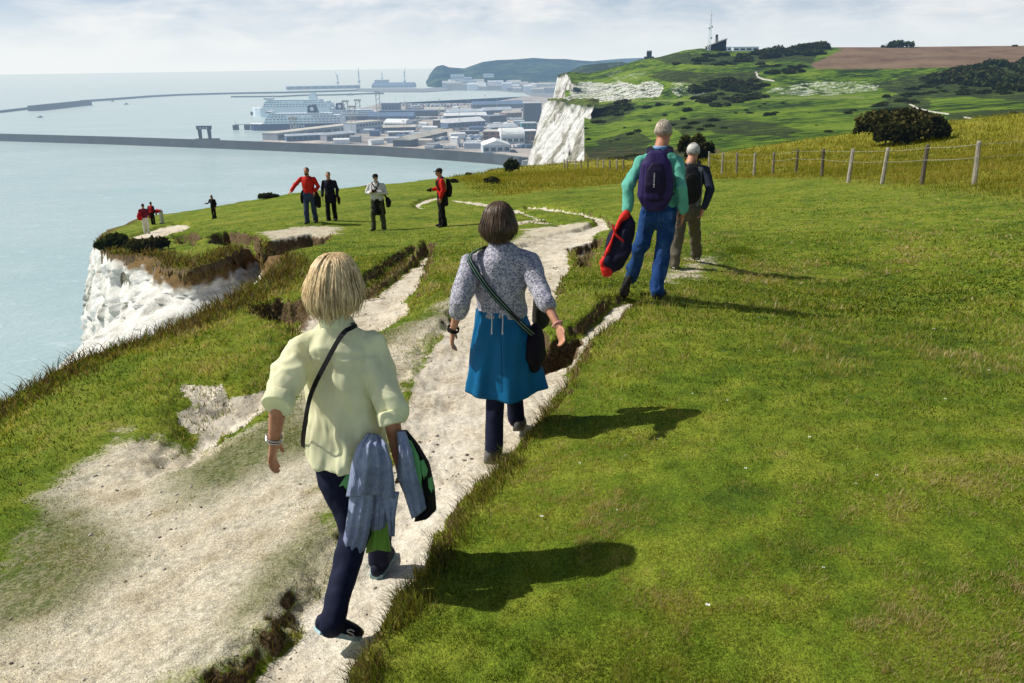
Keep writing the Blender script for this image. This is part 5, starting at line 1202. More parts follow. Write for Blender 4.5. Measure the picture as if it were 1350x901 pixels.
# ------------------------------------------------------------------ walkers further off: built about their own feet, then stood on the turf
UPV = np.array((0, 0, 1.0))
def figure(foot, heady, yaw, label, top, legs, topname='jacket', hair=None, shoes=None, vox=.013, step=.0, arms=None, bend=0.0, extra=None, w=1.0, skin=None, hem=.0, cap=None, long_hair=None, hf=None, vest=None, rise=0.0):
    J = lambda *q: np.array(q, float)
    s = dict(f=J(0, 1, 0), pel=J(0, 0, .95), neck=J(0, .02, 1.47), hc=J(0, .06, 1.635), shL=J(-.20, 0, 1.41), shR=J(.20, 0, 1.41), elL=J(-.27, -.03, 1.13), elR=J(.27, -.03, 1.13), wrL=J(-.27, .08, .89), wrR=J(.27, .08, .89),
             hdL=J(0, .1, -1), hdR=J(0, .1, -1), pnL=J(1, 0, 0), pnR=J(-1, 0, 0), thL=J(0, 1, 0), thR=J(0, 1, 0), hf=J(0, 1, -.1) if hf is None else J(*hf))
    for q, sg in (('L', -1), ('R', 1)):
        st = step * sg; s['heel' + q] = J(sg * .09, st - .07, 0); s['toe' + q] = J(sg * .125, st + .19, 0); s['an' + q] = J(sg * .095, st, .10); s['kn' + q] = J(sg * .10, st * .5 + .03, .52)
    for k, v in (arms or {}).items(): s[k] = J(*v)
    if bend:
        c, sn = math.cos(bend), math.sin(bend); pv = s['pel']
        for k in ('neck', 'hc', 'shL', 'shR', 'elL', 'elR'):
            d = s[k] - pv; s[k] = pv + J(d[0], d[1] * c + d[2] * sn, -d[1] * sn + d[2] * c)
        for q in 'LR': s['wr' + q] = s['el' + q] + J(0, .10, -.22)
        s['hf'] = J(0, .5, -1)
    s.update(label=label, topname=topname, top=top, legs=legs, shoes=shoes or (M_SHOE_BLACK, M_SOLE_BLACK), voxel=vox, hair=hair, w=w, hem=hem, skin=skin or M_SKIN, vest=vest)
    body, tp, tr, r, f, up = man(s); body['label'] = label; kids = []
    c = s['hc']; h = nrm(s['hf'] * (J(1, 1, 0) if not bend else 1)); u = up if not bend else nrm(np.cross(np.cross(h, up), h)); hr = nrm(np.cross(h, u))
    if cap is not None:
        C = Loft(); C.ball(c + u * .045 - h * .012, (.088, .104, .078), [hr, h, u], 18); C.tube([c + u * .032, c + u * .046], [.092, .092], [.108, .108], ref=hr, n=18, round_=False)
        C.tube([c + u * .036 + h * .08, c + u * .024 + h * .16], [.066, .045], [.010, .008], ref=hr, n=12); kids.append(C.obj('cap', cap, None, vox * .7, 1))
    if long_hair is not None:
        C = Loft(); C.ball(c + u * .03 - h * .022, (.092, .102, .096), [hr, h, u], 18); C.tube([c + u * .02 - h * .035, c - u * .10 - h * .05, c - u * .26 - h * .05], [.088, .098, .075], [.07, .06, .04], ref=hr, n=16); kids.append(C.obj('hair', long_hair, None, vox * .8, 1))
    for nm, L, mt in (extra(s) if extra else []): kids.append(L.obj(nm, mt, None, vox * .8, 2, wrinkle(.008, 12, 3)))
    adopt(body, kids)
    P = on_ground(*foot); d = ray(foot[0], heady); H = (EYE + d * (P[1] / d[1]))[2] - P[2]
    k = H / (1.75 if not bend else 1.25); body.location = P + UPV * rise; body.rotation_euler = (0, 0, yaw); body.scale = (k,) * 3
    return body, s, k
def worn(body, objs):
    """things carried by a figure: stood with the same turn and size as the figure"""
    for o in objs: o.location = body.location; o.rotation_euler = body.rotation_euler; o.scale = body.scale
def tied(s, z0=.98, z1=.62, w0=.20, w1=.23, gap=False):
    L = Loft(); L.tube([(0, -.01, z0), (0, -.02, (z0 + z1) / 2), (0, -.03, z1)], [w0, w0 * 1.08, w1], [.15, .165, .17], ref=(1, 0, 0), n=22, round_=False); return L
H_DARK = hairmat('hair_dark', (.008, .006, .005), (.05, .035, .025), .6); H_GREY = hairmat('hair_silver', (.3, .29, .28), (.66, .65, .63), .6)
M_JEANS2 = cloth('jeans_dark', (.035, .055, .095), .25, 9)
M_RED = cloth('jacket_scarlet', (.50, .018, .012), .2, 9, .7); M_CRIM = cloth('jacket_crimson', (.40, .012, .014), .2, 9, .7); M_COAT = cloth('coat_navy', (.013, .015, .030), .3, 9, .8)
M_MAROON = cloth('jacket_maroon', (.16, .014, .030), .25, 9, .8); M_OLIVE = cloth('trousers_olive', (.075, .080, .050), .2, 9, .85); M_WSHIRT = cloth('shirt_white', (.62, .61, .60), .12, 9, .85); M_CREAM = cloth('trousers_cream', (.64, .61, .55), .12, 9, .85)
M_BCAP = cloth('cap_black', (.012, .012, .014), .2, 12)

# man in scarlet jacket and jeans, coming towards the camera
b, s, k = figure((411, 294), 221, math.pi * .98, 'man in scarlet jacket and jeans walking towards the camera with his elbow out', M_RED, M_JEANS2, hair=H_DARK, step=.13, vest=None, skin=M_SKIN2,
    arms=dict(elR=(.42, .02, 1.20), wrR=(.50, .20, 1.04), hdR=(.3, .8, -.3), pnR=(0, 0, -1), elL=(-.30, -.06, 1.14), wrL=(-.22, .12, 1.02)), extra=lambda s: [('beard', Loft().ball(s['hc'] + np.array((0, .055, -.075)), (.055, .042, .045)), H_DARK)])
L = Loft(); L.tube([(-.19, .0, 1.0), (-.27, -.03, .78), (-.27, -.04, .52)], [.05, .08, .07], [.10, .09, .05], ref=(1, 0, 0)); L.tube([(.19, 0, 1.0), (.24, -.02, .82), (.25, -.03, .66)], [.05, .06, .05], [.10, .08, .05], ref=(1, 0, 0)); L.tube([(-.19, -.02, .98), (0, -.14, 1.0), (.19, -.02, .98)], [.04, .05, .04], [.03, .03, .03], ref=(0, 0, 1))
o = L.obj('jacket', M_BLACK, None, .012, 2, wrinkle(.010, 12)); tag(o, 'black jacket tied round the waist of the man in scarlet', 'jacket'); worn(b, [o])
# woman in a long navy coat beside him
b, s, k = figure((438, 291), 227, math.pi * 1.0, 'woman in long navy coat walking beside the man in scarlet', M_COAT, M_BLACK, 'coat', hair=H_DARK, step=.12, w=.94, extra=lambda s: [('coat_skirt', tied(s, 1.02, .66, .185, .215), M_COAT)])
L = Loft(); L.tube([(-.26, .05, .92), (-.31, .04, .78), (-.31, .02, .62)], [.05, .085, .07], [.06, .07, .04], ref=(0, 1, 0)); o = L.obj('handbag', M_BLACK, None, .012, 2); tag(o, 'black handbag hanging from the hand of the woman in the navy coat', 'bag'); worn(b, [o])
# photographer
def white_beard(s): return [('beard', Loft().ball(s['hc'] + np.array((0, .060, -.080)), (.056, .046, .052)), H_GREY), ('waist_jacket', tied(s, 1.0, .50, .20, .235), M_BLACK)]
b, s, k = figure((500, 304), 229, math.pi * .97, 'white bearded man in pale shirt and black cap holding a camera to his chest', M_WSHIRT, M_OLIVE, 'shirt', hair=H_GREY, cap=M_BCAP, extra=white_beard, step=.02, w=1.08, vox=.012,
    arms=dict(elL=(-.31, .04, 1.16), wrL=(-.10, .27, 1.22), hdL=(.8, .3, .3), pnL=(0, 0, 1), thL=(0, 0, 1), elR=(.31, .04, 1.16), wrR=(.10, .27, 1.22), hdR=(-.8, .3, .3), pnR=(0, 0, 1), thR=(0, 0, 1), heelL=(-.16, -.07, 0), toeL=(-.22, .18, 0), anL=(-.165, 0, .10), knL=(-.14, .03, .52), heelR=(.16, -.07, 0), toeR=(.22, .18, 0), anR=(.165, 0, .10), knR=(.14, .03, .52)))
e = empty('camera'); tag(e, 'black camera held at the chest by the white bearded man', 'camera')
q = [MB().cbox((0, .30, 1.27), (.14, .06, .09)).build('camera_body', M_BLACK, e, bevel=.01), MB().tube([(0, .32, 1.265), (0, .41, 1.26)], .036, 14).build('lens', M_STRAP, e)]; worn(b, [e])
st = strap('strap', [(-.06, .29, 1.31), (-.10, .16, 1.42), (-.06, -.06, 1.50), (.06, -.06, 1.50), (.10, .16, 1.42), (.06, .29, 1.31)], .03, M_STRAP, e, (0, 0, 1.3))
e = empty('shoulder_bag'); tag(e, 'black camera bag at the hip of the white bearded man', 'bag'); L = Loft(); L.tube([(-.33, .02, .98), (-.36, .02, .88), (-.35, .02, .78)], [.10, .13, .11], [.06, .08, .06], ref=(0, 1, 0), e=3); L.obj('pouch', M_BLACK, e, .012, 2)
strap('strap', [(-.30, .0, 1.0), (-.17, .13, 1.22), (.05, .13, 1.40), (.13, .02, 1.49), (.05, -.12, 1.38), (-.18, -.14, 1.15), (-.31, -.02, 1.0)], .035, M_STRAP, e, (0, 0, 1.25)); worn(b, [e])
# man in the red jacket seen from the side
b, s, k = figure((584, 299), 222, math.pi * .56, 'man in red jacket and black cap standing side on with dark clothes', M_RED, M_BLACK, hair=H_DARK, cap=M_BCAP, step=.03, vox=.012, skin=M_SKIN2,
    arms=dict(elL=(-.25, -.02, 1.14), wrL=(-.22, .06, .90), elR=(.27, .0, 1.14), wrR=(.18, .24, 1.10), hdR=(-.3, 1, 0)), extra=lambda s: [('waist_jacket', tied(s, 1.06, .64, .185, .20), M_BLACK)])
e = empty('rucksack'); tag(e, 'black rucksack on the back of the man standing side on in red', 'rucksack'); L = Loft(); L.tube([(0, -.20, 1.38), (0, -.24, 1.18), (0, -.22, .96)], [.11, .15, .14], [.06, .09, .08], ref=(1, 0, 0), e=3); L.obj('pack', M_BLACK, e, .012, 2)
for q in (-1, 1): strap('strap', [(q * .09, -.16, 1.40), (q * .11, -.02, 1.50), (q * .12, .13, 1.38), (q * .16, .10, 1.15), (q * .15, -.15, 1.02)], .045, M_STRAP, e, (0, 0, 1.25))
worn(b, [e])
e = empty('camera'); tag(e, 'dark camera held at the waist by the man in the red jacket', 'camera'); MB().cbox((.12, .33, 1.10), (.13, .06, .09)).build('camera_body', M_BLACK, e, bevel=.01); MB().tube([(.12, .35, 1.10), (.12, .43, 1.10)], .034, 12).build('lens', M_STRAP, e); worn(b, [e])
# the group on the point of the cliff
b, s, k = figure((194, 308.5), 269, .25, 'person in maroon jacket and cream trousers standing at the cliff point', M_MAROON, M_CREAM, hair=H_DARK, vox=.018, shoes=(M_SHOE_WHITE, M_SOLE_GREY))
L = Loft(); L.tube([(-.20, -.20, 1.25), (-.22, -.24, 1.08), (-.20, -.22, .92)], [.10, .15, .13], [.07, .10, .08], ref=(1, 0, 0), e=2.6); o = L.obj('rucksack', M_CRIM, None, .015, 2); tag(o, 'crimson rucksack on the person in cream trousers at the cliff point', 'rucksack'); worn(b, [o])
figure((202.5, 296.5), 266.5, -.3, 'tall person in crimson jacket and black trousers at the cliff point', M_CRIM, M_BLACK, hair=H_DARK, vox=.018, vest=M_COAT)
figure((214.5, 295), 275, 1.35, 'person in red top bending over at the cliff point', M_CRIM, M_CREAM, hair=H_DARK, vox=.018, bend=1.25)
b, s, k = figure((283, 288.5), 257.5, math.pi * .9, 'person with long dark hair in black coat standing alone near the cliff brow', M_BLACK, M_BLACK, 'coat', long_hair=H_DARK, vox=.018, arms=dict(elR=(.29, .1, 1.16), wrR=(.36, .30, 1.16), hdR=(.2, 1, 0)), extra=lambda s: [('coat_skirt', tied(s, 1.0, .80, .19, .21), M_BLACK)])

# ================================================================== wire fences
def woodmat(name, c):
    m, t = newmat(name); v = t.obj(); sp = t.new('ShaderNodeSeparateXYZ', ins={0: v})
    q = t.new('ShaderNodeCombineXYZ', ins={0: sp.outputs[0], 1: sp.outputs[1], 2: t.math('MULTIPLY', sp.outputs[2], .08)}).outputs[0]
    col = t.ramp(t.math('ADD', t.math('MULTIPLY', t.noise(q, 60, 4), .7), t.math('MULTIPLY', t.noise(v, 6, 3), .3)), [(.36, tuple(x * .5 for x in c)), (.62, c)])
    return finish(m, t, pbsdf(t, col, .9, t.bump(t.noise(q, 90, 3), .5, .006), .15))
M_POSTS = [woodmat('post_pale', (.46, .42, .36)), woodmat('post_dark', (.16, .14, .11)), woodmat('post_brown', (.30, .26, .21))]
M_WIRE = simple('fence_wire', (.42, .41, .38), .5, .2, metal=.6)
def wire_fence(posts, label, w, wires, mats, extra_right=None):
    root = None; tops = []
    for i, (bx, by, tx, ty) in enumerate(posts):
        B = on_ground(bx, by); tp = at_y(tx, ty, B[1] - .02); tops.append((B, tp))
    for Bv in (extra_right or []):
        z = gz(Bv[0], Bv[1]); tops.append((np.array((Bv[0], Bv[1], z)), np.array((Bv[0] + .06, Bv[1], z + 1.15))))
    root = empty('wire_fence', tops[0][0]); tag(root, label, 'fence'); out = []
    for i, (B, tp) in enumerate(tops):
        ax = nrm(tp - B); a = nrm(np.cross(ax, (0, 1, 0.3))); b = np.cross(ax, a); mb = MB(); rings = []; q0 = random.random() * .6
        for j, (tt, sc) in enumerate(((-.12, 1.08), (.02, 1.08), (.3, 1.0), (.7, .97), (.965, .95), (1.0, .72))):
            c0 = B + (tp - B) * tt; ww = w * sc
            rings.append([mb.bm.verts.new(c0 + (a * math.cos(q0 + k * math.pi / 4) + b * math.sin(q0 + k * math.pi / 4)) * ww * (.5 if k % 2 else .56) * (1 + .05 * random.uniform(-1, 1))) for k in range(8)])
        for A, C in zip(rings, rings[1:]):
            for k in range(8): mb.bm.faces.new([A[k], A[(k + 1) % 8], C[(k + 1) % 8], C[k]])
        mb.bm.faces.new(rings[0][::-1]); mb.bm.faces.new(rings[-1]); out.append(mb.build('post', M_POSTS[mats[i % len(mats)]]))
    for h in wires:
        mb = MB(); pts = []
        for i, (B, tp) in enumerate(tops):
            p = B + (tp - B) * h + np.array((-w * .5, -.03, 0)); 
            if i: m_ = (pts[-1] + Vector(p)) / 2; pts.append(m_ - Vector((0, 0, .025)))
            pts.append(Vector(p))
        mb.tube(pts, .0055, 5); out.append(mb.build('wire', M_WIRE))
    adopt(root, out); return root
wire_fence([(935,222,935,200),(951.5,230,953.5,201),(971,231,972,201),(994,232,996,202),(1019,230,1020.5,201),(1049,229,1052,197),(1083,233,1086,196),(1118,241,1125,196),(1163,243,1171,195),(1215,243.5,1223,191),(1284,243.5,1291,186)],
           'post and wire fence with leaning grey posts along the golden meadow', .125, (.62, .92), (0, 0, 2, 0, 2, 1, 1, 0, 0, 1, 0), [(16.6, 20.9), (21.5, 19.6)])
wire_fence([(744,222,744,210),(748,222.5,748,210),(759,223,759,210.5),(766,223,766,211),(775,224,775,211),(788,224,788,208),(795.5,224.5,795.5,210),(804,224.5,804,211),(813,225,813,210),(822,225,822,210)],
           'distant post and wire fence beside the dark scrub', .14, (.6, .9), (0, 2, 0, 2, 1, 0), None)

# ================================================================== bushes
m, t = newmat('bush_leaves'); c = t.attr('tint', 'Color')
di = t.new('ShaderNodeBsdfDiffuse', ins={0: c}); tr = t.new('ShaderNodeBsdfTranslucent', ins={0: c})
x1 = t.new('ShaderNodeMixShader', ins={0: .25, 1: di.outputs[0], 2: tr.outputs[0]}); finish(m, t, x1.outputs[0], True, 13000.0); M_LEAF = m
M_STEM = simple('stem_bark', (.10, .075, .05), .9, .3, 12)
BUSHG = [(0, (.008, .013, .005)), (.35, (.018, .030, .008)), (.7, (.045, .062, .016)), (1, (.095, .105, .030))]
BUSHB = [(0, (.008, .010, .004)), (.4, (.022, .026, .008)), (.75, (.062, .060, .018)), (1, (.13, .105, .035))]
def leaf_cloud(rx, ry, rz, n, leaf, seed, lobes=9, palette=BUSHG, flat=.15):
    """leaf-sized faces spread through a lumpy, broken crown standing on z = 0"""
    g = np.random.default_rng(seed); cs = []; 
    for k in range(lobes):
        a = g.random() * 6.283; q = .15 + .62 * g.random(); cs.append((math.cos(a) * q * rx, math.sin(a) * q * ry, rz * (.19 + .50 * g.random() * (1 - q * .55)), .30 + .26 * g.random()))
    cs.append((0, 0, rz * .5, .55)); w = np.array([c[3] ** 2 for c in cs]); ks = g.choice(len(cs), n, p=w / w.sum()); C = np.array(cs)[ks]
    d = g.standard_normal((n, 3)); d /= np.linalg.norm(d, axis=1, keepdims=True); d[:, 2] = np.where(d[:, 2] < -.4, -d[:, 2] * .4, d[:, 2])
    rr_ = C[:, 3] * (.55 + .50 * g.random(n) ** .5) * (1 + .25 * fbm(d[:, 0] * 2.5 + seed, d[:, 1] * 2.5, d[:, 2] * 2.5 + ks * 3.0, 3))
    P = C[:, :3] + d * rr_[:, None] * np.array([rx, ry, rz * .8]); P[:, 2] = np.maximum(P[:, 2], flat * leaf * g.random(n))
    nn = d + .9 * g.standard_normal((n, 3)); nn /= np.linalg.norm(nn, axis=1, keepdims=True); a = np.cross(nn, g.standard_normal((n, 3))); a /= np.linalg.norm(a, axis=1, keepdims=True); b = np.cross(nn, a)
    s = leaf * (.6 + .8 * g.random(n))[:, None]; V = np.stack([P - a * s, P + b * s * .55, P + a * s * 1.1, P - b * s * .55], 1)
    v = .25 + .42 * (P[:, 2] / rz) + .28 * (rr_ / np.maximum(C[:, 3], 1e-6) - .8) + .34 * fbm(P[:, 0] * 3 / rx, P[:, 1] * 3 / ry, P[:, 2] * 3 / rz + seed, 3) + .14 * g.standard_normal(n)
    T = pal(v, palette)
    return npmesh('leaves', V.reshape(-1, 3), np.arange(4 * n).reshape(n, 4), {'tint': np.repeat(T, 4, 0)})
def bush_at(px, py, wpx, hpx, label, n, leaf, seed, palette=BUSHG, P=None, lobes=10):
    P = on_ground(px, py) if P is None else P; k = ppm(P); rx, rz = wpx / k / 2, hpx / k
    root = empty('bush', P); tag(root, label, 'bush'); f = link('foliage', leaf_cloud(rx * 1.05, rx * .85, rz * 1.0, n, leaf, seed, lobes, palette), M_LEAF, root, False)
    mb = MB()
    for q in range(5): a = q * 1.3; mb.tube([(math.cos(a) * .06 * rx, math.sin(a) * .06 * rx, -.1), (math.cos(a) * .2 * rx, math.sin(a) * .2 * rx, rz * .3), (math.cos(a) * .42 * rx, math.sin(a) * .42 * rx, rz * .62)], [rx * .05, rx * .035, rx * .012], 6)
    mb.build('stem', M_STEM, root, True); return root
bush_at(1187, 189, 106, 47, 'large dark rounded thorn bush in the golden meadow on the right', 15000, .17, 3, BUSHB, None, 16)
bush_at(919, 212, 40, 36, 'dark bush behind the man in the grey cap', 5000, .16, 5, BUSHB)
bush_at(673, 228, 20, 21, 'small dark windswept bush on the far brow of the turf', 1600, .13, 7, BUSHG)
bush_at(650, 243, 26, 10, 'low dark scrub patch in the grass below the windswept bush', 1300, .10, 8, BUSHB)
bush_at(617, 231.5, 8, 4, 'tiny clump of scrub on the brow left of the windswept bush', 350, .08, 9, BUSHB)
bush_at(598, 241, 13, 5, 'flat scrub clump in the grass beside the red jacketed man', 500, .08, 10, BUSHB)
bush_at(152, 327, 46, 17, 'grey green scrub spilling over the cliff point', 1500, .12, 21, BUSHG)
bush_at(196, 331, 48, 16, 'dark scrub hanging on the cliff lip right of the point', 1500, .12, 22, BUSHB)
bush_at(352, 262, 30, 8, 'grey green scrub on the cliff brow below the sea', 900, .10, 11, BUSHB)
# ================================================================== far hills and chalk cliffs
def inpoly(poly, x, y):
    ins = np.zeros(x.shape, bool); n = len(poly)
    for i in range(n):
        (ax, ay), (bx, by) = poly[i], poly[(i + 1) % n]
        c = ((ay <= y) & (by > y)) | ((by <= y) & (ay > y))
        if abs(by - ay) > 1e-9: ins ^= c & (x < ax + (y - ay) / (by - ay) * (bx - ax))
    return ins
HSKY = [(735,99),(750,95),(775,97),(800,92),(818,87),(842,79),(869,75.5),(902,66.5),(924,64),(960,66.5),(1010,66),(1050,64),(1085,62.5),(1120,62.5),(1167,62.5),(1250,61.5),(1350,60.5),(1500,57),(1800,52)]
HD = [(0, 1200), (.1, 1050), (.22, 890), (.32, 830), (.4, 785), (.45, 730), (.58, 560), (.71, 400), (.84, 290), (1, 190)]
CREST = [(740,216),(770,214),(850,213),(950,200),(1050,190),(1150,182),(1250,168),(1350,157),(1500,141),(1800,110)]
def hsky(x): return np.interp(x, *zip(*HSKY))
def hdist(x, y):
    yb = np.interp(x, *zip(*CREST)) + 14; yb = np.where(x < 800, np.maximum(yb, 228), yb)
    return np.interp((y - hsky(x)) / (yb - hsky(x)), *zip(*HD))
def hill_pt(x, y): return at_d(x, y, float(hdist(np.array(float(x)), float(y))))
PLOUGH = [(1097,61),(1110,66),(1085,78),(1068,86),(1075,91),(1180,90.5),(1250,89),(1350,85),(1600,80),(1800,75),(1800,40),(1097,40)]
WHITE1 = [(744,134),(749,112),(760,109),(775,107),(800,110),(815,107),(840,112),(862,107),(876,112),(872,128),(850,132),(800,134)]
WHITE3 = [(886,110),(905,108),(935,116),(937,122),(925,126),(893,127),(884,120)]
WHITE4 = [(800,100),(815,93),(822,95),(812,102),(850,94),(858,96),(848,99),(838,104),(815,107)]
WHITE2 = [(1012,124),(1022,115),(1050,110),(1090,107),(1150,109),(1162,113),(1158,121),(1120,124),(1060,126)]
PATHS = [[(997,95),(999,101),(1006,104),(1020,106.5)], [(1200,138),(1210,143),(1225,146.5),(1250,151)], [(1272,155),(1282,157)], [(1190,133),(1200,138)]]
SCRUB = [[(850,100),(880,92),(930,96),(1000,92),(1000,104),(930,112),(880,108)], [(860,76),(905,70),(950,74),(1000,80),(930,86),(880,84)], [(1150,112),(1200,100),(1260,92),(1450,84),(1450,128),(1350,132),(1270,128),(1200,130)], [(1160,136),(1205,128),(1230,134),(1215,150),(1180,152)], [(1245,150),(1300,146),(1420,140),(1420,150),(1300,158),(1250,160)], [(930,158),(1000,160),(1060,172),(1040,182),(940,176)],
         [(905,118),(935,108),(1000,100),(1010,118),(1000,130),(960,140),(925,138)], [(925,105),(990,98),(1000,110),(940,118)], [(1090,60),(1075,54),(1010,66),(950,74),(960,84),(1040,80),(1070,84)], [(1180,122),(1230,96),(1280,84),(1350,80),(1450,76),(1450,122),(1350,125),(1290,120),(1240,112),(1205,128)],
         [(780,142),(835,131),(838,140),(815,160),(790,165),(776,160)], [(790,186),(840,172),(860,185),(850,205),(780,210)], [(1140,140),(1190,122),(1210,130),(1200,146),(1170,148)], [(880,160),(950,155),(960,168),(900,180)], [(772,196),(800,192),(930,200),(930,216),(772,216)]]
NX, NY = 620, 250
xs = np.concatenate([np.linspace(745, 1400, 520), np.linspace(1404, 1800, 100)]); qs = np.linspace(0, 1, NY)
PX = np.repeat(xs[None], NY, 0); yb = np.interp(xs, *zip(*CREST)) + 14; PY = hsky(xs)[None] + qs[:, None] * (yb - hsky(xs))[None]
DD = hdist(PX, PY)
u = (PX - CX) / F; v = -(PY - CY) / F; u2 = u * CR - v * SR; v2 = u * SR + v * CR
dx, dy, dz = u2, CP_ + v2 * SP_, -SP_ + v2 * CP_; kk = DD / np.hypot(dx, dy)
HX, HY, HZ = dx * kk, dy * kk, 100 + dz * kk
HZ = HZ + .012 * DD / 10 * fbm(HX * .012, HY * .012, 3.3, 4) * np.clip(qs[:, None] * 12, 0, 1)
wob = 3.0 * fbm(HX * .02, HY * .02, 1.2, 4); wob2 = 2.2 * fbm(HX * .07, HY * .07, 5.2, 3)
qx, qy = PX + wob * 2.5 + wob2 * 1.5, PY + wob * .9 + wob2 * .7
pl = inpoly(PLOUGH, PX, PY + .25 * wob).astype(float)
wh = inpoly(WHITE1, qx, qy + wob2 * .4) * 1.0 + .85 * inpoly(WHITE2, qx, qy + wob2 * .5) + .8 * inpoly(WHITE3, qx, qy + wob2 * .4) + .75 * inpoly(WHITE4, qx, qy)
wh = np.clip(wh, 0, 1)
sc = np.zeros_like(PX)
for s_ in SCRUB: sc = np.maximum(sc, inpoly(s_, qx + wob2, qy))
pt = np.zeros_like(PX)
for L_ in PATHS:
    for (ax, ay), (bx, by) in zip(L_, L_[1:]):
        ex, ey = bx - ax, by - ay; tt_ = np.clip(((PX - ax) * ex + (PY - ay) * ey) / (ex * ex + ey * ey), 0, 1); pt = np.maximum(pt, np.hypot(PX - ax - ex * tt_, (PY - ay - ey * tt_) * 1.3) < 1.15)
tan = np.where((PY > 196) & (PX < 950), 1.0, 0.0) + np.where((PX > 1080) & (PY > np.interp(PX, *zip(*CREST)) - 9), .0, 0.0)
ter = np.exp(-((PY - np.interp(PX, [775, 900, 1010, 1130], [134, 132.5, 130, 129])) / .9) ** 2) * (PX > 780) * (PX < 1140)
V = np.stack([HX, HY, HZ], 2).reshape(-1, 3)
# back of the skyline so that the hill is a hill from behind too
back = np.stack([HX[0] * 1.35, HY[0] * 1.35, HZ[0] - 40], 1); V = np.concatenate([V, back])
ii = (np.arange(NY - 1)[:, None] * NX + np.arange(NX - 1)[None]).ravel(); Fq = np.c_[ii, ii + NX, ii + NX + 1, ii + 1]
Fq = Fq[(PX.ravel()[Fq[:, 0]] > 770) | (PY.ravel()[Fq[:, 1]] < 138)]
bi = np.arange(NX - 1); Fq = np.concatenate([Fq, np.c_[NY * NX + bi, bi, bi + 1, NY * NX + bi + 1]])
pad = lambda a: np.r_[a.ravel(), a[0]]
m, t = newmat('hill_turf'); P = t.pos(); n1 = t.noise(P, .018, 5, .6); n2 = t.noise(P, .12, 5, .62); n3 = t.noise(P, .55, 4, .6)
g = t.ramp(t.math('ADD', t.math('MULTIPLY', n1, .5), t.math('MULTIPLY', n2, .5)), [(.40, (.014, .028, .006)), (.46, (.042, .085, .007)), (.53, (.125, .205, .012)), (.65, (.19, .235, .030))])
scc = t.ramp(n3, [(.35, (.010, .018, .006)), (.65, (.045, .060, .018))])
c = t.mix(t.attr('tan'), g, t.ramp(n2, [(.35, (.055, .060, .018)), (.65, (.17, .145, .06))]))
c = t.mix(t.attr('ter'), c, (.20, .24, .07))
c = t.mix(t.math('MULTIPLY', t.attr('scrub'), t.ramp(n2, [(.42, 1.0), (.66, .55)])), c, scc)
sp = t.new('ShaderNodeSeparateXYZ', ins={0: P}); fur = t.new('ShaderNodeTexWave', wave_type='BANDS', ins={'Scale': .035, 'Distortion': 3.0, 'Detail': 2.0}); t.l.new(t.new('ShaderNodeCombineXYZ', ins={0: t.math('ADD', sp.outputs[0], t.math('MULTIPLY', sp.outputs[1], .35))}).outputs[0], fur.inputs[0])
plc = t.mix(t.math('MULTIPLY', fur.outputs['Fac'], .35), t.ramp(t.math('ADD', t.math('MULTIPLY', n1, .6), t.math('MULTIPLY', n2, .4)), [(.38, (.145, .092, .060)), (.62, (.285, .195, .125))]), (.10, .062, .042))
c = t.mix(t.attr('plough'), c, plc)
whn = t.math('ADD', t.math('MULTIPLY', n3, .55), t.math('MULTIPLY', n2, .45))
c = t.mix(t.math('MULTIPLY', t.attr('white'), t.ramp(t.math('ADD', whn, t.math('MULTIPLY', t.math('SUBTRACT', t.attr('white'), 1.0), .32)), [(.455, 0.0), (.53, .97)])), c, t.ramp(n3, [(.3, (.36, .36, .33)), (.6, (.80, .79, .76))]))
c = t.mix(t.attr('path'), c, (.60, .57, .50))
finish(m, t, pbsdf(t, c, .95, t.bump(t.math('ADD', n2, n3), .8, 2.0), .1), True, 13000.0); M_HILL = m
me = npmesh('hills', V, Fq, dict(plough=pad(pl), white=pad(wh), scrub=pad(sc), tan=pad(tan), ter=pad(ter), path=pad(pt.astype(float))))
tag(link('hills', me, m), 'green downland rising to a ploughed field on the skyline', kind='structure')

# chalk cliff faces
m, t = newmat('chalk_face'); P = t.pos(); sp = t.new('ShaderNodeSeparateXYZ', ins={0: P})
q1 = t.new('ShaderNodeCombineXYZ', ins={0: sp.outputs[0], 1: sp.outputs[1], 2: t.math('MULTIPLY', sp.outputs[2], .28)}).outputs[0]; q2 = t.new('ShaderNodeCombineXYZ', ins={0: t.math('MULTIPLY', sp.outputs[0], .3), 1: t.math('MULTIPLY', sp.outputs[1], .3), 2: sp.outputs[2]}).outputs[0]
a1 = t.noise(q1, .16, 6, .65, .3); a2 = t.noise(q2, .22, 5, .6); a3 = t.noise(q1, .045, 5, .6)
c = t.ramp(t.math('ADD', t.math('MULTIPLY', a1, .6), t.math('MULTIPLY', a2, .4)), [(.35, (.26, .255, .235)), (.47, (.52, .51, .48)), (.62, (.74, .74, .72))])
c = t.mix(t.ramp(a3, [(.485, 0.0), (.56, .9)]), c, t.ramp(a1, [(.4, (.12, .11, .075)), (.6, (.30, .28, .21))]))
c = t.mix(t.attr('veg'), c, t.ramp(a1, [(.4, (.02, .035, .012)), (.6, (.08, .10, .03))]))
finish(m, t, pbsdf(t, c, .95, t.bump(t.math('ADD', a1, a2), .9, 3.0), .1), True, 11000.0); M_CHALK = m
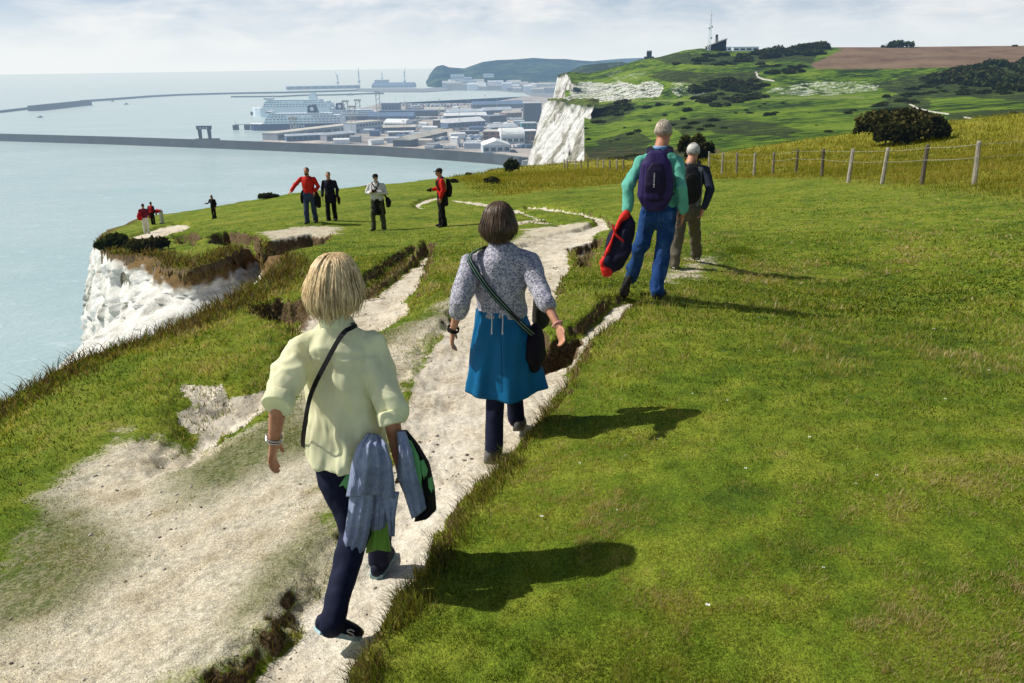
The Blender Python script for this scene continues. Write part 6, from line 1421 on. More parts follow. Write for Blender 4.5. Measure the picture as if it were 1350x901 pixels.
def cliff_face(label, top, bot, dtop, dbot, seed, nu=130, nv=90, amp=9.0, edge=1.6):
    top, bot = np.array(top, float), np.array(bot, float); us = np.linspace(0, 1, nu); V = np.empty((nv, nu, 3)); vg = np.zeros((nv, nu))
    def along(A, u):
        L_ = np.r_[0, np.cumsum(np.hypot(*np.diff(A, axis=0).T))]; return np.interp(u * L_[-1], L_, A[:, 0]), np.interp(u * L_[-1], L_, A[:, 1])
    for i, u in enumerate(us):
        (tx, ty), (bx, by) = along(top, u), along(bot, u)
        for j in range(nv):
            q = j / (nv - 1); x, y = tx + (bx - tx) * q, ty + (by - ty) * q; D = np.interp(u, [0, 1], dtop) * (1 - q) + np.interp(u, [0, 1], dbot) * q
            rib = np.abs(vnoise(np.array(u * 9 + .4 * math.sin(q * 5) + seed), np.array(q * 1.3), 0)) * amp + amp * .5 * float(fbm(np.array(u * 22 + seed), np.array(q * 9), 1, 3))
            x += edge * (max(0, (u - .85) / .15)) * float(7 * vnoise(np.array(q * 6 + seed), np.array(.5), 0) + 5 * vnoise(np.array(q * 17 + seed), np.array(1.5), 0)); V[j, i] = at_d(x, y, D + rib * min(1, q * 6)); vg[j, i] = max(0, 1 - q * 9 + .8 * float(vnoise(np.array(u * 16.), np.array(q * 8 + seed), 0)))
    ii = (np.arange(nv - 1)[:, None] * nu + np.arange(nu - 1)[None]).ravel(); Fq = np.c_[ii, ii + nu, ii + nu + 1, ii + 1]
    o = link('cliff', npmesh('cliff', V.reshape(-1, 3), Fq, {'veg': np.clip(vg.ravel(), 0, 1)}), M_CHALK); tag(o, label, kind='structure'); return o
cliff_face('tall white chalk cliff dropping behind the brow to the harbour', [(717,137),(724,133),(735,133),(748,136),(762,139),(779,138)], [(694,222),(715,224),(735,222),(758,219),(779,214)], (900, 740), (780, 640), 3.0, 170, 120, 8.0)
cliff_face('white chalk headland above the docks beyond the nearer cliff', [(735,100),(741,97),(747,96),(752,103),(753,112)], [(728,136),(737,136),(746,137),(757,137),(768,137)], (1010, 930), (985, 880), 7.0, 60, 60, 5.0)
# shoulder of turf between the two cliff tops and the hill
V = []; nu, nv = 60, 14
for j in range(nv):
    for i in range(nu):
        x = 722 + (790 - 722) * i / (nu - 1); y0, y1 = 130 + .5 * math.sin(i * .7), np.interp(x, [722, 735, 748, 760, 776, 790], [133.5, 133.5, 136.5, 139.5, 138.5, 141]); y = y0 + (y1 - y0) * j / (nv - 1)
        V.append(at_d(x, y, np.interp(x, [722, 776], [905, 745]) + (1 - j / (nv - 1)) * 60))
ii = (np.arange(nv - 1)[:, None] * nu + np.arange(nu - 1)[None]).ravel(); z0 = np.zeros(nu * nv)
tag(link('cliff_top', npmesh('cliff_top', np.array(V), np.c_[ii, ii + nu, ii + nu + 1, ii + 1], dict(plough=z0, white=z0, scrub=z0 + .35, tan=z0 + .4, ter=z0, path=z0)), M_HILL), 'grassy ledge on top of the white cliff', kind='structure')

# distant headlands across the harbour
def headland(name, label, sky_, low, d0, d1, mat, nu=260, nv=26, rough_=14.0):
    x0, x1 = sky_[0][0], sky_[-1][0]; xs = np.linspace(x0, x1, nu); V = []
    for j in range(nv):
        q = j / (nv - 1)
        for x in xs:
            y = np.interp(x, *zip(*sky_)) * (1 - q) + np.interp(x, *zip(*low)) * q; D = d0 * (1 - q) + d1 * q; P_ = at_d(x, y, D)
            P_[2] += rough_ * float(fbm(np.array(P_[0] * .006), np.array(P_[1] * .006), 2, 4)) * min(1, q * 4) * (1 - q); V.append(P_)
    V += [at_d(x, np.interp(x, *zip(*sky_)), d0) * np.array((1.25, 1.25, 0)) - np.array((0, 0, 5)) for x in xs]; n = nv * nu
    ii = (np.arange(nv - 1)[:, None] * nu + np.arange(nu - 1)[None]).ravel(); Fq = np.c_[ii, ii + nu, ii + nu + 1, ii + 1]; bi = np.arange(nu - 1); Fq = np.concatenate([Fq, np.c_[n + bi, bi, bi + 1, n + bi + 1]])
    o = link(name, npmesh(name, np.array(V), Fq), mat); tag(o, label, kind='structure'); return o
def woodhill(name, a, b, sc_):
    m, t = newmat(name); P = t.pos(); n = t.math('ADD', t.math('MULTIPLY', t.noise(P, .006 * sc_, 6, .65), .6), t.math('MULTIPLY', t.noise(P, .03 * sc_, 4, .6), .4))
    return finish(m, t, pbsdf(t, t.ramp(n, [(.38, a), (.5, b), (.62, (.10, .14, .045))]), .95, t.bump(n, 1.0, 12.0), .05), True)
headland('hills', 'hazy blue green headland with a steep cliff end across the harbour', [(556,118),(562,109),(566,99),(572,91),(576,87.5),(584,86),(592,89),(612,90.5),(622,87),(636,82),(655,79.5),(680,78.5),(703,76.5),(725,78),(745,78),(765,80),(800,82)], [(556,118.5),(600,117),(680,116),(720,118),(800,116)], 4700, 3700, woodhill('headland_wood', (.012, .022, .012), (.035, .052, .022), 1))
headland('hills', 'faint farther ridge behind the wooded hill', [(755,84),(790,80),(820,77.5),(850,76.5),(880,78),(900,80)], [(755,96),(900,92)], 6200, 5200, woodhill('ridge_wood', (.02, .03, .02), (.04, .06, .03), .7), 80, 10)
headland('hills', 'dark wooded hill behind the chalk headland', [(742,108),(751,95),(760,90),(769,86.5),(790,84),(818,81.5),(826,83),(850,90)], [(742,112),(780,108),(850,104)], 1900, 1300, woodhill('wood_dark', (.008, .014, .006), (.028, .040, .014), 3), 140, 24, 6.0)

# bushes over the far hillside: a few crowns, copied
PROT = [leaf_cloud(1.15, 1.0, 1.0, 420, .16, 40 + k, 7, BUSHG if k % 3 else BUSHB) for k in range(6)]
def hill_bush(x, y, wpx, hk, label, group):
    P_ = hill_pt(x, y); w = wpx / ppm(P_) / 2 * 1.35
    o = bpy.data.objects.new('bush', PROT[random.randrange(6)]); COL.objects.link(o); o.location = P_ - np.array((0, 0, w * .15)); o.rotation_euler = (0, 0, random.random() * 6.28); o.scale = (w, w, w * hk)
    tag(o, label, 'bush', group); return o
for me_ in PROT: me_.materials.append(M_LEAF)
G1 = ('dark green bush dotted over the bright green far hillside', 'bushes dotted over the green hillside')
for x, y, w in [(853,143,9),(868,140,11),(893,140,10),(897,137,8),(905,147,13),(856,160,5),(876,153,6),(824,169,4),(815,185,5),(806,187,4),(832,178,10),(841,174,9),(970,150,5),(983,146,6),(988,150,7),(1000,141,5),(1007,138,6),(1015,153,13),(1022,150,9),(1032,137,5),(1067,149,3),(1077,166,4),(1092,175,10),(1129,173,5),(950,185,4),(1118,150,11),(1125,147,8),(775,185,8),(772,170,5),(1205,124,6),(1240,117,7),(1246,122,6),(1317,158,14),(1336,150,8),(941,160,12),(935,168,12),(925,172,9),(915,164,12),(905,170,12),(955,170,7),(900,158,8),(887,166,8),(1165,152,8),(1055,95,3),(1045,176,4)]:
    hill_bush(x, y, w, .75, *G1)
G2 = ('dark bush in the thick scrub band around the chalk bank', 'bushes in the scrub band around the chalk bank')
G3 = ('tree in the dark copse on the skyline beside the ploughed field', 'trees of the skyline copse')
G4 = ('dark tree in the wooded slope below the ploughed field', 'trees on the wooded slope below the ploughed field')
G5 = ('bush on the upper slope below the radio mast', 'bushes below the radio mast')
G6 = ('bush in the dark scrub beside the tall white cliff', 'bushes beside the tall white cliff')
def scatter(poly, n, w0, w1, hk, G, seed):
    g = np.random.default_rng(seed); xs_, ys_ = zip(*poly); k = 0
    while k < n:
        x, y = min(xs_) + g.random() * (max(xs_) - min(xs_)), min(ys_) + g.random() * (max(ys_) - min(ys_))
        if inpoly(poly, np.array(x), np.array(y)): hill_bush(x, y, w0 + (w1 - w0) * g.random(), hk, *G); k += 1
scatter([(905,120),(935,110),(1000,101),(1012,108),(1008,128),(960,142),(925,140)], 46, 10, 20, .7, G2, 1)
scatter([(1140,142),(1180,124),(1215,124),(1205,142),(1170,150)], 12, 9, 18, .7, G2, 2)
scatter([(1094,63),(1073,61),(1012,68),(990,72),(1000,78),(1050,76),(1085,72)], 26, 11, 20, .85, G3, 3)
scatter([(1215,112),(1240,98),(1285,88),(1350,86),(1420,84),(1420,118),(1350,122),(1300,118),(1250,110)], 64, 15, 32, .75, G4, 4)
scatter([(1165,124),(1220,112),(1300,118),(1340,124),(1280,128),(1200,130)], 16, 9, 17, .6, G4, 9)
scatter([(880,82),(930,72),(1000,74),(1060,82),(1040,92),(1000,90),(960,86),(900,90)], 26, 8, 15, .6, G5, 5)
scatter([(1002,92),(1060,88),(1085,92),(1075,98),(1010,97)], 10, 9, 16, .75, G5, 6)
scatter([(779,150),(800,138),(838,132),(834,142),(812,160),(784,166)], 22, 9, 18, .6, G6, 7)
scatter([(792,208),(850,204),(935,206),(930,216),(800,217)], 10, 12, 24, .4, G6, 8)
hill_bush(1185.5, 62.6, 29, .62, 'isolated rounded tree clump on the skyline above the ploughed field', None)
hill_bush(1339, 61.5, 7, .7, 'tiny bush on the skyline far right above the ploughed field', None)
# ================================================================== the harbour under the cliffs
def hz(name, c, rough=.8, var=.2, scale=.05, **k): return simple(name, c, rough, var, scale, haze=(4300.0, (.40, .55, .71)), **k)  # denser painted haze glow lightens harbour surfaces that lie in shade
MH = dict(wall=hz('sea_wall_stone', (.055, .062, .066), .9, .35), con=hz('concrete_pale', (.44, .40, .34)), white=hz('painted_white', (.84, .85, .84), .5, .10, .2), cream=hz('roof_cream', (.58, .54, .46)), grey=hz('cladding_grey', (.30, .32, .35)), blue=hz('cladding_blue', (.10, .16, .27)),
          dark=hz('cladding_dark', (.035, .045, .075)), red=hz('brick_red', (.23, .095, .07)), glass=hz('window_dark', (.03, .04, .06), .2), navy=hz('hull_navy', (.012, .030, .10), .4), sup=hz('ship_white_blue', (.74, .83, .88), .5, .08, .1), steel=hz('steel_dark', (.045, .055, .065)), teal=hz('cladding_teal', (.05, .20, .22)),
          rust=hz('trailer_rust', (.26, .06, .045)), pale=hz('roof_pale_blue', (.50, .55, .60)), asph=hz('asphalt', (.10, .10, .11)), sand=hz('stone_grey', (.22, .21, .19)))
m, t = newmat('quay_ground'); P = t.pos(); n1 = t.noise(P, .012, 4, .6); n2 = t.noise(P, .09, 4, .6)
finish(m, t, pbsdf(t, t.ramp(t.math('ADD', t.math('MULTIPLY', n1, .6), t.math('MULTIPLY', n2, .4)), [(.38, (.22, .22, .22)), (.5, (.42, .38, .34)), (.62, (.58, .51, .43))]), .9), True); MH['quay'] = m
def slab(name, px, z, mat, label, skirt=True):
    pts = [at_z(x, y, z) for x, y in px]; bm = bmesh.new(); A = [bm.verts.new(p) for p in pts]; bm.faces.new(A)
    if skirt:
        B = [bm.verts.new((p[0], p[1], -1)) for p in pts]
        for i in range(len(A)): bm.faces.new([A[i], A[(i + 1) % len(A)], B[(i + 1) % len(A)], B[i]])
    bmesh.ops.triangulate(bm, faces=[f for f in bm.faces if len(f.verts) > 4]); bmesh.ops.recalc_face_normals(bm, faces=bm.faces)
    me = bpy.data.meshes.new(name); bm.to_mesh(me); bm.free(); return tag(link(name, me, mat, smooth=False), label, kind='structure')
slab('quay', [(336,187.5),(420,191),(500,194.5),(600,200.5),(655,204.5),(700,209),(740,214),(750,160),(750,128),(690,127.5),(640,136),(560,136.5),(500,137),(476,143),(474,157),(434,163),(392,175),(352,184)], 4.0, MH['quay'], 'broad concrete dock apron inside the near sea wall')
slab('shore', [(470,120),(500,121),(560,121),(600,118.5),(650,119),(690,122),(704,127.5),(760,128),(760,115),(680,113.5),(600,114),(556,117),(520,116.5),(470,117)], 3.0, MH['sand'], 'built up shore of the far side of the harbour')
def wall_line(name, px, z, w, mat, label, cap=True, back=None):
    P_ = [at_z(x, y, z) for x, y in px]; root = empty(name, P_[0] * np.array((1, 1, 0))); tag(root, label, 'sea wall')
    def ribbon(w_, z0, z1, off, nm, mt):
        bm = bmesh.new(); R = []
        for i, p in enumerate(P_):
            d = P_[min(i + 1, len(P_) - 1)] - P_[max(i - 1, 0)]; d[2] = 0; d = nrm(d); s = np.array((-d[1], d[0], 0)); c = p + s * off
            R.append([bm.verts.new((c[0] + s[0] * q, c[1] + s[1] * q, zz)) for q, zz in ((-w_ / 2 * 1.12, z0), (-w_ / 2, z1), (w_ / 2, z1), (w_ / 2 * 1.12, z0))])
        for A, B in zip(R, R[1:]):
            for k in range(3): bm.faces.new([A[k], A[k + 1], B[k + 1], B[k]])
        bm.faces.new(R[0]); bm.faces.new(R[-1]); bmesh.ops.recalc_face_normals(bm, faces=bm.faces); me = bpy.data.meshes.new(nm); bm.to_mesh(me); bm.free(); return link(nm, me, mt, smooth=False)
    o = [ribbon(w, -2, z, 0, 'wall', mat)]
    if cap: o.append(ribbon(w * .22, z - .3, z + 1.6, -w * .36, 'parapet', mat))
    adopt(root, o); return root
wall_line('breakwater', [(-260,170),(0,177.5),(150,181.5),(300,186.5),(400,190.3),(500,194.3),(600,200.3),(655,204.3),(690,208.5)], 9.0, 13, MH['wall'], 'long dark near breakwater wall running out to the left')
wall_line('breakwater', [(-200,161),(0,146),(44,141)], 5.0, 14, MH['wall'], 'low outer arm of the far breakwater at the left edge', False)
wall_line('breakwater', [(43,139.6),(80,136),(114,132.6)], 13.0, 26, MH['wall'], 'thicker detached middle length of the far breakwater')
wall_line('breakwater', [(108,132.4),(150,129.6),(200,126),(240,124),(300,122.3),(380,121),(470,118.5)], 6.0, 16, MH['wall'], 'inner length of the far breakwater reaching the sheds', False)
wall_line('pier', [(306,127),(370,126.5),(400,125),(440,124.5),(500,122.5)], 4.0, 22, MH['wall'], 'low dark pier in front of the far sheds', False)
KIDS = {}
def building(x0, x1, y, h, dep, label, wall='white', roof='cream', yaw=0.0, style='flat', win=2, z=4.0, group=None, cat='building', P_=None, w=None, name='building'):
    """front corner line at pixel row y; a body, a roof of its own and bands of windows"""
    c = at_z((x0 + x1) / 2, y, z) if P_ is None else P_; w = (x1 - x0) / ppm(c) if w is None else w
    root = empty(name, c, yaw); tag(root, label, cat, group); a = w / 2
    mb = MB(); mb.box((-a, 0, -1), (a, dep, h)); mb.build('wall', MH[wall], root)
    mb = MB()
    if style == 'flat': mb.box((-a - .4, -.4, h + .003), (a + .4, dep + .4, h + .8))
    elif style == 'gable': mb.prism([(-.6, h + .003), (dep / 2, h + dep * .20), (dep + .6, h + .003)], -a - .5, a + .5, axis='x')
    elif style == 'gable_y': mb.prism([(-a - .6, h + .003), (0, h + w * .17), (a + .6, h + .003)], -.5, dep + .5, axis='y')
    elif style == 'arch': mb.prism([(dep / 2 - (dep / 2 + .4) * math.cos(q), h + .003 + dep * .28 * math.sin(q)) for q in np.linspace(0, math.pi, 12)], -a - .3, a + .3, axis='x')
    mb.build('roof', MH[roof], root)
    for k in range(win):
        zz = h * (k + .5) / win; n = max(2, min(9, int(w / 7))); mb = MB()
        for i in range(n): xx = -a + w * (i + .5) / n; mb.box((xx - w / n * .34, -.12, zz - h / win * .22), (xx + w / n * .34, .05, zz + h / win * .22))
        mb.build('window', MH['glass'], root)
    return root
def shed_between(p, q, dep, h, label, wall, roof, style='gable', win=1, z=4.0):
    A, B = at_z(*p, z), at_z(*q, z); d = B - A; return building(0, 0, 0, h, dep, label, wall, roof, math.atan2(d[1], d[0]), style, win, P_=(A + B) / 2, w=float(np.linalg.norm(d)), cat='shed')
shed_between((366,185.5), (470,172), 26, 9, 'very long shed with cream roof beside the moored ferry', 'grey', 'cream', 'flat')
shed_between((470,176), (506,171.5), 24, 14, 'pale blue block at the landward end of the long cream roofed shed', 'pale', 'cream', 'flat', 2)
shed_between((378,187), (428,184.5), 12, 7, 'low blue grey shed along the sea wall below the long cream shed', 'blue', 'pale')
shed_between((431,186.5), (468,183), 14, 8, 'grey shed with dark openings right of the low blue grey shed', 'grey', 'pale')
shed_between((540,194), (590,181.5), 22, 8, 'long pale roofed transit shed with dark arcade standing diagonally on the apron', 'dark', 'cream')
building(637, 673, 202.5, 9, 40, 'white gabled warehouse with blue front by the sea wall', 'pale', 'white', .10, 'gable_y', 1)
building(637, 663, 189, 14, 26, 'red brick office block with pale cap on the docks', 'red', 'cream', -.05, 'flat', 3)
building(661, 692, 190, 9, 34, 'white arched roof hangar near the cliff foot', 'pale', 'white', .15, 'arch', 1)
building(682, 708, 186, 12, 26, 'pale flat roofed building tucked under the chalk cliff', 'red', 'white', .1, 'flat', 2)
building(691, 714, 161.5, 31, 30, 'tall dark blue tower block beside the chalk cliff', 'dark', 'pale', .05, 'flat', 4)
building(688, 708, 172, 10, 24, 'teal fronted building below the dark tower block', 'teal', 'pale', .1, 'flat', 2)
shed_between((588,158.5), (642,157), 24, 7, 'long grey shed, upper one of the two parallel white roofs', 'dark', 'white')
shed_between((592,152.5), (640,151), 24, 6, 'long low shed behind the two parallel white roofs', 'blue', 'pale')
shed_between((591,169.5), (640,166), 30, 8, 'wide white roofed shed in the middle of the docks', 'blue', 'white')
shed_between((507,167), (535,167.5), 24, 5, 'small round roofed pale shed beyond the transit shed', 'grey', 'white', 'arch')
shed_between((505,173), (548,172), 16, 5, 'low shed with dark front in the lorry park', 'dark', 'cream')
shed_between((512,180), (546,179), 14, 5, 'low white shed at the edge of the bare apron', 'grey', 'white', 'flat')
shed_between((546,181.5), (566,180), 12, 5, 'short dark shed next to the low white shed', 'dark', 'pale', 'flat')
building(571, 580, 170.5, 13, 14, 'narrow red and white control tower on the docks', 'red', 'white', 0, 'flat', 4)
building(503, 526, 148, 18, 40, 'blue grey warehouse beyond the ferry berths', 'blue', 'pale', 0, 'flat', 1)
shed_between((486,160.5), (545,160), 30, 9, 'dark blue terminal roof right of the far ferry', 'blue', 'blue')
shed_between((500,154), (574,153.5), 30, 10, 'long dark blue terminal shed in the far docks', 'dark', 'blue', 'flat')
shed_between((560,148.5), (586,148), 26, 5, 'small cream store in the far lorry park', 'grey', 'cream')
shed_between((624,144), (690,142.5), 34, 9, 'dark blue sheds along the inner harbour edge', 'dark', 'blue')
shed_between((640,151.5), (676,150), 26, 8, 'grey blue shed behind the dock offices', 'blue', 'pale')
shed_between((646,163.5), (668,162), 26, 12, 'dark blue depot left of the tower block', 'dark', 'grey', 'flat')
shed_between((668,156), (688,155), 22, 9, 'brown depot in front of the tower block', 'red', 'cream')
shed_between((647,175), (682,173.5), 20, 7, 'grey terrace of dock offices', 'grey', 'pale', 'gable', 2)
shed_between((606,178.5), (632,178), 12, 5, 'dark low shed in the open apron', 'dark', 'grey', 'flat')
shed_between((378,118.5), (475,116.5), 60, 12, 'long blue grey shed on the far western pier', 'grey', 'pale', 'flat', 1)
shed_between((490,116), (545,115.5), 60, 9, 'grey blue sheds behind the far western pier', 'grey', 'blue')
building(494, 511, 113.5, 26, 60, 'hazy grey silo block on the far western pier', 'grey', 'grey', 0, 'flat', 1)
# town front and houses under the headland
g = np.random.default_rng(21); GT = 'pale terraces of the town across the harbour'
for k in range(64):
    x = 590 + 150 * g.random(); y = 113.5 + 5.5 * g.random() + max(0, (x - 650) / 90) * 5; wall = ('white', 'cream', 'con', 'grey')[g.integers(4)]; c = at_z(x, y, 3); w = 24 + 50 * g.random(); h = 10 + 16 * g.random()
    root = MB(); root.box((-w / 2, 0, -2), (w / 2, 14, h)); root.prism([(-.5, h + .01), (7, h + 4), (14.5, h + .01)], -w / 2, w / 2, axis='x'); o = root.build('town_house', MH[wall]); o.location = c; tag(o, 'pale town building along the far harbour front', 'building', GT)
for x0, x1, y, h in ((594,612,106.5,26), (604,622,107.5,18), (637,651,102,14), (612,628,110,16)):
    P_ = at_d(x0 / 2 + x1 / 2, y, 3850); building(0, 0, 0, h, 20, 'white terrace under the headland, %s' % {594: 'tallest and furthest left', 604: 'stepping down to the right of the tallest', 637: 'high on the wooded slope', 612: 'low by the shore'}[x0], 'white', 'pale', 0, 'flat', 1, P_=P_, w=(x1 - x0) / ppm(P_))

# lorries and trailers in rows
def trailer(mats):
    root = empty('lorry_trailer'); MB().box((-6.8, -1.3, 1.1), (6.8, 1.3, 4.1)).build('box_body', mats[0], root); mb = MB()
    for x in (-5.5, -4.2, 5.2):
        for y in (-1.1, 1.1): mb.tube([(x, y - .15, .52), (x, y + .15, .52)], .52, 10)
    mb.box((-6.6, -.5, .6), (6.9, .5, 1.1)); mb.build('chassis', MH['steel'], root); MB().box((7.1, -1.2, .6), (9.3, 1.2, 3.6)).build('cab', mats[1], root); return root
PT = [trailer(q) for q in ((MH['white'], MH['white']), (MH['grey'], MH['blue']), (MH['blue'], MH['white']), (MH['rust'], MH['white']), (MH['pale'], MH['dark']), (MH['con'], MH['rust']))]
TL = ['white box lorry parked in the dock lorry lanes', 'grey box lorry with blue cab in the dock lorry lanes', 'blue box lorry with white cab in the dock lorry lanes', 'rust red lorry trailer parked on the docks', 'pale blue lorry trailer with dark cab on the docks', 'beige lorry trailer with red cab on the docks']
KM = [kidmap(p) for p in PT]; used = set()
def park(x, y, yaw, k):
    P_ = at_z(x, y, 4.02)
    if k in used: o = copy_tree(PT[k], None, KM[k])
    else: o = PT[k]; used.add(k)
    o.location = P_; o.rotation_euler = (0, 0, yaw); tag(o, TL[k], 'lorry', 'lorries parked on the docks: ' + TL[k].split(' ')[0])
bpy.context.view_layer.update()
g = np.random.default_rng(8)
for x0, x1, y, n, yaw in ((530,640,139.3,26,1.45),(535,600,141.5,18,1.45),(536,575,144.5,10,.1),(585,640,146.5,14,.05),(590,620,149,6,.1),(545,590,157.5,10,1.4),(595,640,161,9,.05),(600,655,172.5,12,.1),(612,650,182,12,1.2),(612,648,186,10,1.3),(615,640,190,8,1.0),(610,636,194,8,.3),(565,600,185,6,.9),(505,560,176.5,9,.15),(515,560,170,8,.1),(640,690,146.5,12,.2),(645,690,167,9,.3),(655,690,158.5,8,1.3),(655,690,180,7,.4),(560,600,196.5,3,.12),(660,700,195,7,.8),(500,530,184.5,1,.1)):
    for i in range(n): park(x0 + (x1 - x0) * (i + .5 + .3 * (g.random() - .5)) / n, y + .5 * (g.random() - .5), yaw + .04 * g.standard_normal(), 3 if n == 1 else int(g.choice(6, p=[.34, .2, .16, .08, .14, .08])))
for k in range(6):
    if k not in used: park(600, 175, 0, k)
GC = 'small huts and container stacks between the dock sheds'
for i, (x, y) in enumerate([(498,191),(520,189),(532,186),(560,192),(572,196),(598,190),(604,184),(622,196),(628,186),(650,195),(664,180),(676,178),(655,184),(645,178),(628,174),(612,166),(650,170),(660,166),(672,168),(684,164),(640,160),(655,154),(668,150),(680,148),(600,146),(612,148),(556,150),(570,151),(545,164),(558,166),(566,172),(484,176),(494,180),(510,186),(468,188),(450,190),(520,145),(548,143),(690,180),(698,170)]):
    mb = MB(); w_ = 10 + 14 * g.random(); d_ = 6 + 8 * g.random(); h_ = 3 + 5 * g.random(); mb.box((-w_ / 2, 0, -.5), (w_ / 2, d_, h_)); mb.prism([(-.4, h_ + .01), (d_ / 2, h_ + 1.6), (d_ + .4, h_ + .01)], -w_ / 2 - .3, w_ / 2 + .3, axis='x')
    o = mb.build('dock_hut', MH[('white', 'pale', 'blue', 'cream', 'grey', 'white')[i % 6]]); o.location = at_z(x, y, 4); o.rotation_euler = (0, 0, .3 * g.standard_normal()); tag(o, 'small hut or container stack between the dock sheds', 'hut', GC)
# light masts
for i, (x, y, h) in enumerate([(534,193,30),(551,186,28),(606,168,30),(628,162,30),(662,190,26),(655,150,28),(500,172,28),(580,150,28),(671,128,26),(640,141,26),(464,178,24),(618,150,26)]):
    mb = MB(); mb.tube([(0, 0, -.5), (0, 0, h)], [.45, .22], 8); mb.box((-2.4, -.4, h - .2), (2.4, .4, h + .7)); o = mb.build('light_mast', MH['con']); o.location = at_z(x, y, 4); tag(o, 'tall thin floodlight mast standing among the dock sheds', 'light mast', 'floodlight masts of the docks')
# cranes of the far pier
for x, y, h, tl in ((446,115.5,70,-8),(474,115.5,88,0),(504,107,60,3),(534,115.5,84,5)):
    mb = MB()
    for q in (-3, 3): mb.tube([(q, 0, 0), (q * .4, 0, h * .8)], 1.1, 6)
    mb.tube([(0, 0, h * .5), (tl, 0, h)], [1.8, .8], 6); mb.tube([(-9, 0, h * .3), (6, 0, h * .34)], 1.4, 6); mb.box((-4, -4, h * .22), (4, 4, h * .32)); o = mb.build('dock_crane', MH['pale']); o.location = at_z(x, y, 4); tag(o, 'hazy dock crane on the far pier, %s' % {446: 'leaning left', 474: 'standing upright above the blue shed', 504: 'rising from the silo block', 534: 'furthest right, beside the headland'}[x], 'crane')
# gantry and dolphin on the near wall
P_ = at_z(271, 184.5, 9); root = empty('gantry', P_); tag(root, 'dark portal gantry standing on the near breakwater wall', 'gantry')
for s in (-1, 1):
    MB().prism([(-1.6, -1.6), (1.6, -1.6), (1.6, 1.6), (-1.6, 1.6)], 0, 13.5, Matrix.Translation((s * 6.2, 0, 0)), taper=1.25).build('leg', MH['steel'], root)
mb = MB().box((-9.2, -3, 13.5), (9.2, 3, 17)); mb.box((-9.6, -3.4, 17), (9.6, 3.4, 17.8)); mb.build('beam', MH['steel'], root); MB().box((-13, -4, -.5), (18, 4, 1.4)).build('base', MH['steel'], root); mb = MB()
for s in (-1, 0, 1): mb.box((s * 4 - 1.2, -3.2, 14.2), (s * 4 + 1.2, -2.9, 16.2))
mb.build('window', MH['pale'], root)
P_ = at_z(320, 171.5, 0); root = empty('mooring_dolphin', P_); tag(root, 'dark mooring dolphin with a footbridge off the ferry bow', 'dolphin')
for x in (-11, 8): MB().box((x - 4, -4, -1), (x + 4, 4, 8)).build('block', MH['steel'], root)
MB().box((-12, -1, 8.1), (16, 1, 9)).build('footbridge', MH['grey'], root); MB().tube([(-11, 0, 8), (-11, 0, 15)], .35, 6).build('lamp_post', MH['grey'], root)

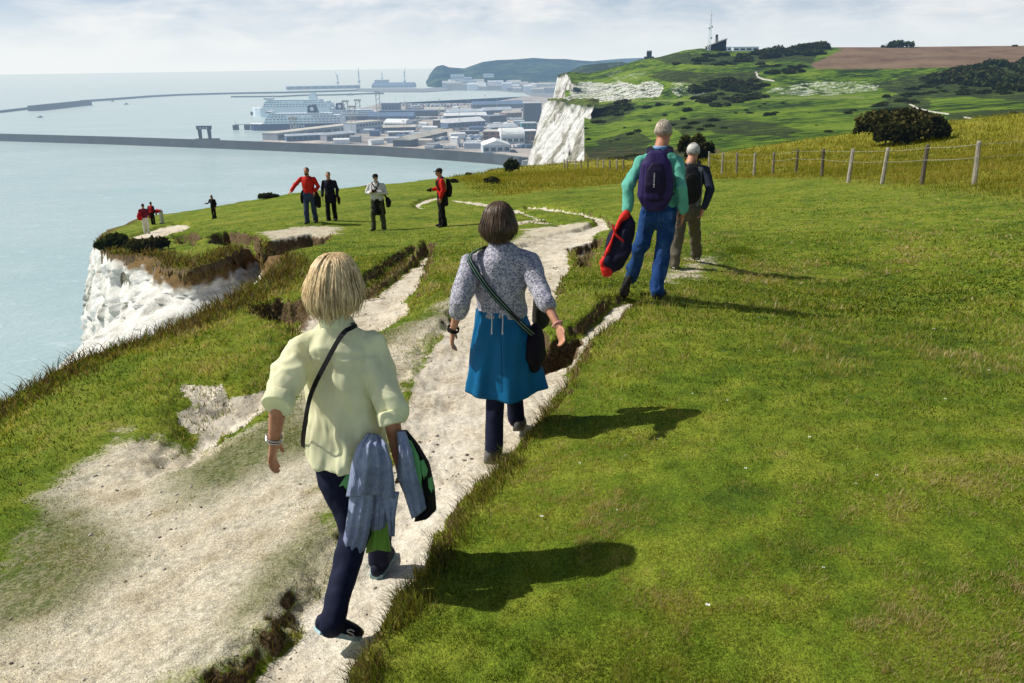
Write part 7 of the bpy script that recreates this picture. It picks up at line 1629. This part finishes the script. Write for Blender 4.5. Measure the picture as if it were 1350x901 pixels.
# ferries
def ferry(A, B, label, hullc, beam=27, hf=1.0, text=None, emblem=True, funnel_at=.66, low=False):
    d = B - A; L_ = float(np.linalg.norm(d)); root = empty('ferry', A, math.atan2(d[1], d[0])); tag(root, label, 'ferry'); b = beam / 2
    out = [(0, 0), (L_ * .05, -b * .62), (L_ * .13, -b), (L_ * .97, -b), (L_, -b * .8), (L_, b * .8), (L_ * .97, b), (L_ * .13, b), (L_ * .05, b * .62)]
    def box(nm, x0, x1, z0, z1, inset, mt, par=None, rake=0.0):
        y = b - inset; mb = MB(); mb.prism([(x0 * L_, z0), (x1 * L_, z0), (x1 * L_ - rake * .3, z1), (x0 * L_ + rake, z1)], -y, y, axis='y'); return mb.build(nm, mt, par or root)
    MB().prism(out, -1, 10.5 * hf).build('hull', hullc, root); MB().prism(out, 10.503 * hf, 11.3 * hf, taper=.985).build('rail', MH['white'], root)
    z = 11.3 * hf; st = [(.15, .985, 8, .5, 6), (.17, .95, 4, 1.5, 4), (.19, .86, 3.4, 2.5, 3)] if not low else [(.13, .98, 7, .5, 6), (.16, .90, 3.6, 1.5, 4)]
    for i, (x0, x1, h, ins, rk) in enumerate(st):
        o = box('deck_house', x0, x1, z + .003, z + h, ins, MH['sup'], None, rk); n = 2 if h > 5 else 1
        for k in range(n):
            zz = z + h * (k + .55) / n; mb = MB(); N = 20
            for j in range(N): xa = (x0 + .03) * L_ + (x1 - x0 - .06) * L_ * j / N; mb.box((xa, -(b - ins) - .12, zz - .55), (xa + (x1 - x0) * L_ / N * .62, -(b - ins) + .02, zz + .55))
            mb.build('window', MH['glass'], o)
        z += h
    w_ = box('bridge', .19, .25, z + .003, z + 3.6, -1.0, MH['white'], None, 2); MB().box((.19 * L_ - .3, -b - .8, z + 1.6), (.245 * L_, -b - 1.1, z + 2.8)).build('window', MH['glass'], w_)
    f0 = funnel_at * L_; fu = MB().prism([(f0 - 9, z), (f0 + 9, z), (f0 + 5.5, z + 13), (f0 - 7.5, z + 11.5)], -4, 4, axis='y').build('funnel', hullc, root)
    if emblem:
        mb = MB(); mb.prism([(f0 - 1 + 3.6 * math.cos(q) * (1 if k % 2 else .72), z + 6.3 + 3.6 * math.sin(q) * (1 if k % 2 else .72)) for k, q in enumerate(np.linspace(0, 2 * math.pi, 17)[:-1])], -4.25, -4.05, axis='y'); mb.build('emblem', MH['white'], fu)
    mb = MB(); mb.tube([(.27 * L_, 0, z), (.27 * L_, 0, z + 15)], [.6, .25], 6); mb.tube([(.27 * L_, -3, z + 9), (.27 * L_, 3, z + 9)], .25, 6); mb.build('mast', MH['white'], root)
    for k in range(4):
        mb = MB(); x = (.42 + .07 * k) * L_; mb.prism([(x - 4.5, z - 4.6), (x - 3.4, z - 6), (x + 3.4, z - 6), (x + 4.5, z - 4.6)], -b - .9, -b + 1.5, axis='y'); mb.build('lifeboat', MH['white'], root)
    if text:
        c = bpy.data.curves.new('lettering', 'FONT'); c.body = text; c.size = 8.6 * hf; c.extrude = .05; c.align_x = 'CENTER'; c.space_character = 1.05; o = bpy.data.objects.new('lettering', c); COL.objects.link(o)
        dg = bpy.context.evaluated_depsgraph_get(); me = bpy.data.meshes.new_from_object(o.evaluated_get(dg)); bpy.data.objects.remove(o); o = link('lettering', me, MH['white'], root, False); o.rotation_euler = (math.pi / 2, 0, 0); o.location = (L_ * .50, -b - .12, 2.6 * hf); o.scale = (1.15, 1, 1)
    return root
ferry(at_z(331, 172.2, 0), at_z(458, 170.2, 0), 'navy hulled white ferry with DFDS lettering moored nearest', MH['navy'], text='DFDS')
ferry(at_z(334, 153.6, 0), at_z(441, 153.0, 0), 'pale high sided ferry moored behind the lettered ferry', MH['sup'], 30, 1.6, None, False, .76)
ferry(at_z(422, 161.6, 0), at_z(500, 160, 0), 'navy hulled ferry with dark funnel moored to the right', MH['navy'], 26, 1.0, None, True, .36, True)
P_ = at_z(340, 151.5, 0); root = empty('link_span', P_); tag(root, 'low dark berth platform with a white hut left of the pale ferry', 'berth'); MB().box((-14, -6, -1), (22, 6, 6)).build('base', MH['steel'], root); MB().prism([(-12, 6.01), (18, 6.01), (18, 10), (-6, 9)], -4, 4, axis='y').build('hut', MH['con'], root)
for x, y, h in ((457,160,34),(466,166,30),(473,158,34),(499,147,40),(388,177,22)):
    mb = MB()
    for sx in (-4, 4): mb.tube([(sx, 0, 0), (sx, 0, h)], .9, 6)
    for q in range(4): mb.tube([(-4, 0, h * (q + .2) / 4), (4, 0, h * (q + 1) / 4)], .5, 5)
    mb.box((-6, -3, h), (6, 3, h + 3)); o = mb.build('loading_tower', MH['con']); o.location = at_z(x, y, 2); tag(o, 'lattice ramp tower beside the ferry berths', 'tower', 'ramp towers of the ferry berths')
# small craft
for x, y, k, lb in ((53,155.3,1,'tiny dark launch on the open water inside the breakwater'),(148.5,134.2,.9,'tiny launch just inside the far breakwater gap'),(166.5,138,1.1,'small launch in the outer harbour right of the breakwater gap'),(462,126,2.2,'white harbour vessel lying below the far blue shed'),(500,124.5,3,'dark dredger moored along the far pier')):
    L_ = 11 * k; root = empty('boat', at_z(x, y, 0), .2); tag(root, lb, 'boat'); MB().prism([(-L_ * .6, 0), (-L_ * .3, -L_ * .16), (L_ * .5, -L_ * .15), (L_ * .5, L_ * .15), (-L_ * .3, L_ * .16)], -.3, 1.6 * k).build('hull', MH['steel'], root); MB().prism([(-L_ * .15, 1.6 * k), (L_ * .3, 1.6 * k), (L_ * .25, 4 * k), (-L_ * .1, 4 * k)], -L_ * .1, L_ * .1, axis='y').build('cabin', MH['white' if k > 2 else 'grey'], root)
for x, y in ((521.5,132),(534,134),(607,133)):
    root = empty('yacht', at_z(x, y, 0)); tag(root, 'small yacht with bare mast moored in the inner harbour', 'yacht', 'moored yachts'); MB().prism([(-6, 0), (-2, -1.6), (5, -1.4), (5, 1.4), (-2, 1.6)], -.2, 1.2).build('hull', MH['white'], root); MB().tube([(0, 0, 1), (0, 0, 15)], .25, 6).build('mast', MH['white'], root)
# low promontory of rubble at the cliff foot and the curved harbour arm
wall_line('causeway', [(655,201),(675,202.5),(690,206),(698,212)], 7.0, 14, MH['con'], 'pale curved causeway at the foot of the chalk cliff', False)

# ================================================================== on the skyline: mast, coastguard station, castle
_far = lambda n_, c_: simple(n_, c_, .8, .2, .05, haze=(15000.0, HAZE_GLOW))
MH.update(dark=_far('station_dark', (.022, .026, .038)), steel=_far('station_steel', (.05, .055, .06)), con=_far('station_concrete', (.34, .33, .31)), wall=_far('castle_stone', (.075, .075, .085)), glass=_far('station_glass', (.06, .08, .11)))
P_ = hill_pt(934.5, 67); root = empty('radio_mast', P_); tag(root, 'tall pale lattice radio mast on the hilltop', 'mast'); H = 52 / ppm(P_)
mb = MB()
for k in range(3):
    a = 2.1 * k + .3; mb.tube([(math.cos(a) * 2.4, math.sin(a) * 2.4, -2), (math.cos(a) * 1.1, math.sin(a) * 1.1, H * .86)], .28, 5)
for j in range(14):
    z0, z1 = H * .86 * j / 14, H * .86 * (j + 1) / 14
    for k in range(3):
        a, b_2 = 2.1 * k + .3, 2.1 * (k + 1) + .3; r0, r1 = 2.4 - 1.3 * j / 14, 2.4 - 1.3 * (j + 1) / 14; mb.tube([(math.cos(a) * r0, math.sin(a) * r0, z0), (math.cos(b_2) * r1, math.sin(b_2) * r1, z1)], .16, 4)
mb.build('lattice', MH['white'], root); MB().tube([(0, 0, H * .84), (0, 0, H)], [.5, .2], 6).build('aerial', MH['white'], root)
for z, s in ((.56, 1), (.53, -1), (.30, 1)): MB().tube([(s * 1.6, -1.6, H * z), (s * 2.2, -2.4, H * z)], [1.5, 1.2], 10).build('dish', MH['grey'], root)
P_ = hill_pt(945, 67); root = empty('coastguard_station', P_); tag(root, 'dark wedge shaped lookout building with sloping roof beside the mast', 'building'); k = 1 / ppm(P_)
MB().prism([(-13 * k, -2), (12 * k, -2), (12 * k, 13 * k), (-12 * k, 4.5 * k)], 0, 14, axis='y').build('wall', MH['dark'], root); MB().prism([(-13.5 * k, 4.6 * k), (12.6 * k, 13.6 * k), (12.6 * k, 15 * k), (-13.5 * k, 5.6 * k)], -.8, 15, axis='y').build('roof', MH['con'], root)
for q in range(6): MB().box(((-9 + 3.4 * q) * k, -.2, 1.5 * k), ((-7 + 3.4 * q) * k, .1, (3.4 + 1.0 * q) * k)).build('window', MH['glass'], root)
MB().box((-1.6 * k, 3, 8.5 * k), (1.6 * k, 8, 15.5 * k)).build('turret', MH['con'], root); MB().box((-1.2 * k, 3.5, 15.6 * k), (1.2 * k, 7.5, 20 * k)).build('radar', MH['steel'], root)
for x0, x1, lb, wl in ((953.5,964,'small white hut beside the wedge shaped lookout','white'),(966.5,1000,'row of white cabins with blue shadows on the hilltop','white')):
    P_ = hill_pt((x0 + x1) / 2, 67.5); building(0, 0, 0, 4.5 / ppm(P_), 6, lb, wl, 'pale', 0, 'flat', 1, P_=P_, w=(x1 - x0) / ppm(P_))
P_ = at_d(856, 79, 1700); k = 1 / ppm(P_); root = empty('castle', P_); tag(root, 'small square castle keep on the far skyline', 'castle'); MB().box((-3 * k, 0, -5 * k), (3 * k, 6 * k, 10.5 * k)).build('keep', MH['wall'], root); MB().box((-6.2 * k, 1, -5 * k), (6.2 * k, 6 * k, 4 * k)).build('wall', MH['wall'], root); mb = MB()
for q in (-2.4, -.8, .8, 2.4): mb.box(((q - .45) * k, .1, 10.5 * k), ((q + .45) * k, 1.2 * k, 11.5 * k))
mb.build('battlement', MH['wall'], root)
P_ = hill_pt(978, 66)
